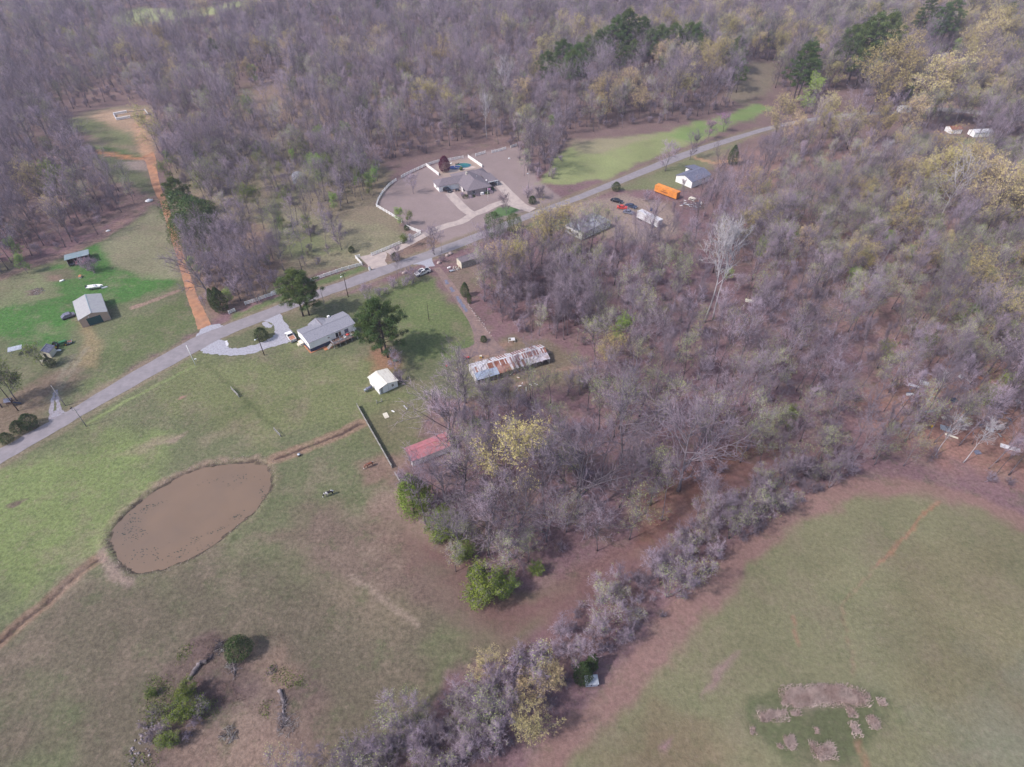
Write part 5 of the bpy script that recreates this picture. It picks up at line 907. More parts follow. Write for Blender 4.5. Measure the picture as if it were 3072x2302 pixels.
# --- deer blind
lc, rz, L = frame((13.5,42.8), (15.7,43.0)); t = thing('deer_blind', 'small grey box blind beside the dark cedar at the field edge', 'deer blind', lc, rz)
MB().box(0,L,0,1.35,.25,1.5).build('wall', M['tin_blue'], t); b = MB()
for i in range(5): b = MB(); slab(b, [(-.12+i*.24,-.15,1.55),(.11+i*.24,-.15,1.55),(.11+i*.24,1.5,1.75),(-.12+i*.24,1.5,1.75)], .04); b.build('roof_board', M['metal'], t)
for i in range(5): b = MB(); slab(b, [(1.14+i*.24,-.25,1.65),(1.36+i*.24,-.25,1.65),(1.36+i*.24,1.5,1.82),(1.14+i*.24,1.5,1.82)], .04); b.build('roof_board', M['metal'], t)
MB().box(.95,1.1,-.02,-.001,.5,1.3).build('slot', M['dark'], t)
for x in (.05, L-.15):
    for y in (.05,1.2): MB().box(x,x+.1,y,y+.1,-.1,.25).build('leg', M['wood_brown'], t)
# --- horses: one skinned body each
def horse(label, loc, rz, mats, graze=True, s=1.0):
    vs = [(-.75,0,1.30),(-.35,0,1.22),(.15,0,1.18),(.6,0,1.28),(.95,0,1.35 if graze else 1.65),(1.3,0,.85 if graze else 1.95),(1.5,0,.42 if graze else 2.0),(1.62,0,.12 if graze else 1.8)]; es = [(i, i+1) for i in range(7)]; rd = [.30,.33,.34,.30,.20,.14,.13,.07]
    for sx, sy, b in ((-.70,-.2,0),(-.62,.2,0),(.55,-.18,3),(.68,.18,3)):
        i = len(vs); hind = sx < 0
        vs += [(sx,sy,.95),(sx+(-.12 if hind else .02),sy,.55),(sx,sy,.12),(sx+.06,sy,.02)]; es += [(b,i),(i,i+1),(i+1,i+2),(i+2,i+3)]; rd += [.16 if hind else .12,.075,.05,.065]
    i = len(vs); vs += [(-1.08,0,1.2),(-1.2,0,.6)]; es += [(0,i),(i,i+1)]; rd += [.06,.05]
    for sy in (-.07,.07): i = len(vs); vs.append((1.28 if graze else 1.25,sy,.98 if graze else 2.15)); es.append((5,i)); rd.append(.03)
    me = bpy.data.meshes.new('horse'); me.from_pydata(vs, es, []); o = bpy.data.objects.new('horse', me); COL.objects.link(o); m = o.modifiers.new('skin', 'SKIN'); o.modifiers.new('sub', 'SUBSURF').render_levels = 2
    o.modifiers['sub'].levels = 2
    for v, r in zip(me.skin_vertices[0].data, rd): v.radius = (r*.95, r)
    me.skin_vertices[0].data[1].use_root = True; me.materials.append(mats); o.location = (*loc, 0); o.rotation_euler = (0,0,rz); o.scale = (s,s,s); tag(o, label, 'horse'); return o
def piebald(name, a, b, sc_, thr):
    return mat(name, a, .6, .05, sc_, .2, col2=b, thr=thr)
M['pinto'] = piebald('black_and_white_hair', (.02,.018,.02), (.62,.60,.60), 2.6, (.47,.50)); M['pinto_b'] = piebald('brown_and_white_hair', (.19,.075,.05), (.62,.58,.55), 2.6, (.53,.56))
horse('black and white pinto horse grazing in the pasture right of the pond', Sp(990,1486), .45+math.pi, M['pinto'], True, 1.05); horse('brown and white pinto horse standing near the end of the long board fence', Sp(1060+260*.193,1180+1140*.193), .55+math.pi, M['pinto_b'], True, 1.0)
x, y = Sp(898,1367); small('black_bucket', 'dark bucket near the ditch above the pond', 'bucket', (x, y), 0, [('body', MB().tube([(0,0,0),(0,0,.6)], [.35,.4], 9), 'paint_black'), ('rim', MB().tube([(0,0,.6),(0,0,.64)], .43, 9), 'metal')])
# --- rock pile with fallen logs
def log(label, pts, rad, m='log', cat='log', br=0):
    p0 = Vector((*pts[0], 0)); L_ = [Vector((*p, 0))-p0+Vector((0,0,r*.8)) for p, r in zip(pts, rad)]; t = thing('fallen_log', label, cat, (p0.x, p0.y, Hz(p0.x, p0.y))); b = MB(); rr = random.Random(int(abs(pts[0][0])*10))
    pl = []; ra = []
    for i in range(len(L_)-1):
        for k in range(4): f = k/4; pl.append(L_[i].lerp(L_[i+1], f)+Vector((rr.gauss(0,.05), rr.gauss(0,.05), rr.gauss(0,.03)))); ra.append((rad[i]*(1-f)+rad[i+1]*f)*rr.uniform(.8,1.2))
    pl.append(L_[-1]); ra.append(rad[-1]); b.tube(pl, ra, 8); b.build('trunk', M[m], t); b2 = MB()
    for _ in range(br):
        q = rr.choice(pl[len(pl)//3:]); d = Vector((rr.gauss(0,1), rr.gauss(0,1), abs(rr.gauss(0,.4)))).normalized()*rr.uniform(.6,1.8); e = q+d; b2.tube([q, q+d*.5+Vector((rr.gauss(0,.1),rr.gauss(0,.1),.1)), e], [.06,.04,.015], 4, cap=False)
        for _ in range(2): f = q+d*rr.uniform(.4,1); b2.tube([f, f+Vector((rr.gauss(0,.5),rr.gauss(0,.5),rr.uniform(0,.4)))], [.025,.01], 3, cap=False)
    if br: b2.build('branches', M[m], t)
log('thick bleached log lying at the top of the rock pile', PB([(1040,1180),(1075,1130),(1110,1085),(1145,1075)]), [.25,.42,.45,.3]); log('charred black log end beyond the bleached log', PB([(1155,1065),(1175,1040)]), [.2,.14], 'char', br=22)
log('charred branch lying left of the olive cedar', PB([(1190,1010),(1215,975)]), [.16,.09], 'char', br=26)
log('slim grey trunk with dark root end below the olive cedar', PB([(1285,1065),(1290,1105),(1298,1150)]), [.24,.16,.10], 'log', br=30); log('fallen tree with a fan of pale dead branches at the bottom of the rock pile', PB([(1545,1235),(1565,1290),(1565,1370),(1560,1440)]), [.40,.30,.14,.05], 'log', br=60)
pile('branch_pile', 'mat of dead branches under the fallen tree', PB([(1590,1425)])[0], 120, 2.0, ['log','wood_grey'], (.5,1.5), (.012,.03), .4, 'branches'); pile('branch_pile', 'long low heap of grey branches near the bottom edge', PB([(1265,1475)])[0], 90, 1.5, ['wood_grey','char','log'], (.5,1.6), (.02,.045), .35, 'branches'); tufts_later = True
pile('branch_pile', 'charred sticks below the olive cedar', PB([(1275,1090)])[0], 60, 1.0, ['char','wood_grey'], (.3,1.0), (.02,.05), .35, 'branches'); pile('branch_pile', 'dark sticks between the bleached log and the olive cedar', PB([(1215,1000)])[0], 50, 1.1, ['char','wood_grey'], (.3,1.1), (.02,.05), .3, 'branches'); pile('branch_pile', 'dead sticks right of the olive cedar', PB([(1500,1120)])[0], 45, 1.0, ['char','log'], (.3,1.1), (.015,.04), .3, 'branches')
rocks = MB()
for _ in range(70):
    a, b_ = rg.uniform(0,1), rg.gauss(0,1); q = PB([(840-110*a+b_*28, 1400+250*a+rg.gauss(0,16))])[0]; r = rg.uniform(.1,.32); rocks.ball((q[0], q[1], r*.2), (r, r*.8, r*.5), 6, 4, 0, .3, rg)
tag(rocks.build('rock_rubble', M['log']), 'pale rubble of rocks below the lowest green shrub', 'rocks', None, 'stuff')
# dry weed tufts (nobody could count them)
def tufts(name, label, spots, n, hgt, m, blade=.05):
    b = []; rr = np.random.default_rng(len(label)); tot = 0
    for pts, dens in spots:
        a = np.array(pts); lo = a.min(0); hi = a.max(0); k = int((hi[0]-lo[0])*(hi[1]-lo[1])*dens); P = rr.uniform(lo, hi, (k, 2)); nx_ = fbm(P[:,0]*.8, P[:,1]*.8, 4, 2)-.5; P2 = P+nx_[:,None]*1.5
        dd = seg_dist(P2[:,0], P2[:,1], pts, True); ins = inside(P2[:,0], P2[:,1], pts); P = P[(ins & (rr.random(k) < .35+dd*1.2)) | (~ins & (dd < 1.2) & (rr.random(k) < .10))]; b.append(P)
    P = np.concatenate(b); k = len(P); z = H(P[:,0], P[:,1]); base = np.stack([P[:,0], P[:,1], z-.02], 1); d = rr.normal(size=(k,3)); d[:,2] = np.abs(d[:,2])+1.0; d /= np.linalg.norm(d,axis=1)[:,None]; h_ = hgt*rr.uniform(.5,1.2,(k,1)); tip = base+d*h_
    u = rr.normal(size=(k,3)); u -= (u*d).sum(1)[:,None]*d; u /= np.linalg.norm(u,axis=1)[:,None]; u *= blade
    v = np.stack([base-u, base+u, tip], 1).reshape(-1,3); f = np.arange(3*k).reshape(-1,3); me = bpy.data.meshes.new(name); me.vertices.add(len(v)); me.vertices.foreach_set('co', v.ravel()); me.loops.add(f.size); me.loops.foreach_set('vertex_index', f.ravel()); me.polygons.add(len(f)); me.polygons.foreach_set('loop_start', np.arange(0, f.size, 3)); me.materials.append(M[m]); me.update(calc_edges=True)
    o = bpy.data.objects.new(name, me); COL.objects.link(o); tag(o, label, 'weeds', None, 'stuff')
WP = [PR([(870,1310),(890,1240),(960,1225),(1070,1200),(1180,1205),(1240,1240),(1360,1272),(1290,1315),(1180,1300),(1100,1310),(980,1330)]), PR([(740,1390),(760,1345),(900,1345),(880,1375),(780,1410)]), PR([(1395,1270),(1440,1290),(1435,1320),(1400,1310)]), PR([(1220,1325),(1270,1330),(1280,1370),(1235,1385)]), PR([(1330,1385),(1370,1375),(1415,1420),(1400,1450),(1340,1420)]), PR([(885,1480),(930,1490),(955,1550),(920,1565),(880,1510)]), PR([(1250,1400),(1300,1440),(1290,1500),(1260,1490)]), PR([(1020,1510),(1045,1520),(1050,1560),(1025,1555)]), PR([(1030,1570),(1150,1520),(1160,1590),(1120,1620),(1040,1595)]), PR([(840,1525),(875,1540),(870,1560),(845,1550)]), PR([(910,1340),(970,1340),(980,1375),(930,1375)]), PR([(695,1440),(720,1445),(715,1480),(698,1470)]), PR([(1040,1440),(1065,1445),(1070,1475),(1050,1470)])]
tufts('dry_weeds', 'pale pinkish dry weed clumps in the lower right field', [(p, 420) for p in WP], 0, .7, 'weed', .04)
EDGE = [((p.x-cx)*k_+cx, (p.y-cy)*k_+cy) for k_ in (1.10,) for p in pp]
tufts('pond_weeds', 'dry weeds growing round the rim of the pond', [([( (p.x-cx)*1.10+cx, (p.y-cy)*1.16+cy), ((pp[(i+1)%len(pp)].x-cx)*1.10+cx, (pp[(i+1)%len(pp)].y-cy)*1.16+cy), ((pp[(i+1)%len(pp)].x-cx)*1.01+cx, (pp[(i+1)%len(pp)].y-cy)*1.01+cy), ((p.x-cx)*1.01+cx, (p.y-cy)*1.01+cy)], 9) for i, p in enumerate(pp)], 0, .4, 'weed', .035)
M['weed_gold'] = mat('golden_dead_grass', (.30,.21,.15), .95, .2, .8, .1, col2=(.26,.18,.12)); 
tufts('dead_grass', 'golden dead grass on the rock pile', [(PB([(1440,1030),(1560,960),(1660,1010),(1700,1100),(1640,1150),(1500,1120)]), 6), (PB([(880,1180),(1000,1080),(1200,960),(1280,1010),(1100,1200),(950,1230)]), 16), (PB([(1000,1400),(1200,1280),(1500,1300),(1700,1480),(1500,1658),(1000,1640)]), 9), (PB([(1180,1060),(1300,1060),(1340,1200),(1240,1200)]), 18)], 0, .3, 'weed_gold', .03)
tufts('green_scrub', 'low dark green scrub on the rock pile', [(PB([(800,1180),(900,1150),(1000,1250),(980,1420),(900,1500),(800,1400)]), 30), (PB([(1090,1280),(1200,1270),(1220,1360),(1120,1400)]), 26), (PB([(1480,1080),(1620,1130),(1720,1210),(1600,1230),(1480,1160)]), 26), (PB([(1440,1290),(1500,1280),(1490,1400),(1430,1400)]), 26), (PB([(700,1560),(880,1580),(860,1680),(700,1680)]), 22), (PB([(980,1000),(1080,960),(1060,1060),(960,1100)]), 22)], 0, .5, 'leaf_lime', .05)
tufts('brown_brush', 'reddish brown dead brush on the rock pile', [(PB([(1080,1180),(1300,1190),(1400,1280),(1250,1320),(1090,1290)]), 34), (PB([(1050,980),(1200,900),(1280,960),(1150,1060)]), 26), (PB([(1380,920),(1560,900),(1580,960),(1400,990)]), 20)], 0, .6, 'wood_brown', .02)
# --- junk in the right wood
rg = random.Random(91)
JK = [(2745,1160,2.6,.5,-.5,'metal_white','long white gutter lying above the junk'),(2775,1152,2.4,1.6,-.4,'metal_white','pale sheet beside the long gutter'),(2725,1185,2.2,.6,.1,'metal_white','low white panel left of the junk'),(2882,1133,1.6,1.2,.6,'metal_white','white curled sheet with a dark opening'),(2900,1140,.3,1.8,.3,'metal_white','narrow white strip beside the curled sheet'),(2790,1236,3.6,.5,.25,'tin_blue','long grey blue tube on the leaf litter'),(2834,1257,1.4,1.0,.3,'cream','cream lumps at the middle of the junk'),(2793,1280,1.0,.7,.5,'paint_yellow','yellow toy or can among the leaves'),(2847,1308,3.0,.35,-.55,'cream','long cream plank in the leaf litter'),(2840,1290,2.4,1.6,-.4,'metal','dull grey heap above the cream plank'),(2965,1290,1.8,1.0,-.6,'metal_white','white and pink sheets at right'),(3000,1280,2.6,1.4,.2,'rock','pinkish cloth heap at the right'),(3035,1348,4.4,1.0,-.45,'metal_white','white frame of a wrecked trailer cut by the right edge'),(3055,1208,1.4,1.1,.3,'metal_white','bright white barrel by the right edge'),(3052,1170,1.6,1.6,.2,'metal_white','bright white box by the right edge'),(2940,1135,1.8,.6,-.7,'bed_rust','rusty brown pipe above the right junk'),(2932,1357,1.6,1.0,.1,'shingle_dark','dark tyre heap near the right field'),(2860,1200,2.0,1.4,.3,'skirt','dark blue heap in the middle of the junk'),(2245,905,2.6,1.4,-.3,'cream','pale heap of split logs among slender trees')]
for sx, sy, a_, b_, r_, m, lb in JK:
    x, y = Sp(sx, sy); t = thing('scrap_item', lb, 'scrap', (x, y, Hz(x, y)), r_)
    for i in range(3):
        ox, oy = rg.uniform(-.2,.2)*a_, rg.uniform(-.25,.25)*b_; k_ = .55+.45*(i == 0); b = MB(); tl = rg.uniform(.05,.3)
        b.add([(ox-a_/2*k_,oy-b_/2*k_,.02),(ox+a_/2*k_,oy-b_/2*k_,.05),(ox+a_/2*k_,oy+b_/2*k_,tl),(ox-a_/2*k_,oy+b_/2*k_,tl+.1),(ox-a_/2*k_,oy-b_/2*k_,.16),(ox+a_/2*k_,oy-b_/2*k_,.2),(ox+a_/2*k_,oy+b_/2*k_,tl+.2),(ox-a_/2*k_,oy+b_/2*k_,tl+.3)], [(0,3,2,1),(4,5,6,7),(0,1,5,4),(1,2,6,5),(2,3,7,6),(3,0,4,7)]); b.build('panel', M[m], t)
pile('scrap_heap', 'scattered dark scrap over the leaf litter on the right', Sp(2880,1230), 120, 13, ['metal','wood_brown','shingle_dark','rust'], (.4,1.8), (.03,.08), .3, 'scrap', True)
# more houses among the golden oaks, top right
for sx, sy, lb, L_, W_, m in ((2700,338,'white vehicle or shed glimpsed under the golden oaks',6,4,'white'),(2920,412,'low pale shed beside the far right road',10,5,'metal_white'),(2850,402,'small dark red shed left of the pale one',6,5,'rust')):
    x, y = G(sx/3, sy/3); t = thing('far_shed', lb, 'shed', (x, y, Hz(x, y)), .1); gable(t, L_, W_, 2.3, 3.2, 'x', M['siding'], M[m], .2, .08, .5)

# ------------------------------------------------------------------ haze: one closed box of thin even air round everything
hz = MB().box(-2700, 2700, -1300, 3700, -45, 122).build('haze', bpy.data.materials.new('haze_air')); tag(hz, 'thin pale spring haze lying over the whole valley', 'haze', None, 'stuff')
hm = hz.data.materials[0]; hm.use_nodes = True; hm.node_tree.nodes.clear(); ho = hm.node_tree.nodes.new('ShaderNodeOutputMaterial'); hv_ = hm.node_tree.nodes.new('ShaderNodeVolumePrincipled')
hv_.inputs['Density'].default_value = .00024; hv_.inputs['Color'].default_value = (.82,.78,1,1); hv_.inputs['Anisotropy'].default_value = .2; hm.node_tree.links.new(hv_.outputs[0], ho.inputs['Volume'])

# ------------------------------------------------------------------ tree prototypes (one skeleton grower, many kinds)
def grow(seed, h, base=.35, spread=.38, n1=14, n2=6, n3=5, n4=6, r0=.17, up=.35, ang=55, tw=.0155, tlen=1.05, forks=1, lean=.03):
    """returns wood builder, twig arrays, tip points; a tree of height h with its foot at the origin"""
    rg = random.Random(seed); wood = MB(); tv = []; tips = []
    def perp(d):
        a = Vector((rg.gauss(0,1), rg.gauss(0,1), rg.gauss(0,1))); a -= a.dot(d)*d
        return a.normalized()
    def child(d, a): return (d*math.cos(a)+perp(d)*math.sin(a)).normalized()
    def path(p, d, L, n, bend, upb):
        pts = [p.copy()]
        for _ in range(n):
            d = (d+Vector((rg.gauss(0,bend), rg.gauss(0,bend), rg.gauss(0,bend)+upb))).normalized(); p = p+d*(L/n); pts.append(p.copy())
        return pts, d
    def twig(a, b, r):
        d = (b-a).normalized(); u = d.orthogonal().normalized()*r; v = d.cross(u)
        tv.extend((a+u, a-u*.5+v*.87, a-u*.5-v*.87, b))
    R_ = h*spread
    for fk in range(forks):
        d0 = Vector((rg.gauss(0,lean), rg.gauss(0,lean), 1)).normalized()
        if forks > 1: t = 6.283*fk/forks+rg.random(); d0 = Vector((math.cos(t)*.3, math.sin(t)*.3, 1)).normalized()
        tr, _ = path(Vector((0,0,-.15)), d0, h*rg.uniform(.86,.97), 8, .05, .06)
        rr = [r0*(1-i/8.6) for i in range(9)]; rr[0] *= 1.35
        wood.tube(tr, rr, 6)
        for i in range(n1):
            f = base+(1-base)*((i+rg.random())/n1)**.9*.97; k = min(int(f*8), 7); p = tr[k].lerp(tr[k+1], f*8-k)
            env = math.sin(math.pi*min(1, max(0, (f-base)/(1-base))*.80+.16))**.7
            a = ang*(1-.45*f)+rg.uniform(-10,10); d = child(d0, R(a)); L = R_*env*rg.uniform(.75,1.15)/max(.5, math.sin(R(a)))*.85
            if L < .6: L = .6
            lp, _ = path(p, d, L, 4, .13, up*.25); rl = max(.025, r0*.50*(1-f*.5))
            wood.tube(lp, [rl*(1-q/4.6) for q in range(5)], 4, cap=False)
            for j in range(n2):
                g = .25+.75*(j+rg.random())/n2; k2 = min(int(g*4), 3); q = lp[k2].lerp(lp[k2+1], g*4-k2); dd = (lp[k2+1]-lp[k2]).normalized()
                L2 = L*.48*(1.15-g*.6)*rg.uniform(.7,1.2); bp, _ = path(q, child(dd, R(rg.uniform(25,60))), L2, 2, .12, up*.3)
                wood.tube(bp, [rl*.52, rl*.38, rl*.18], 3, cap=False)
                for m in range(n3):
                    e = (m+rg.random())/n3; q2 = bp[0].lerp(bp[1], e*2) if e < .5 else bp[1].lerp(bp[2], e*2-1)
                    d3 = child((bp[2]-bp[0]).normalized(), R(rg.uniform(20,60))); L3 = max(.5, L2*.5)*rg.uniform(.7,1.2); e3 = q2+(d3+Vector((0,0,up*.4))).normalized()*L3
                    twig(q2, e3, tw*2.0)
                    for _ in range(n4):
                        q3 = q2.lerp(e3, rg.uniform(.15,1)); d4 = (child(d3, R(rg.uniform(15,55)))+Vector((0,0,up*.5))).normalized()
                        e4 = q3+d4*tlen*rg.uniform(.5,1.2); twig(q3, e4, tw); tips.append(e4)
    return wood, np.array([tuple(v) for v in tv], float), np.array([tuple(v) for v in tips], float), rg
def arr_mesh(name, verts, faces, mats, mi=None):
    me = bpy.data.meshes.new(name); n = faces.shape[1]
    me.vertices.add(len(verts)); me.vertices.foreach_set('co', verts.astype(np.float32).ravel())
    me.loops.add(faces.size); me.loops.foreach_set('vertex_index', faces.astype(np.int32).ravel()); me.polygons.add(len(faces))
    me.polygons.foreach_set('loop_start', np.arange(0, faces.size, n, dtype=np.int32))
    for m in mats: me.materials.append(m)
    if mi is not None: me.polygons.foreach_set('material_index', mi)
    me.update(calc_edges=True); return me
def twig_arrays(tv):
    k = np.arange(len(tv)//4)*4
    f = np.concatenate([np.stack([k, k+1, k+3], 1), np.stack([k+1, k+2, k+3], 1), np.stack([k+2, k, k+3], 1)]); return tv, f
def leaf_tris(pts, size, rng, flat=0.0):
    n = len(pts); a = rng.normal(size=(n, 3)); a[:, 2] *= (1-flat); a /= np.linalg.norm(a, axis=1)[:, None]
    b = rng.normal(size=(n, 3)); b -= (a*b).sum(1)[:, None]*a; b /= np.linalg.norm(b, axis=1)[:, None]
    s = size*rng.uniform(.6, 1.4, (n, 1)); v = np.stack([pts-a*s*.5, pts+b*s*.45, pts+a*s*.55], 1).reshape(-1, 3)
    return v, np.arange(3*n).reshape(-1, 3)
def crown_mesh(name, tv, leaf_pts, leaf_size, tmat, lmat, seed):
    rng = np.random.default_rng(seed); V_, F_ = twig_arrays(tv); mi = np.zeros(len(F_), np.int32)
    if leaf_pts is not None and len(leaf_pts):
        lv, lf = leaf_tris(leaf_pts, leaf_size, rng); F_ = np.concatenate([F_, lf+len(V_)]); V_ = np.concatenate([V_, lv]); mi = np.concatenate([mi, np.ones(len(lf), np.int32)])
    return arr_mesh(name, V_, F_, [tmat, lmat or tmat], mi)
M['leaf_lime2'] = mat('lime_leaves', (.19,.25,.045), .8, .3, .9, .1, rnd=.12, col2=(.11,.16,.035))
PROTO = {}      # kind -> list of (height, trunk mesh, crown mesh)
def add_bare(kind, seed, h, bark, tmat, leaf=None, lsize=.16, lfrac=0, lrep=1, **kw):
    wood, tv, tips, rg = grow(seed, h, **kw); rng = np.random.default_rng(seed); lp = None
    if leaf:
        sel = tips
        if lfrac < 1:      # whole boughs in leaf, others bare: patchy crown
            k = fbm(tips[:,0]/1.7+seed, tips[:,1]/1.7+tips[:,2]/2.1, seed, 2); sel = tips[k > np.quantile(k, 1-lfrac)]
        lp = np.concatenate([sel+rng.normal(scale=.16, size=sel.shape) for _ in range(lrep)])
    PROTO.setdefault(kind, []).append((h, wood.mesh('trunk', bark), crown_mesh('crown', tv, lp, lsize, tmat, leaf, seed)))
for s_ in range(5): add_bare('bare', 10+s_, [19,23,17,22,20][s_], M['bark'], M['twig'], base=.30+.05*(s_ % 3), spread=[.31,.38,.27,.34,.43][s_], n1=[15,17,13,15,18][s_], n2=6, n3=4, n4=4, r0=.18, up=.5)
for s_ in range(3): add_bare('budding', 30+s_, 17, M['bark'], M['twig'], M['leaf_bud'], .17, .85, 2, base=.28, spread=[.30,.36,.26][s_], n1=15, n3=4, n4=4, r0=.17, up=.45)
for s_ in range(3): add_bare('slender', 40+s_, 21, M['bark'], M['twig'], base=.5, spread=[.15,.18,.13][s_], n1=12, n2=5, n3=4, n4=6, r0=.13, up=.7, ang=42)
for s_ in range(2): add_bare('oak', 50+s_, 17, M['bark'], M['twig'], M['leaf_yellow'], .31, .92, 4, base=.25, spread=[.52,.44][s_], n1=17, n2=7, n3=5, n4=4, r0=.22, up=.35, ang=62)
for s_ in range(2): add_bare('oak_orange', 55+s_, 16, M['bark'], M['twig'], M['leaf_orange'], .30, .95, 4, base=.25, spread=[.48,.40][s_], n1=16, n2=6, n3=5, n4=4, r0=.2, up=.35, ang=62)
add_bare('big', 61, 22, M['bark'], M['twig'], base=.16, spread=.60, n1=22, n2=8, n3=5, n4=4, r0=.40, up=.3, ang=66, tw=.019, lean=.06)
add_bare('big', 62, 20, M['bark'], M['twig'], M['leaf_bud'], .16, .3, 1, base=.16, spread=.55, n1=20, n2=8, n3=5, n4=4, r0=.36, up=.3, ang=64, lean=.08)
add_bare('sycamore', 65, 27, M['bark_white'], M['bark_white'], base=.45, spread=.22, n1=15, n2=6, n3=4, n4=3, r0=.26, up=.6, ang=44, tw=.022)
add_bare('sycamore', 66, 22, M['bark_white'], M['bark_white'], base=.3, spread=.42, n1=14, n2=6, n3=4, n4=2, r0=.28, up=.3, ang=60, tw=.024)
for s_ in range(3): add_bare('brush', 70+s_, 4.2, M['bark'], M['twig'], base=.05, spread=.55, n1=7, n2=5, n3=4, n4=4, r0=.045, up=.4, tlen=.6, forks=4, tw=.014)
add_bare('brush_green', 75, 3.6, M['bark'], M['twig'], M['leaf_lime'], .16, .9, 1, base=.05, spread=.6, n1=7, n2=5, n3=3, n4=4, r0=.045, up=.4, tlen=.6, forks=3, tw=.012)
for s_ in range(2): add_bare('small', 80+s_, 7, M['bark'], M['twig'], base=.18, spread=.5, n1=15, n2=6, n3=5, n4=4, r0=.11, up=.4, tlen=.7, tw=.014)
for s_ in range(2): add_bare('hedge', 85+s_, 10, M['bark'], M['twig'], M['leaf_bud'], .15, .4*s_+.05, 1, base=.2, spread=.30, n1=9, n2=5, n3=4, n4=4, r0=.075, up=.7, tlen=.85, forks=3, tw=.014)
add_bare('green_tree', 90, 8, M['bark'], M['twig'], M['leaf_bright'], .26, 1, 3, base=.2, spread=.40, n1=14, n2=6, n3=4, n4=4, r0=.12, up=.4, tlen=.7)
add_bare('green_tree', 91, 9, M['bark'], M['twig'], M['leaf_lime'], .26, .9, 3, base=.2, spread=.42, n1=14, n2=6, n3=4, n4=4, r0=.12, up=.4, tlen=.7)
add_bare('redbud', 92, 7, M['bark'], M['twig'], M['leaf_pink'], .17, .9, 2, base=.25, spread=.46, n1=14, n2=6, n3=4, n4=4, r0=.1, up=.4, tlen=.7)
add_bare('blossom', 93, 5, M['bark'], M['twig'], M['leaf_white'], .16, .9, 2, base=.25, spread=.5, n1=12, n2=5, n3=4, n4=4, r0=.08, up=.4, tlen=.6)
def clump_crown(name, blobs, per, size, lmat, seed, hollow=.55):
    rng = np.random.default_rng(seed); P = []
    for (x, y, z, rx, rz) in blobs:
        n = int(per*rx*rx); d = rng.normal(size=(n, 3)); d /= np.linalg.norm(d, axis=1)[:, None]
        r = rng.uniform(hollow, 1.08, (n, 1)); r *= 1+.28*(fbm(d[:,0:1]*3+x*3, d[:,1:2]*3+d[:,2:3]*3+z, seed, 2)-.5)*2
        P.append(np.array([x, y, z])+d*r*np.array([rx, rx, rz]))
    P = np.concatenate(P); v, f = leaf_tris(P, size, rng); return arr_mesh(name, v, f, [lmat])
def add_pine(seed, h, wide, cb, lmat=None):
    rg = random.Random(seed); wood = MB(); top = Vector((rg.gauss(0,.4), rg.gauss(0,.4), h))
    tr = [Vector((0,0,-.2)).lerp(top, i/6)+Vector((rg.gauss(0,.08), rg.gauss(0,.08), 0))*(i > 0) for i in range(7)]
    wood.tube(tr, [.30*(1-i/7)+.03 for i in range(7)], 7); blobs = []
    for i in range(64):
        f = cb+(1-cb)*(i+rg.random())/64; t = i*2.4+rg.random(); env = math.sin(math.pi*min(1, (f-cb)/(1-cb)*.75+.24))**.8
        L = wide*env*rg.uniform(.45,1.25); k = min(int(f*6), 5); p = tr[k].lerp(tr[k+1], f*6-k); e = p+Vector((math.cos(t)*L, math.sin(t)*L, L*.22+rg.uniform(-.2,.5)))
        wood.tube([p, p.lerp(e, .5)+Vector((0,0,-.12)), e], [.07,.05,.02], 4, cap=False)
        r = wide*rg.uniform(.13,.25); blobs.append((*e, r, r*.62))
        if L > wide*.6: q = p.lerp(e, .6); blobs.append((q.x+rg.gauss(0,.5), q.y+rg.gauss(0,.5), q.z+.3, r*.8, r*.5))
    blobs.append((top.x, top.y, h, wide*.28, wide*.28))
    PROTO.setdefault('pine', []).append((h, wood.mesh('trunk', M['bark_dark']), clump_crown('crown', blobs, 170, .34, lmat or M['leaf_pine'], seed, .3)))
add_pine(1, 18, 6.0, .32); add_pine(2, 20, 6.4, .22); add_pine(3, 22, 5.0, .34)
def add_solid(kind, seed, h, prof, lmat, size, per, jag=.25):
    """dense crown: leaves on an uneven shell round a short trunk; prof: radius at height fractions"""
    rng = np.random.default_rng(seed); n = int(per); f = rng.random(n)**.8; t = rng.random(n)*6.283
    r = np.interp(f, np.linspace(0, 1, len(prof)), prof)*h; k = 1+jag*2*(fbm(np.cos(t)*1.7+f*4+seed*3, np.sin(t)*1.7+f*3+9, seed, 3)-.5)*1.5; r *= k*(1-.45*rng.random(n)**2)
    P = np.stack([np.cos(t)*r, np.sin(t)*r, .04*h+f*h*.97+rng.normal(scale=.04*h, size=n)*.5], 1)
    v, fc = leaf_tris(P, size, rng); wd = MB(); wd.tube([(0,0,-.1), (0,0,h*.45), (0,0,h*.9)], [h*.018+.03, h*.012+.02, .02], 6)
    for j in range(10):
        a = j*2.4; z = h*(.15+.07*j); q = np.interp(z/h, np.linspace(0, 1, len(prof)), prof)*h*.8; wd.tube([(0,0,z), (math.cos(a)*q, math.sin(a)*q, z+q*.4)], [.035,.012], 3, cap=False)
    PROTO.setdefault(kind, []).append((h, wd.mesh('trunk', M['bark_dark']), arr_mesh('crown', v, fc, [lmat])))
add_solid('cedar', 3, 9, [.20,.27,.27,.22,.15,.04], M['leaf_cedar'], .30, 5200)
add_solid('cedar', 4, 11, [.14,.20,.20,.17,.11,.03], M['leaf_cedar'], .32, 5200)
add_solid('cedar_lime', 5, 9, [.20,.25,.25,.22,.15,.04], M['leaf_lime2'], .24, 6500, .5)
add_solid('round_dark', 6, 4, [.35,.46,.50,.46,.32,.10], M['leaf_cedar'], .22, 3800, .3)
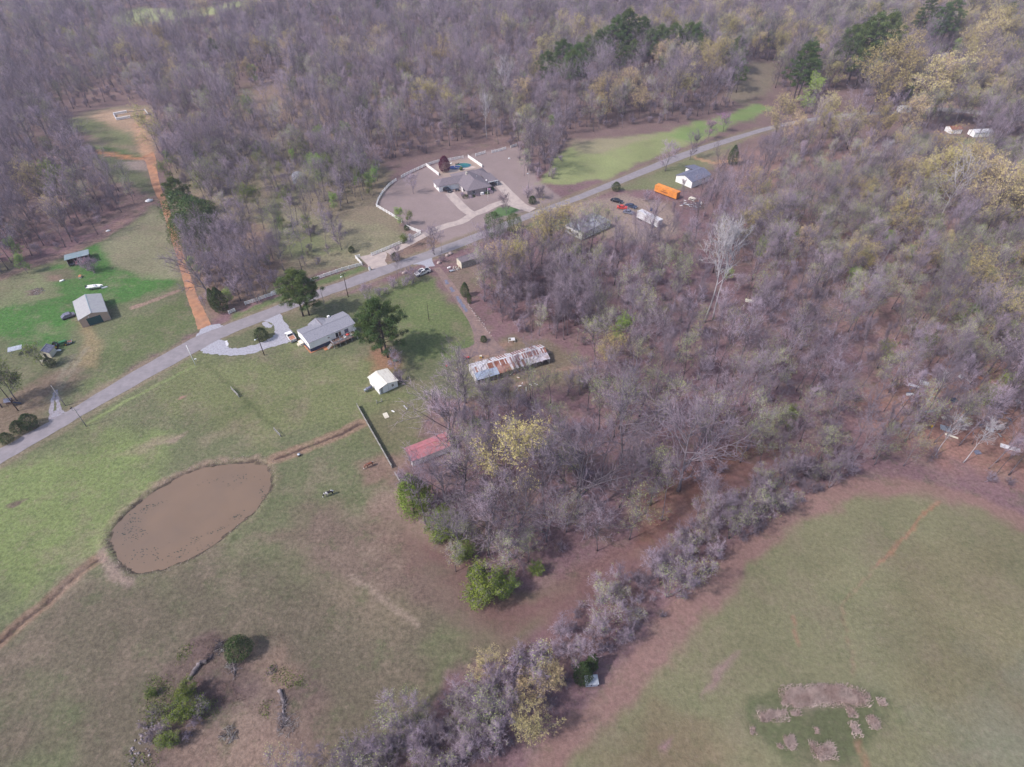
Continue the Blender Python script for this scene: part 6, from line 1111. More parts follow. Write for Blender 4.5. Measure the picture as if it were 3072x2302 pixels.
add_bare('round_lime', 7, 5, M['bark'], M['twig'], M['leaf_lime2'], .24, 1, 3, base=.04, spread=.5, n1=8, n2=5, n3=4, n4=4, r0=.07, up=.45, tlen=.6, forks=4, tw=.013)
add_solid('round_pine', 11, 9, [.16,.34,.42,.40,.30,.10], M['leaf_pine'], .30, 5200, .45)
add_solid('plum', 8, 6, [.25,.34,.38,.36,.27,.09], M['leaf_plum'], .26, 6000, .12)
add_bare('shrub_olive', 9, 3, M['bark'], M['twig'], M['leaf_lime'], .18, .8, 1, base=.04, spread=.6, n1=7, n2=5, n3=3, n4=4, r0=.05, up=.45, tlen=.5, forks=3, tw=.013)
# ------------------------------------------------------------------ planting
NAMES = dict(round_pine='pine_tree', bare='bare_tree', budding='budding_tree', slender='slender_tree', oak='oak_tree', oak_orange='oak_tree', big='spreading_tree', sycamore='sycamore_tree', brush='bare_bush', brush_green='green_bush',
    small='small_tree', hedge='hedgerow_tree', green_tree='leafy_tree', redbud='redbud_tree', blossom='blossom_tree', pine='pine_tree', cedar='cedar_tree', cedar_lime='cedar_tree', round_dark='round_bush', round_lime='round_bush', plum='plum_tree', shrub_olive='green_bush')
CATS = dict(brush='bush', brush_green='bush', round_dark='bush', round_lime='bush', shrub_olive='bush')
prng = random.Random(77)
def plant(kind, x, y, h, label, group=None, var=None, rz=None, wide=1.0):
    P = PROTO[kind]; hh, tm, cm = P[prng.randrange(len(P)) if var is None else var]
    t = thing(NAMES[kind], label, CATS.get(kind, 'tree'), (x, y, Hz(x, y)-.05), prng.random()*6.28 if rz is None else rz, group)
    k = h/hh; t.scale = (k*wide, k*wide, k)
    for nm, me in (('trunk', tm), ('crown', cm)):
        o = bpy.data.objects.new(nm, me); COL.objects.link(o); o.parent = t
    return t
def PV(kind, vx, vy, h, label, group=None, var=None, wide=1.0):
    x, y = G(vx*.46293, vy*.46293); return plant(kind, x, y, h, label, group, var, None, wide)
# -- trees one can point to (V: position of the foot)
T = [
 ('pine',1230,200,22,'low front pine at the left part of the long row near the top',0),('pine',1290,155,22,'pine between the left and middle parts of the long row near the top',1),('pine',1400,150,20,'low front pine at the middle of the long row near the top',0),('pine',1335,170,20,'lowest front pine of the long row near the top',2),
 ('big',1180,1170,13,'bare spreading tree at the bottom edge of the central wood',1),('big',1120,1150,15,'bare tree in the lower part of the central wood left of the giant',0),('bare',1290,1190,13,'bare tree lower right of the giant spreading one',4),
 ('oak_orange',1705,335,16,'pale orange tree in front of the far road bend',1),('oak',1765,325,16,'yellow tree in front of the hidden far road',0),('oak_orange',1830,322,17,'orange tree before the hidden far road',0),('oak',1885,315,17,'yellow tree at the end of the visible far road',1),('budding',1735,340,17,'green budding tree before the far road bend',0),('budding',1800,335,18,'green budding tree below the far road',1),('oak_orange',1940,305,18,'orange tree below the golden clump',1),('slender',1372,530,15,'slender tree before the left end of the semi trailer',0),('slender',1400,540,16,'slender tree before the middle of the semi trailer',0),('slender',1436,535,16,'slender tree before the right end of the semi trailer',0),('budding',1330,535,13,'green budding tree between the trailer home and the semi trailer',0),('budding',1300,520,14,'green budding tree at the right end of the trailer home',0),('slender',1520,452,15,'slender tree over the right end of the orange container',0),('slender',1475,455,14,'slender tree crossing the orange container',0),('bare',1545,425,14,'bare tree before the right part of the white house',0),('bare',1590,410,15,'bare tree just right of the white house',0),('bare',1560,450,14,'bare tree between the white house and the scrap',0),('budding',1230,555,17,'green budding tree covering the left end of the trailer home',0),('slender',1455,500,13,'slender tree behind the semi trailer',0),('brush',1395,435,3.5,'low brush left of the orange container',0),('slender',1985,870,13,'slender tree among the white sheets of the junk',1),('bare',2020,900,12,'bare tree standing over the blue grey tube',2),('bare',2065,905,13,'bare tree right of the cream plank',0),('slender',2100,960,14,'slender tree left of the wrecked trailer frame',0),('bare',2150,1000,14,'bare tree over the wrecked trailer frame',3),('bare',2180,960,13,'bare tree before the bright white barrel',1),('slender',2050,850,13,'slender tree over the curled white sheet',2),('big',960,1120,14,'grey spreading tree at the pasture edge below the red roof',0),('big',990,1190,13,'greenish spreading tree at the left tip of the central wood',1),('bare',935,1060,13,'bare tree directly right of the tall bright cedar',3),('budding',985,1235,10,'low greenish tree left of the bright lime tree',2),
 ('oak_orange',1135,1520,9,'golden orange tree left of the grey deer blind',0),('oak_orange',1185,1480,8,'small golden orange tree nearest the grey deer blind',1),('oak_orange',1150,1590,9,'golden orange tree at the hedgerow edge below the deer blind',1),('oak_orange',1050,1470,8,'pale orange tree at the bend of the hedgerow',0),
 ('hedge',1240,1445,10,'bare grey tree arching over the dark cedar beside the blind',0),('hedge',1440,1290,11,'greenish budding tree leading the hedgerow gap',1),('hedge',1300,1360,11,'yellow green budding tree in the hedgerow above the deer blind',1),
 ('budding',1010,1180,11,'greenish young tree at the pasture edge of the central wood',0),('budding',1090,1235,12,'greenish tree directly behind the bright lime tree',1),('budding',1140,1215,11,'greenish low tree right of the forked ones',2),('round_lime',1000,1205,4,'green bush under the leaning forked tree',0),('round_lime',960,1130,4,'green bush between the tall cedar and the forked tree',0),
 ('pine',655,683,17,'tall dark pine with twin trunks between the road and the white mobile home',0),('pine',668,681,16,'right one of the twin dark pines beside the white mobile home',1),
 ('pine',838,772,20,'big rounded pine at the right end of the white mobile home',1),('pine',826,762,17,'smaller pine leaning against the big pine right of the mobile home',0),
 ('cedar',482,672,9,'dark cedar at the corner of the orange dirt road and the paved road',0),('cedar',468,668,8,'smaller dark cedar left of the cedar at the dirt road corner',1),
 ('round_pine',418,540,15,'front pine of the dark row right of the orange dirt road',0),('round_pine',440,512,16,'second pine of the dark row right of the orange dirt road',0),('round_pine',408,498,16,'third pine of the dark row right of the orange dirt road',0),('round_pine',455,500,13,'pine on the meadow side of the dark row by the dirt road',0),('pine',405,468,16,'rearmost pine of the dark row by the orange dirt road',0),
 ('big',452,640,17,'large grey bare tree above the dark cedar by the dirt road',0),('bare',488,560,13,'pale bare tree with a rounded top beside the dark pine row',1),('small',520,650,8,'low spreading bare tree behind the white rail fence',0),('small',556,655,7,'purplish bare tree next to the end of the white rail fence',1),('bare',560,610,10,'pinkish bare tree standing alone over brown grass',3),('small',590,560,9,'bare pinkish tree with a green bush at its foot',0),
 ('round_lime',578,570,2.6,'small green bush under the pinkish bare tree in the brushy meadow',0),('green_tree',538,462,10,'rounded leafy green tree in the brushy meadow',1),('green_tree',560,452,8,'smaller leafy green tree right of the rounded one in the meadow',1),
 ('cedar_lime',623,430,6,'small bright green conical tree near the old tin shed',0),('green_tree',542,255,9,'lone light green tree in the clearing far left of centre',0),('green_tree',700,335,11,'light green tree in the brush above the old tin shed',0),('green_tree',690,400,11,'bright green tree growing over the old tin shed',0),('green_tree',708,388,9,'green tree just right of the tin shed tree',1),
 ('small',738,540,9,'bare round tree standing in the brushy meadow over green weeds',0),('small',722,512,8,'bare tree just behind the round one in the brushy meadow',1),('bare',700,470,11,'grey bare tree left of the white corner fence',3),('bare',672,455,11,'grey bare tree in the middle of the brushy meadow',1),('bare',712,450,10,'grey bare tree nearest the white fence in the meadow',0),
 ('small',505,478,7,'small black-trunked bare tree left of the leafy meadow tree',0),('round_dark',760,545,2.4,'dark green bush at the foot of the round bare tree',0),
 ('small',893,418,7.5,'small bare tree on the brown lawn left of the brick house',0),('green_tree',864,487,6,'taller of two pale green trees by the white corner fence',0),('green_tree',885,487,5,'lower bushy pale green tree by the white corner fence',1),('round_dark',878,497,2.0,'small dark bush against the white corner fence',0),
 ('plum',961,370,7,'dark red plum tree beside the swimming pool',0),('small',1094,462,7,'vase shaped bare tree on the green island of the drive',1),
 ('round_pine',1068,512,10,'rounded dark pine left of the brick house drive island',0),('round_pine',1110,500,7.5,'smaller dark pine right of the rounded one by the road',0),('round_lime',873,524,2.6,'small green bush behind the roadside fence by the concrete entrance',0),
 ('blossom',888,533,4.0,'low white blossoming tree beside the roadside white fence',0),('round_dark',855,562,3.2,'dark rounded bush on the concrete entrance bed',0),('small',857,568,5.5,'bare small tree over the dark bush at the concrete entrance',1),
 ('round_dark',1150,440,3.4,'dark green bush at the top of the right driveway',0),('brush',1165,430,4.5,'twiggy bush right of the driveway bush',1),('brush',1140,428,4,'low twiggy bush beside the right driveway',0),
 ('bare',936,548,9,'thin bare tree between the road and the second driveway entrance',1),('small',938,550,9,'second thin bare tree between road and brick house',0),('brush',893,610,4.5,'leafless roadside bush left of the white pickup with black bed cover',0),
 ('small',796,655,6,'leafless roadside bush behind the dark utility pole',0),('bare',860,610,10,'leaning twin trunk bare tree on the roadside left of the white pickup',3),
 ('round_dark',567,733,4.3,'round dark evergreen bush on the island of the gravel turnaround',0),
 ('round_dark',68,922,4.4,'big dark green hedge bush beside the road at lower left',0),('round_dark',48,932,3.8,'left half of the dark hedge by the lower road',0),('round_dark',20,955,3.2,'low green bush at the very left edge by the road',0),
 ('green_tree',36,866,12,'large yellow-green tree at the left edge above the old sheds',1),('green_tree',4,880,13,'yellow-green tree cut by the left edge of the picture',1),('green_tree',92,790,6.5,'low yellow-green tree left of the tiny dark roofed shed',1),('round_dark',112,790,3,'dark bush at the foot of the tiny dark roofed shed',0),
 ('green_tree',60,590,6,'bright green sapling at the edge of the shady left wood',0),('green_tree',45,560,7,'bright green young tree behind the sapling at the left wood edge',0),('green_tree',140,445,15,'tall green tree leafing in the shady wood left of the dirt road',1),
 ('brush',205,588,4.5,'tangled leafless bush in front of the teal roofed pole shed',0),('brush',190,585,4,'second leafless bush in front of the teal roofed pole shed',1),
 ('cedar',1005,640,5.5,'small dark cedar on the right edge of the gravel drive',0),('cedar',1014,655,4,'lower cedar below the small one on the drive edge',1),('round_dark',1045,738,2.2,'small dark bush at the bend of the gravel drive',0),
 ('small',1112,800,5,'small leafless tree between the white shed and the long barn',0),('small',853,802,6,'thin leafless sapling right of the big pine',1),('brush',865,825,3.2,'small leafless bush right of the white shed',0),
 ('cedar_lime',895,1108,13,'tall bright green cedar in front of the red roofed shelter',0),('cedar_lime',912,1095,10,'green cedar tucked right of the tall bright one',0),('round_lime',945,1160,5,'green bush on the wood edge below the tall cedar',0),('round_lime',975,1165,5,'green bush further down the wood edge below the bare limbs',0),
 ('round_lime',1048,1296,6.8,'bright lime green round tree at the bottom tip of the central wood',0),('round_lime',1094,1280,4.5,'small lime bush right of the bright round tree',0),('round_lime',1158,1237,2.6,'tiny lime bush alone on the brown leaf litter',0),('round_dark',1030,1250,4,'dark shrub behind the bright round tree',0),
 ('round_dark',522,1412,4.9,'round dark olive cedar on the rock pile at lower left',0),('round_lime',402,1545,3.7,'bright green shrub on the left of the rock pile',0),('round_lime',412,1505,3.2,'upper bright green shrub joined to the one on the rock pile',0),('round_lime',370,1610,2.8,'lowest bright green shrub near the bottom edge',0),('round_lime',330,1500,1.5,'tiny green shrub left of the rock pile',0),('shrub_olive',440,1530,2.6,'olive scrub right of the bright shrub on the rock pile',0),('shrub_olive',345,1545,2.6,'olive scrub left of the bright shrub',0),
 ('cedar',1258,1466,6.5,'dark cedar beside the grey deer blind',0),('cedar',1276,1444,6,'dark cedar behind the grey deer blind',1),
 ('big',978,1010,19,'large bare tree rising over the red metal roof',0),('big',1003,1075,16,'bare tree bending low over the end of the red roof',1),('big',1245,1118,22,'giant spreading bare tree at the lower end of the central wood',0),('big',1065,1130,14,'greenish spreading tree leaning out over the wood edge',1),('big',1100,1210,13,'greenish forked tree above the bright lime tree',1),('big',1055,1200,13,'bare forked tree leaning left over the pasture edge',0),
 ('big',1465,1060,22,'tall bare tree with contorted limbs right of the giant one',0),('big',1340,1000,20,'bare tree with heavy fork in the middle of the central wood',1),
 ('oak',1100,1068,19,'yellow flowering oak in the central wood right of the red roof',0),('oak',1085,624,14,'bright yellow oak at the roadside above the small grey barn',0),('oak',1120,606,14,'second bright yellow oak behind the roadside one',1),('oak',1170,570,18,'yellow oak further up the road beside the grey trailer home',1),('oak',1205,560,16,'yellow oak nearest the half hidden white trailer home',0),('budding',1275,560,20,'big green budding tree standing in front of the half hidden trailer',0),('budding',1255,565,19,'left fork of the green budding trees by the half hidden trailer',1),
 ('sycamore',1522,696,33,'tallest white-trunked sycamore right of centre',0),('sycamore',1540,690,31,'white-trunked sycamore just right of the tallest one',0),
 ('sycamore',2025,480,24,'pale sycamore reaching out over the sunlit right wood',1),('sycamore',1890,385,16,'small white trunked tree in the sunlit right wood',0),('sycamore',1935,395,15,'white trunked tree right of the small white one',0),('sycamore',1088,230,22,'pale spreading sycamore in the wood above the brick house',1),('sycamore',1052,300,20,'slim pale sycamore behind the white back fence',0),
 ('sycamore',905+1560,520,20,'pale trunk outside the right edge',0),('sycamore',905,0+1900,1,'',None),
 ('sycamore',2020,985,13,'pale leaning trunk at the top edge of the right field',0),('sycamore',2080,1000,14,'second pale leaning trunk at the edge of the right field',0),('sycamore',1995,880,12,'pale forked trunk among the junk piles',0),
 ('redbud',1529,303,8,'left pink redbud by the far road',0),('redbud',1562,285,8,'right pink redbud by the far road',0),('small',1437,370,11,'bare round tree between the road and the white house',0),('small',1490,345,10,'bare tree at the roadside left of the white house',1),('cedar',1580,355,9,'dark cedar at the right corner of the white house',0),
 ('round_dark',1330,412,4,'low dark bush by the wreck yard entrance',0),
 # pines and pale oaks across the top
 ('pine',1180,190,20,'leftmost pine of the long row near the top',1),('pine',1215,175,22,'second pine from the left in the long row near the top',0),('pine',1240,190,23,'third pine from the left in the long row near the top',1),('pine',1265,165,22,'fourth pine from the left in the long row near the top',0),
 ('pine',1320,140,26,'pine left of the middle of the long row near the top',1),('pine',1350,130,28,'pine at the middle of the long row near the top',0),('pine',1385,120,22,'topmost pine of the long row near the top',1),('pine',1360,160,18,'low pine under the middle of the long row',0),('pine',1415,135,21,'fourth pine from the right end of the long row',1),('pine',1445,135,21,'third pine from the right end of the long row',0),('pine',1475,135,21,'second pine from the right end of the long row',1),('pine',1500,130,21,'rightmost pine of the long row near the top',0),
 ('pine',1845,192,40,'giant dense pine near the top right',2),('pine',1828,185,35,'left trunk of the giant pine clump near the top right',1),('pine',1872,175,37,'right trunk of the giant pine clump near the top right',1),('pine',1812,160,28,'back left pine of the giant clump',0),
 ('pine',1975,100,30,'left dark pine of the pair near the top right',2),('pine',2008,112,30,'middle dark pine near the top right',2),('pine',2025,108,32,'right dark pine of the trio near the top right',2),('cedar',1990,160,18,'single dark conical tree below the top right pines',1),('pine',1650,105,12,'small dark pine in the far wood',0),('pine',1590,200,18,'dark pine at the left end of the green glade',2),('pine',1708,235,33,'tall dark pine beside the pale green tree right of the glade',2),('pine',1722,215,30,'second tall dark pine beside the glade',2),
 ('budding',1675,190,20,'pale lime rounded tree left of the tall glade pines',0),('green_tree',1740,245,16,'light green tree right of the tall glade pines',0),
 ('oak',1880,245,29,'big golden oak left of the bright pair at top right',0),('oak',1925,235,28,'golden oak in the middle of the bright clump at top right',1),('oak_orange',1980,265,29,'right golden orange oak of the bright clump',0),('oak_orange',2000,262,25,'small orange oak at the right of the bright clump',1),('oak_orange',1670,310,20,'pale orange rounded tree by the bend of the far road',0),('oak_orange',1775,300,18,'pale yellow tree behind the road right of the bend',1),
 ('oak',1530,195,22,'yellow domed tree left of the glade',0),('oak_orange',1170,165,20,'peach coloured domed tree at the left end of the pine row',0),('oak_orange',1250,115,19,'small peach tree behind the pine row',1),('oak',1490,95,20,'yellow tree in the far wood above the pine row',0),('oak_orange',1530,80,22,'pale orange domed tree in the far wood',1),
 ('oak_orange',2120,520,25,'large orange oak at the right edge',0),('oak_orange',2180,520,28,'biggest orange oak cut by the right edge',1),('oak_orange',2090,480,22,'orange oak left of the big pair at the right edge',1),('oak',1990,440,19,'yellow oak in the sunlit right wood',0),('oak',2010,400,19,'yellow green oak behind the pale sycamore',1),('oak_orange',2100,160,30,'pale gold oak near the top right corner',0),('oak',2130,130,28,'pale yellow oak near the top right corner',1),('oak',2080,60,25,'distant yellow oak at the top right',0),
 ('pine',2190,140,24,'dark green pine at the top right corner',1),('pine',2205,260,20,'dark pine at the right edge below the corner',0),('pine',2160,75,22,'distant dark pine in the top right corner',1),('green_tree',2160,170,18,'green tree near the right edge at the top',1),
 ('green_tree',1900,785,7,'yellow green tree in the junk strewn right wood',1),('budding',2080,600,15,'lime green budding tree at the right side',0),('budding',2130,720,16,'lime green tree cut by the right side',1),('green_tree',2150,870,8,'yellow green tree over the junk piles',1),('green_tree',2110,880,7,'low yellow green tree beside the white debris',1),('budding',1470,830,18,'greenish tree with a dense crown in the central wood',2),('budding',1380,900,17,'greenish tree left of the dense crowned one',0),
 ('green_tree',1340,745,9,'light green tree in the wood right of the white bed frame',0),('oak',1310,800,11,'olive yellow tree behind the end of the long barn',1),('budding',1640,1000,11,'yellowish small tree near the swath of red leaf litter',0),
 ('green_tree',870,178,9,'bright green young tree at the far edge of the clearing',0),('green_tree',790,250,9,'bright green slim tree above the brush left of the brick house',0),('small',805,300,12,'dark contorted tree in the brush left of the brick house',0),('oak',345,330,16,'yellowish tree at the top of the dirt road',0),('bare',165,335,19,'tall dark bare trees group at the clearing edge, left one',0),('bare',190,345,19,'tall dark bare tree leaning over the green clearing',2),
 ('green_tree',440,425,9,'yellow green tree behind the dark pine row',1),('green_tree',365,395,8,'yellow green bush tree beside the upper dirt road',1),
]
spec_xy = []
for k, vx, vy, h, lab, var in T:
    if var is None or vx > 2300: continue
    o = PV(k, vx, vy, h, lab, None, var); spec_xy.append((o.location.x, o.location.y, h))
# -- the woods: every tree near enough to tell apart is a thing; the far rest is one mass
W_A = V([(1035,610),(1050,590),(1100,585),(1180,560),(1215,530),(1300,570),(1400,545),(1480,520),(1490,450),(1530,430),(1600,400),(1640,360),(1700,325),(1800,300),(1930,290),(2300,360),(2500,700),(2700,1190),(2212,1070),(2110,1045),(2000,1020),(1900,1015),(1800,1020),(1720,1010),(1680,960),(1640,985),(1530,1050),(1440,1125),(1350,1185),(1260,1222),(1150,1245),(1080,1275),(1020,1265),(955,1205),(912,1130),(905,1060),(985,1000),(985,940),(940,900),(960,870),(1060,855),(1200,850),(1290,810),(1270,755),(1180,735),(1110,728),(1060,700),(1040,660),(1025,630)])
W_B = V([(1860,1015),(1780,1060),(1660,1130),(1570,1200),(1470,1300),(1400,1360),(1300,1440),(1250,1500),(1180,1560),(1120,1620),(1020,1720),(700,1760),(650,1700),(860,1600),(980,1500),(1040,1440),(1160,1400),(1240,1320),(1330,1260),(1430,1190),(1500,1120),(1600,1060),(1700,1010),(1780,985)])
W_U = V([(-700,-70),(2900,-70),(2700,380),(2212,330),(2100,330),(1930,283),(1930,262),(1990,258),(1900,225),(1840,200),(1760,208),(1690,200),(1600,225),(1450,272),(1230,290),(1210,392),(1130,385),(1112,330),(1060,312),(950,334),(880,348),(840,362),(750,328),(640,322),(480,310),(365,310),(345,290),(338,222),(250,220),(170,242),(135,265),(190,335),(230,398),(310,400),(322,420),(290,448),(200,515),(100,560),(0,600),(-500,720)])
EXC = [V([(330,330),(330,430),(400,430),(440,700),(395,720),(300,500),(300,330)]), V([(630,360),(680,360),(680,410),(630,410)]), V([(245,42),(300,18),(400,22),(500,8),(570,12),(480,34),(400,44),(300,66),(250,62)]), V([(700,62),(790,85),(830,110),(770,120),(700,100)]), V([(2025,110),(2060,120),(2050,200),(2080,250),(2040,262),(2010,190)]), V([(1210,430),(1350,410),(1480,420),(1600,345),(1620,400),(1500,430),(1490,480),(1430,520),(1300,520),(1210,520)]),
 V([(1965,285),(2080,290),(2110,330),(2080,380),(1960,320)]), V([(870,930),(960,925),(970,1050),(900,1070)]), V([(1000,735),(1210,735),(1225,830),(1010,850)]), V([(980,540),(1040,540),(1040,590),(980,590)]), V([(1225,1440),(1300,1440),(1330,1500),(1330,1620),(1210,1600),(1225,1500)]),
 V([(1620,150),(1680,150),(1660,210),(1600,230),(1560,215)]), V([(520,195),(600,175),(640,200),(600,260),(520,260)])]
ANCH = [(1120,660,'in the thicket beside the gravel drive'),(1260,650,'in the wood behind the left part of the long rusty barn'),(1400,680,'in the wood up right of the long rusty barn'),(1340,800,'in the wood at the right end of the long rusty barn'),(1240,880,'in the wood in front of the long rusty barn'),(1080,930,'in the wood right of the red roofed shelter'),(1130,1080,'at the lower left of the central wood'),(1380,960,'in the middle of the central wood'),(1600,880,'at the right of the central wood'),(1500,620,'in the wood below the wreck yard'),
 (1560,760,'around the white sycamores'),(1690,620,'in the open wood just right of the white sycamores'),(1850,580,'in the open wood under the pale right sycamore'),(1880,720,'in the open wood above the junk piles'),(1780,860,'in the wood left of the junk piles'),(2000,860,'among the scattered junk at the right'),(1950,1010,'along the top edge of the right field'),(2150,1040,'in the corner above the right field'),(2100,640,'at the right edge of the sunlit wood'),(1950,480,'in the sunlit wood below the golden oaks'),(1750,400,'in the wood right of the white house'),
 (60,520,'at the lower edge of the shady left wood'),(180,420,'in the shady wood left of the dirt road'),(60,300,'in the shady wood at the left edge'),(400,270,'above the end of the orange dirt road'),(700,300,'in the brush left of the brick house'),(480,560,'in the thicket right of the dark pine row'),(430,620,'between the dirt road and the purplish thicket'),(520,400,'around the leafy green meadow trees'),(620,350,'in the scrub beyond the old tin shed'),(680,480,'in the meadow scrub left of the white corner fence'),(780,380,'along the outside of the curving white fence'),(600,560,'in the rough meadow behind the roadside fence'),(480,330,'at the right of the orange clearing'),(980,300,'behind the white back fence of the brick house'),(1170,350,'in the tall clump right of the brick house'),(1400,250,'in the wood above the green roadside field'),(300,120,'in the far wood at the top left'),(800,120,'in the far wood at the top centre'),(1700,80,'in the far wood at the top right'),(2000,230,'around the golden oaks at top right'),
 (700,1640,'at the bottom left end of the hedgerow'),(820,1600,'among the purplish trees near the bottom edge'),(930,1640,'at the bottom edge below the orange trees'),(1010,1520,'beside the orange trees left of the grey deer blind'),(1120,1600,'in the hedgerow lower left of the grey deer blind'),(1170,1480,'in the hedgerow left of the grey deer blind'),(1230,1400,'in the hedgerow above the grey deer blind'),(1400,1270,'in the middle of the hedgerow'),(1560,1150,'in the upper half of the hedgerow'),(1720,1060,'at the upper end of the hedgerow')]
AW = [(*Vp(a, b), c) for a, b, c in ANCH]
KWORD = dict(bare='bare grey-purple tree', budding='greenish budding tree', slender='slender straight bare tree', oak='yellow flowering oak', oak_orange='orange tinted oak', hedge='bushy grey hedgerow tree', brush='leafless twiggy bush', small='small bare tree', green_tree='light green leafing tree', pine='dark pine', brush_green='olive green bush', blossom='white blossoming bush', cedar='small dark cedar')
def where(x, y): return min(AW, key=lambda a: ((a[0]-x)/(30+abs(a[1])*.2))**2+((a[1]-y)/(30+abs(a[1])*.3))**2)[2]
scat = []
def scatter(poly, sp, mix, seed, hs=(.8, 1.15), far=1.0, dens=None, thin=None):
    r = np.random.default_rng(seed); a = np.array(poly); x0, y0 = a.min(0); x1, y1 = a.max(0); y1 = min(y1, 900)
    gx, gy = np.meshgrid(np.arange(x0, x1, sp), np.arange(y0, y1, sp)); gx = (gx+r.uniform(-.48, .48, gx.shape)*sp).ravel(); gy = (gy+r.uniform(-.48, .48, gy.shape)*sp).ravel()
    k = inside(gx, gy, poly) & (np.abs(gx) < gy*.98+90); gx, gy = gx[k], gy[k]
    p = np.clip((230/np.hypot(gx, gy))**far, 0, 1)
    if thin is not None: p = p*thin(gx, gy)
    k = r.random(len(gx)) < p
    for e in EXC: k &= ~inside(gx, gy, e)
    k &= seg_dist(gx, gy, ROAD_C) > 6.0
    for sx, sy, h in spec_xy:
        k &= np.hypot(gx-sx, gy-sy) > (2.0+h*.10)
        if h > 21 and sy > 380: k &= ~((np.abs(gx*sy/np.maximum(gy,1)-sx) < 5) & (gy < sy) & (gy > sy-26))
    gx, gy = gx[k], gy[k]; ks = list(mix); pr = np.array([mix[q] for q in ks]); pr = pr/pr.sum()
    ch = r.choice(len(ks), len(gx), p=pr); hh = r.uniform(*hs, len(gx))
    for x, y, c, h in zip(gx, gy, ch, hh): scat.append((ks[c], float(x), float(y), float(h)))
clump = lambda x, y: .82+.7*(fbm(x/22, y/22, 33, 2)-.45)
L_A = W_A
scatter([p for p in W_A], 5.7, dict(bare=.50, slender=.22, budding=.20, small=.08, oak=.012, green_tree=.006), 1, (.55, 1.08), .5, thin=lambda x, y: np.where(x > 60+y*.25, .62, .95)*clump(x, y))
scatter(V([(1045,615),(1120,600),(1220,610),(1290,660),(1290,730),(1230,748),(1170,728),(1108,722),(1065,695),(1042,655)]), 4.0, dict(small=.45, bare=.35, brush=.25, slender=.1, budding=.06), 31, (.55, .95), 0)
scatter(V([(1850,830),(2000,760),(2300,780),(2300,1080),(2110,1040),(1960,1012),(1860,1000)]), 6.0, dict(bare=.55, slender=.3, small=.25, budding=.12), 32, (.55, .85), 0)
scatter(V([(1330,1230),(1450,1130),(1560,1050),(1680,980),(1860,985),(1850,1000),(1700,1055),(1570,1140),(1450,1240)]), 8, dict(bare=.4, hedge=.4, small=.3), 33, (.5, .75), 0)
scatter(W_B, 4.5, dict(hedge=.62, small=.10, brush=.05, budding=.0), 2, (.6, 1.1), .3, thin=lambda x, y: (seg_dist(x, y, V([(1850,1005),(1700,1055),(1570,1150),(1450,1240),(1350,1330),(1240,1425),(1130,1530),(1000,1620),(850,1700)])) < 5.6)*1.0)
scatter(W_U, 6.0, dict(bare=.54, slender=.13, budding=.27, oak=.018, oak_orange=.018, green_tree=.012, pine=.004), 3, (.6, 1.15), .55, thin=lambda x, y: np.where((x < 0) & (y < 330), .9, .85)*clump(x, y))
scatter(V([(1250,130),(1600,60),(2300,-40),(2900,-60),(2700,330),(2300,320),(2050,280),(1800,200),(1560,190),(1300,180)]), 9, dict(oak=.26, oak_orange=.20, budding=1.5, pine=.06, green_tree=.12), 4, (.8, 1.15), .3)
scatter(V([(1560,520),(1700,420),(1950,350),(2300,380),(2300,900),(2100,820),(1800,700)]), 7.6, dict(budding=.9, oak=.08, green_tree=.12, oak_orange=.05), 14, (.6, .95), .3)
scatter(V([(350,330),(480,312),(640,325),(750,332),(830,370),(800,420),(760,400),(700,400),(620,330),(520,360),(470,440),(380,380)]), 4.8, dict(bare=.6, small=.2, brush=.15, green_tree=.16, budding=.2), 5, (.5, .9), 0)
scatter(V([(405,430),(470,400),(560,440),(640,470),(700,520),(760,540),(700,575),(620,600),(540,650),(450,690),(415,640),(405,560)]), 6.5, dict(brush=.3, small=.3, brush_green=.1, bare=.4, budding=.1, green_tree=.12), 6, (.5, .8), 0)
scatter(V([(415,560),(480,530),(560,560),(610,600),(560,650),(450,692),(420,640)]), 4.2, dict(small=.4, bare=.4, brush=.3), 61, (.55, .85), 0)
scatter(V([(360,335),(470,315),(620,330),(760,340),(830,375),(800,430),(720,470),(640,460),(560,430),(430,425),(375,390)]), 5.6, dict(small=.25, bare=.45, brush=.25, green_tree=.34, budding=.22), 62, (.5, .85), 0)
scatter(V([(640,1660),(860,1560),(980,1500),(1100,1470),(1200,1500),(1080,1640),(900,1740),(680,1760)]), 4.3, dict(hedge=.9, small=.15), 13, (.7, 1.05), 0)
scatter(V([(790,655),(900,612),(905,600),(800,640)]), 3.0, dict(brush=1), 7, (.4, .8), 0); scatter(V([(935,560),(1030,520),(1030,540),(950,575)]), 4, dict(brush=1, blossom=.2), 8, (.5, .8), 0)
scatter(V([(890,545),(980,520),(1060,485),(1060,500),(980,530),(900,560)]), 5, dict(brush=1), 9, (.4, .8), 0); scatter(V([(960,860),(1200,840),(1260,800),(1300,840),(1200,870),(980,890)]), 8, dict(small=.6, brush=.5, slender=.3), 10, (.6, .9), 0)
scatter(V([(300,1500),(440,1560),(430,1620),(300,1660)]), 3.5, dict(brush=.5), 11, (.3, .6), 0)
scat.sort(key=lambda q: math.hypot(q[1], q[2])/(PROTO[q[0]][0][0]*q[3]))
LIM = dict(bare=300, slender=200, budding=220, hedge=200, brush=120, small=200); cnt = {}; rest = []
for k, x, y, hf in scat:
    cnt[k] = cnt.get(k, 0)+1
    if cnt[k] <= LIM.get(k, 120):
        wz = where(x, y); plant(k, x, y, PROTO[k][0][0]*hf, KWORD[k]+' '+wz, KWORD[k]+'s '+wz)
    else: rest.append((k, x, y, hf))
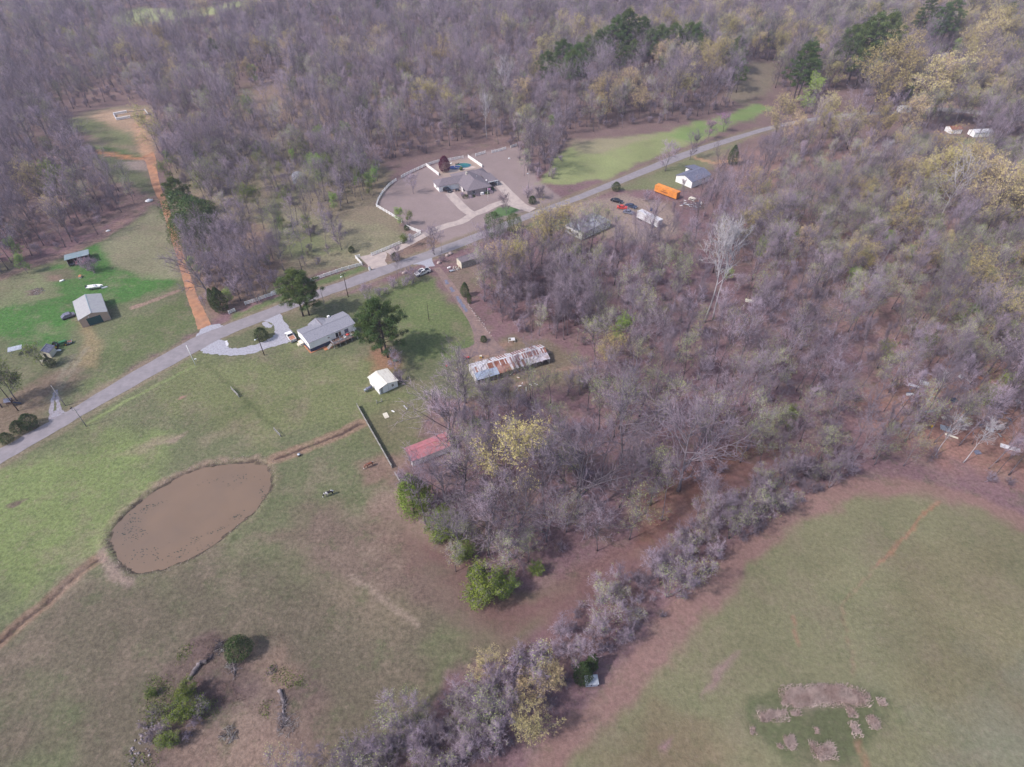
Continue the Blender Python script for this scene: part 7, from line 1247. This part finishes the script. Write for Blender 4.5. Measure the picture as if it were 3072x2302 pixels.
# undergrowth in the woods and the far trees: single objects that instance prototypes on points
src = bpy.data.collections.new('tree_sources'); keys = []
for k in sorted(PROTO):
    for i, (h, tm, cm) in enumerate(PROTO[k]):
        if k in ('bare','slender','budding','hedge','brush','small','oak','oak_orange','green_tree','pine','brush_green','blossom','cedar'):
            n1 = len(tm.vertices); tvs = np.empty(n1*3); tm.vertices.foreach_get('co', tvs); cvs = np.empty(len(cm.vertices)*3); cm.vertices.foreach_get('co', cvs)
            fs = [tuple(p.vertices) for p in tm.polygons]; mi = [0]*len(fs)
            tri = np.empty(len(cm.loops), int); cm.loops.foreach_get('vertex_index', tri); tri = tri.reshape(-1, 3)+n1; cmi = np.empty(len(cm.polygons), int); cm.polygons.foreach_get('material_index', cmi)
            me = bpy.data.meshes.new('far_tree'); tt = []
            for f in fs:
                for q in range(1, len(f)-1): tt.append((f[0], f[q], f[q+1]))
            F_ = np.concatenate([np.array(tt), tri]); MI = np.concatenate([np.zeros(len(tt), int), cmi+1])
            me = arr_mesh('far_tree', np.concatenate([tvs, cvs]).reshape(-1, 3), F_, [tm.materials[0]]+list(cm.materials), MI.astype(np.int32))
            o = bpy.data.objects.new('s%03d' % len(keys), me); src.objects.link(o); keys.append((k, i, h))
def mass(name, pts, label, cat):
    me = bpy.data.meshes.new(name); co = np.array([(p[1], p[2], 0) for p in pts], float); co[:, 2] = H(co[:, 0], co[:, 1])-.1
    me.vertices.add(len(co)); me.vertices.foreach_set('co', co.ravel())
    a = me.attributes.new('pick', 'INT', 'POINT'); a.data.foreach_set('value', [prng.choice([j for j, q in enumerate(keys) if q[0] == p[0]]) for p in pts])
    a = me.attributes.new('turn', 'FLOAT_VECTOR', 'POINT'); a.data.foreach_set('vector', np.array([(0, 0, prng.random()*6.28) for p in pts]).ravel())
    a = me.attributes.new('size', 'FLOAT', 'POINT'); a.data.foreach_set('value', [p[3] for p in pts])
    o = bpy.data.objects.new(name, me); COL.objects.link(o); tag(o, label, cat, None, 'stuff')
    g = bpy.data.node_groups.new(name, 'GeometryNodeTree'); g.interface.new_socket('Geometry', in_out='INPUT', socket_type='NodeSocketGeometry'); g.interface.new_socket('Geometry', in_out='OUTPUT', socket_type='NodeSocketGeometry')
    gi = g.nodes.new('NodeGroupInput'); go = g.nodes.new('NodeGroupOutput'); ip = g.nodes.new('GeometryNodeInstanceOnPoints'); ci = g.nodes.new('GeometryNodeCollectionInfo')
    ci.inputs['Collection'].default_value = src; ci.inputs['Separate Children'].default_value = True; ci.inputs['Reset Children'].default_value = True; ip.inputs['Pick Instance'].default_value = True
    def na(nm, ty):
        n = g.nodes.new('GeometryNodeInputNamedAttribute'); n.data_type = ty; n.inputs['Name'].default_value = nm; return n.outputs['Attribute']
    g.links.new(gi.outputs[0], ip.inputs['Points']); g.links.new(ci.outputs[0], ip.inputs['Instance']); g.links.new(na('pick', 'INT'), ip.inputs['Instance Index'])
    g.links.new(na('turn', 'FLOAT_VECTOR'), ip.inputs['Rotation']); g.links.new(na('size', 'FLOAT'), ip.inputs['Scale']); g.links.new(ip.outputs[0], go.inputs[0])
    md = o.modifiers.new('trees', 'NODES'); md.node_group = g
    return o
mass('distant_woodland', rest, 'distant leafless woodland covering the hills at the top of the picture', 'woodland')
keep = scat; scat = []
scatter(W_A, 7.5, dict(brush=1, small=.12), 21, (.3, .75), .6, thin=lambda x, y: .8*clump(x, y)+0*x); scatter(W_B, 3.2, dict(brush=1), 22, (.3, .7), 0); scatter(W_U, 5.5, dict(brush=1, small=.1), 23, (.4, .9), .9, thin=lambda x, y: clump(x, y))
mass('undergrowth', scat, 'low tangled leafless undergrowth between the trees of the woods', 'undergrowth')
by = {}
for o in COL.objects:
    if o.parent is None and o.get('group') and o.get('category') in ('tree', 'bush'): by.setdefault(o['label'], []).append(o)
for lab, os_ in by.items():
    if len(os_) < 2 or len(lab.split()) > 15: continue
    left = list(os_)
    for word, fn in (('leftmost', lambda o: o.location.x/o.location.y), ('rightmost', lambda o: -o.location.x/o.location.y), ('nearest', lambda o: o.location.y), ('farthest', lambda o: -o.location.y), ('tallest', lambda o: -o.scale.z), ('shortest', lambda o: o.scale.z)):
        c = min(os_, key=fn)
        if c in left and len(os_) > 1 and not (len(os_) == 2 and word not in ('leftmost', 'rightmost')): c['label'] = word+' '+lab; left.remove(c)
print('TREES', cnt, len(rest), 'under', len(scat), 'objects', len(COL.objects))
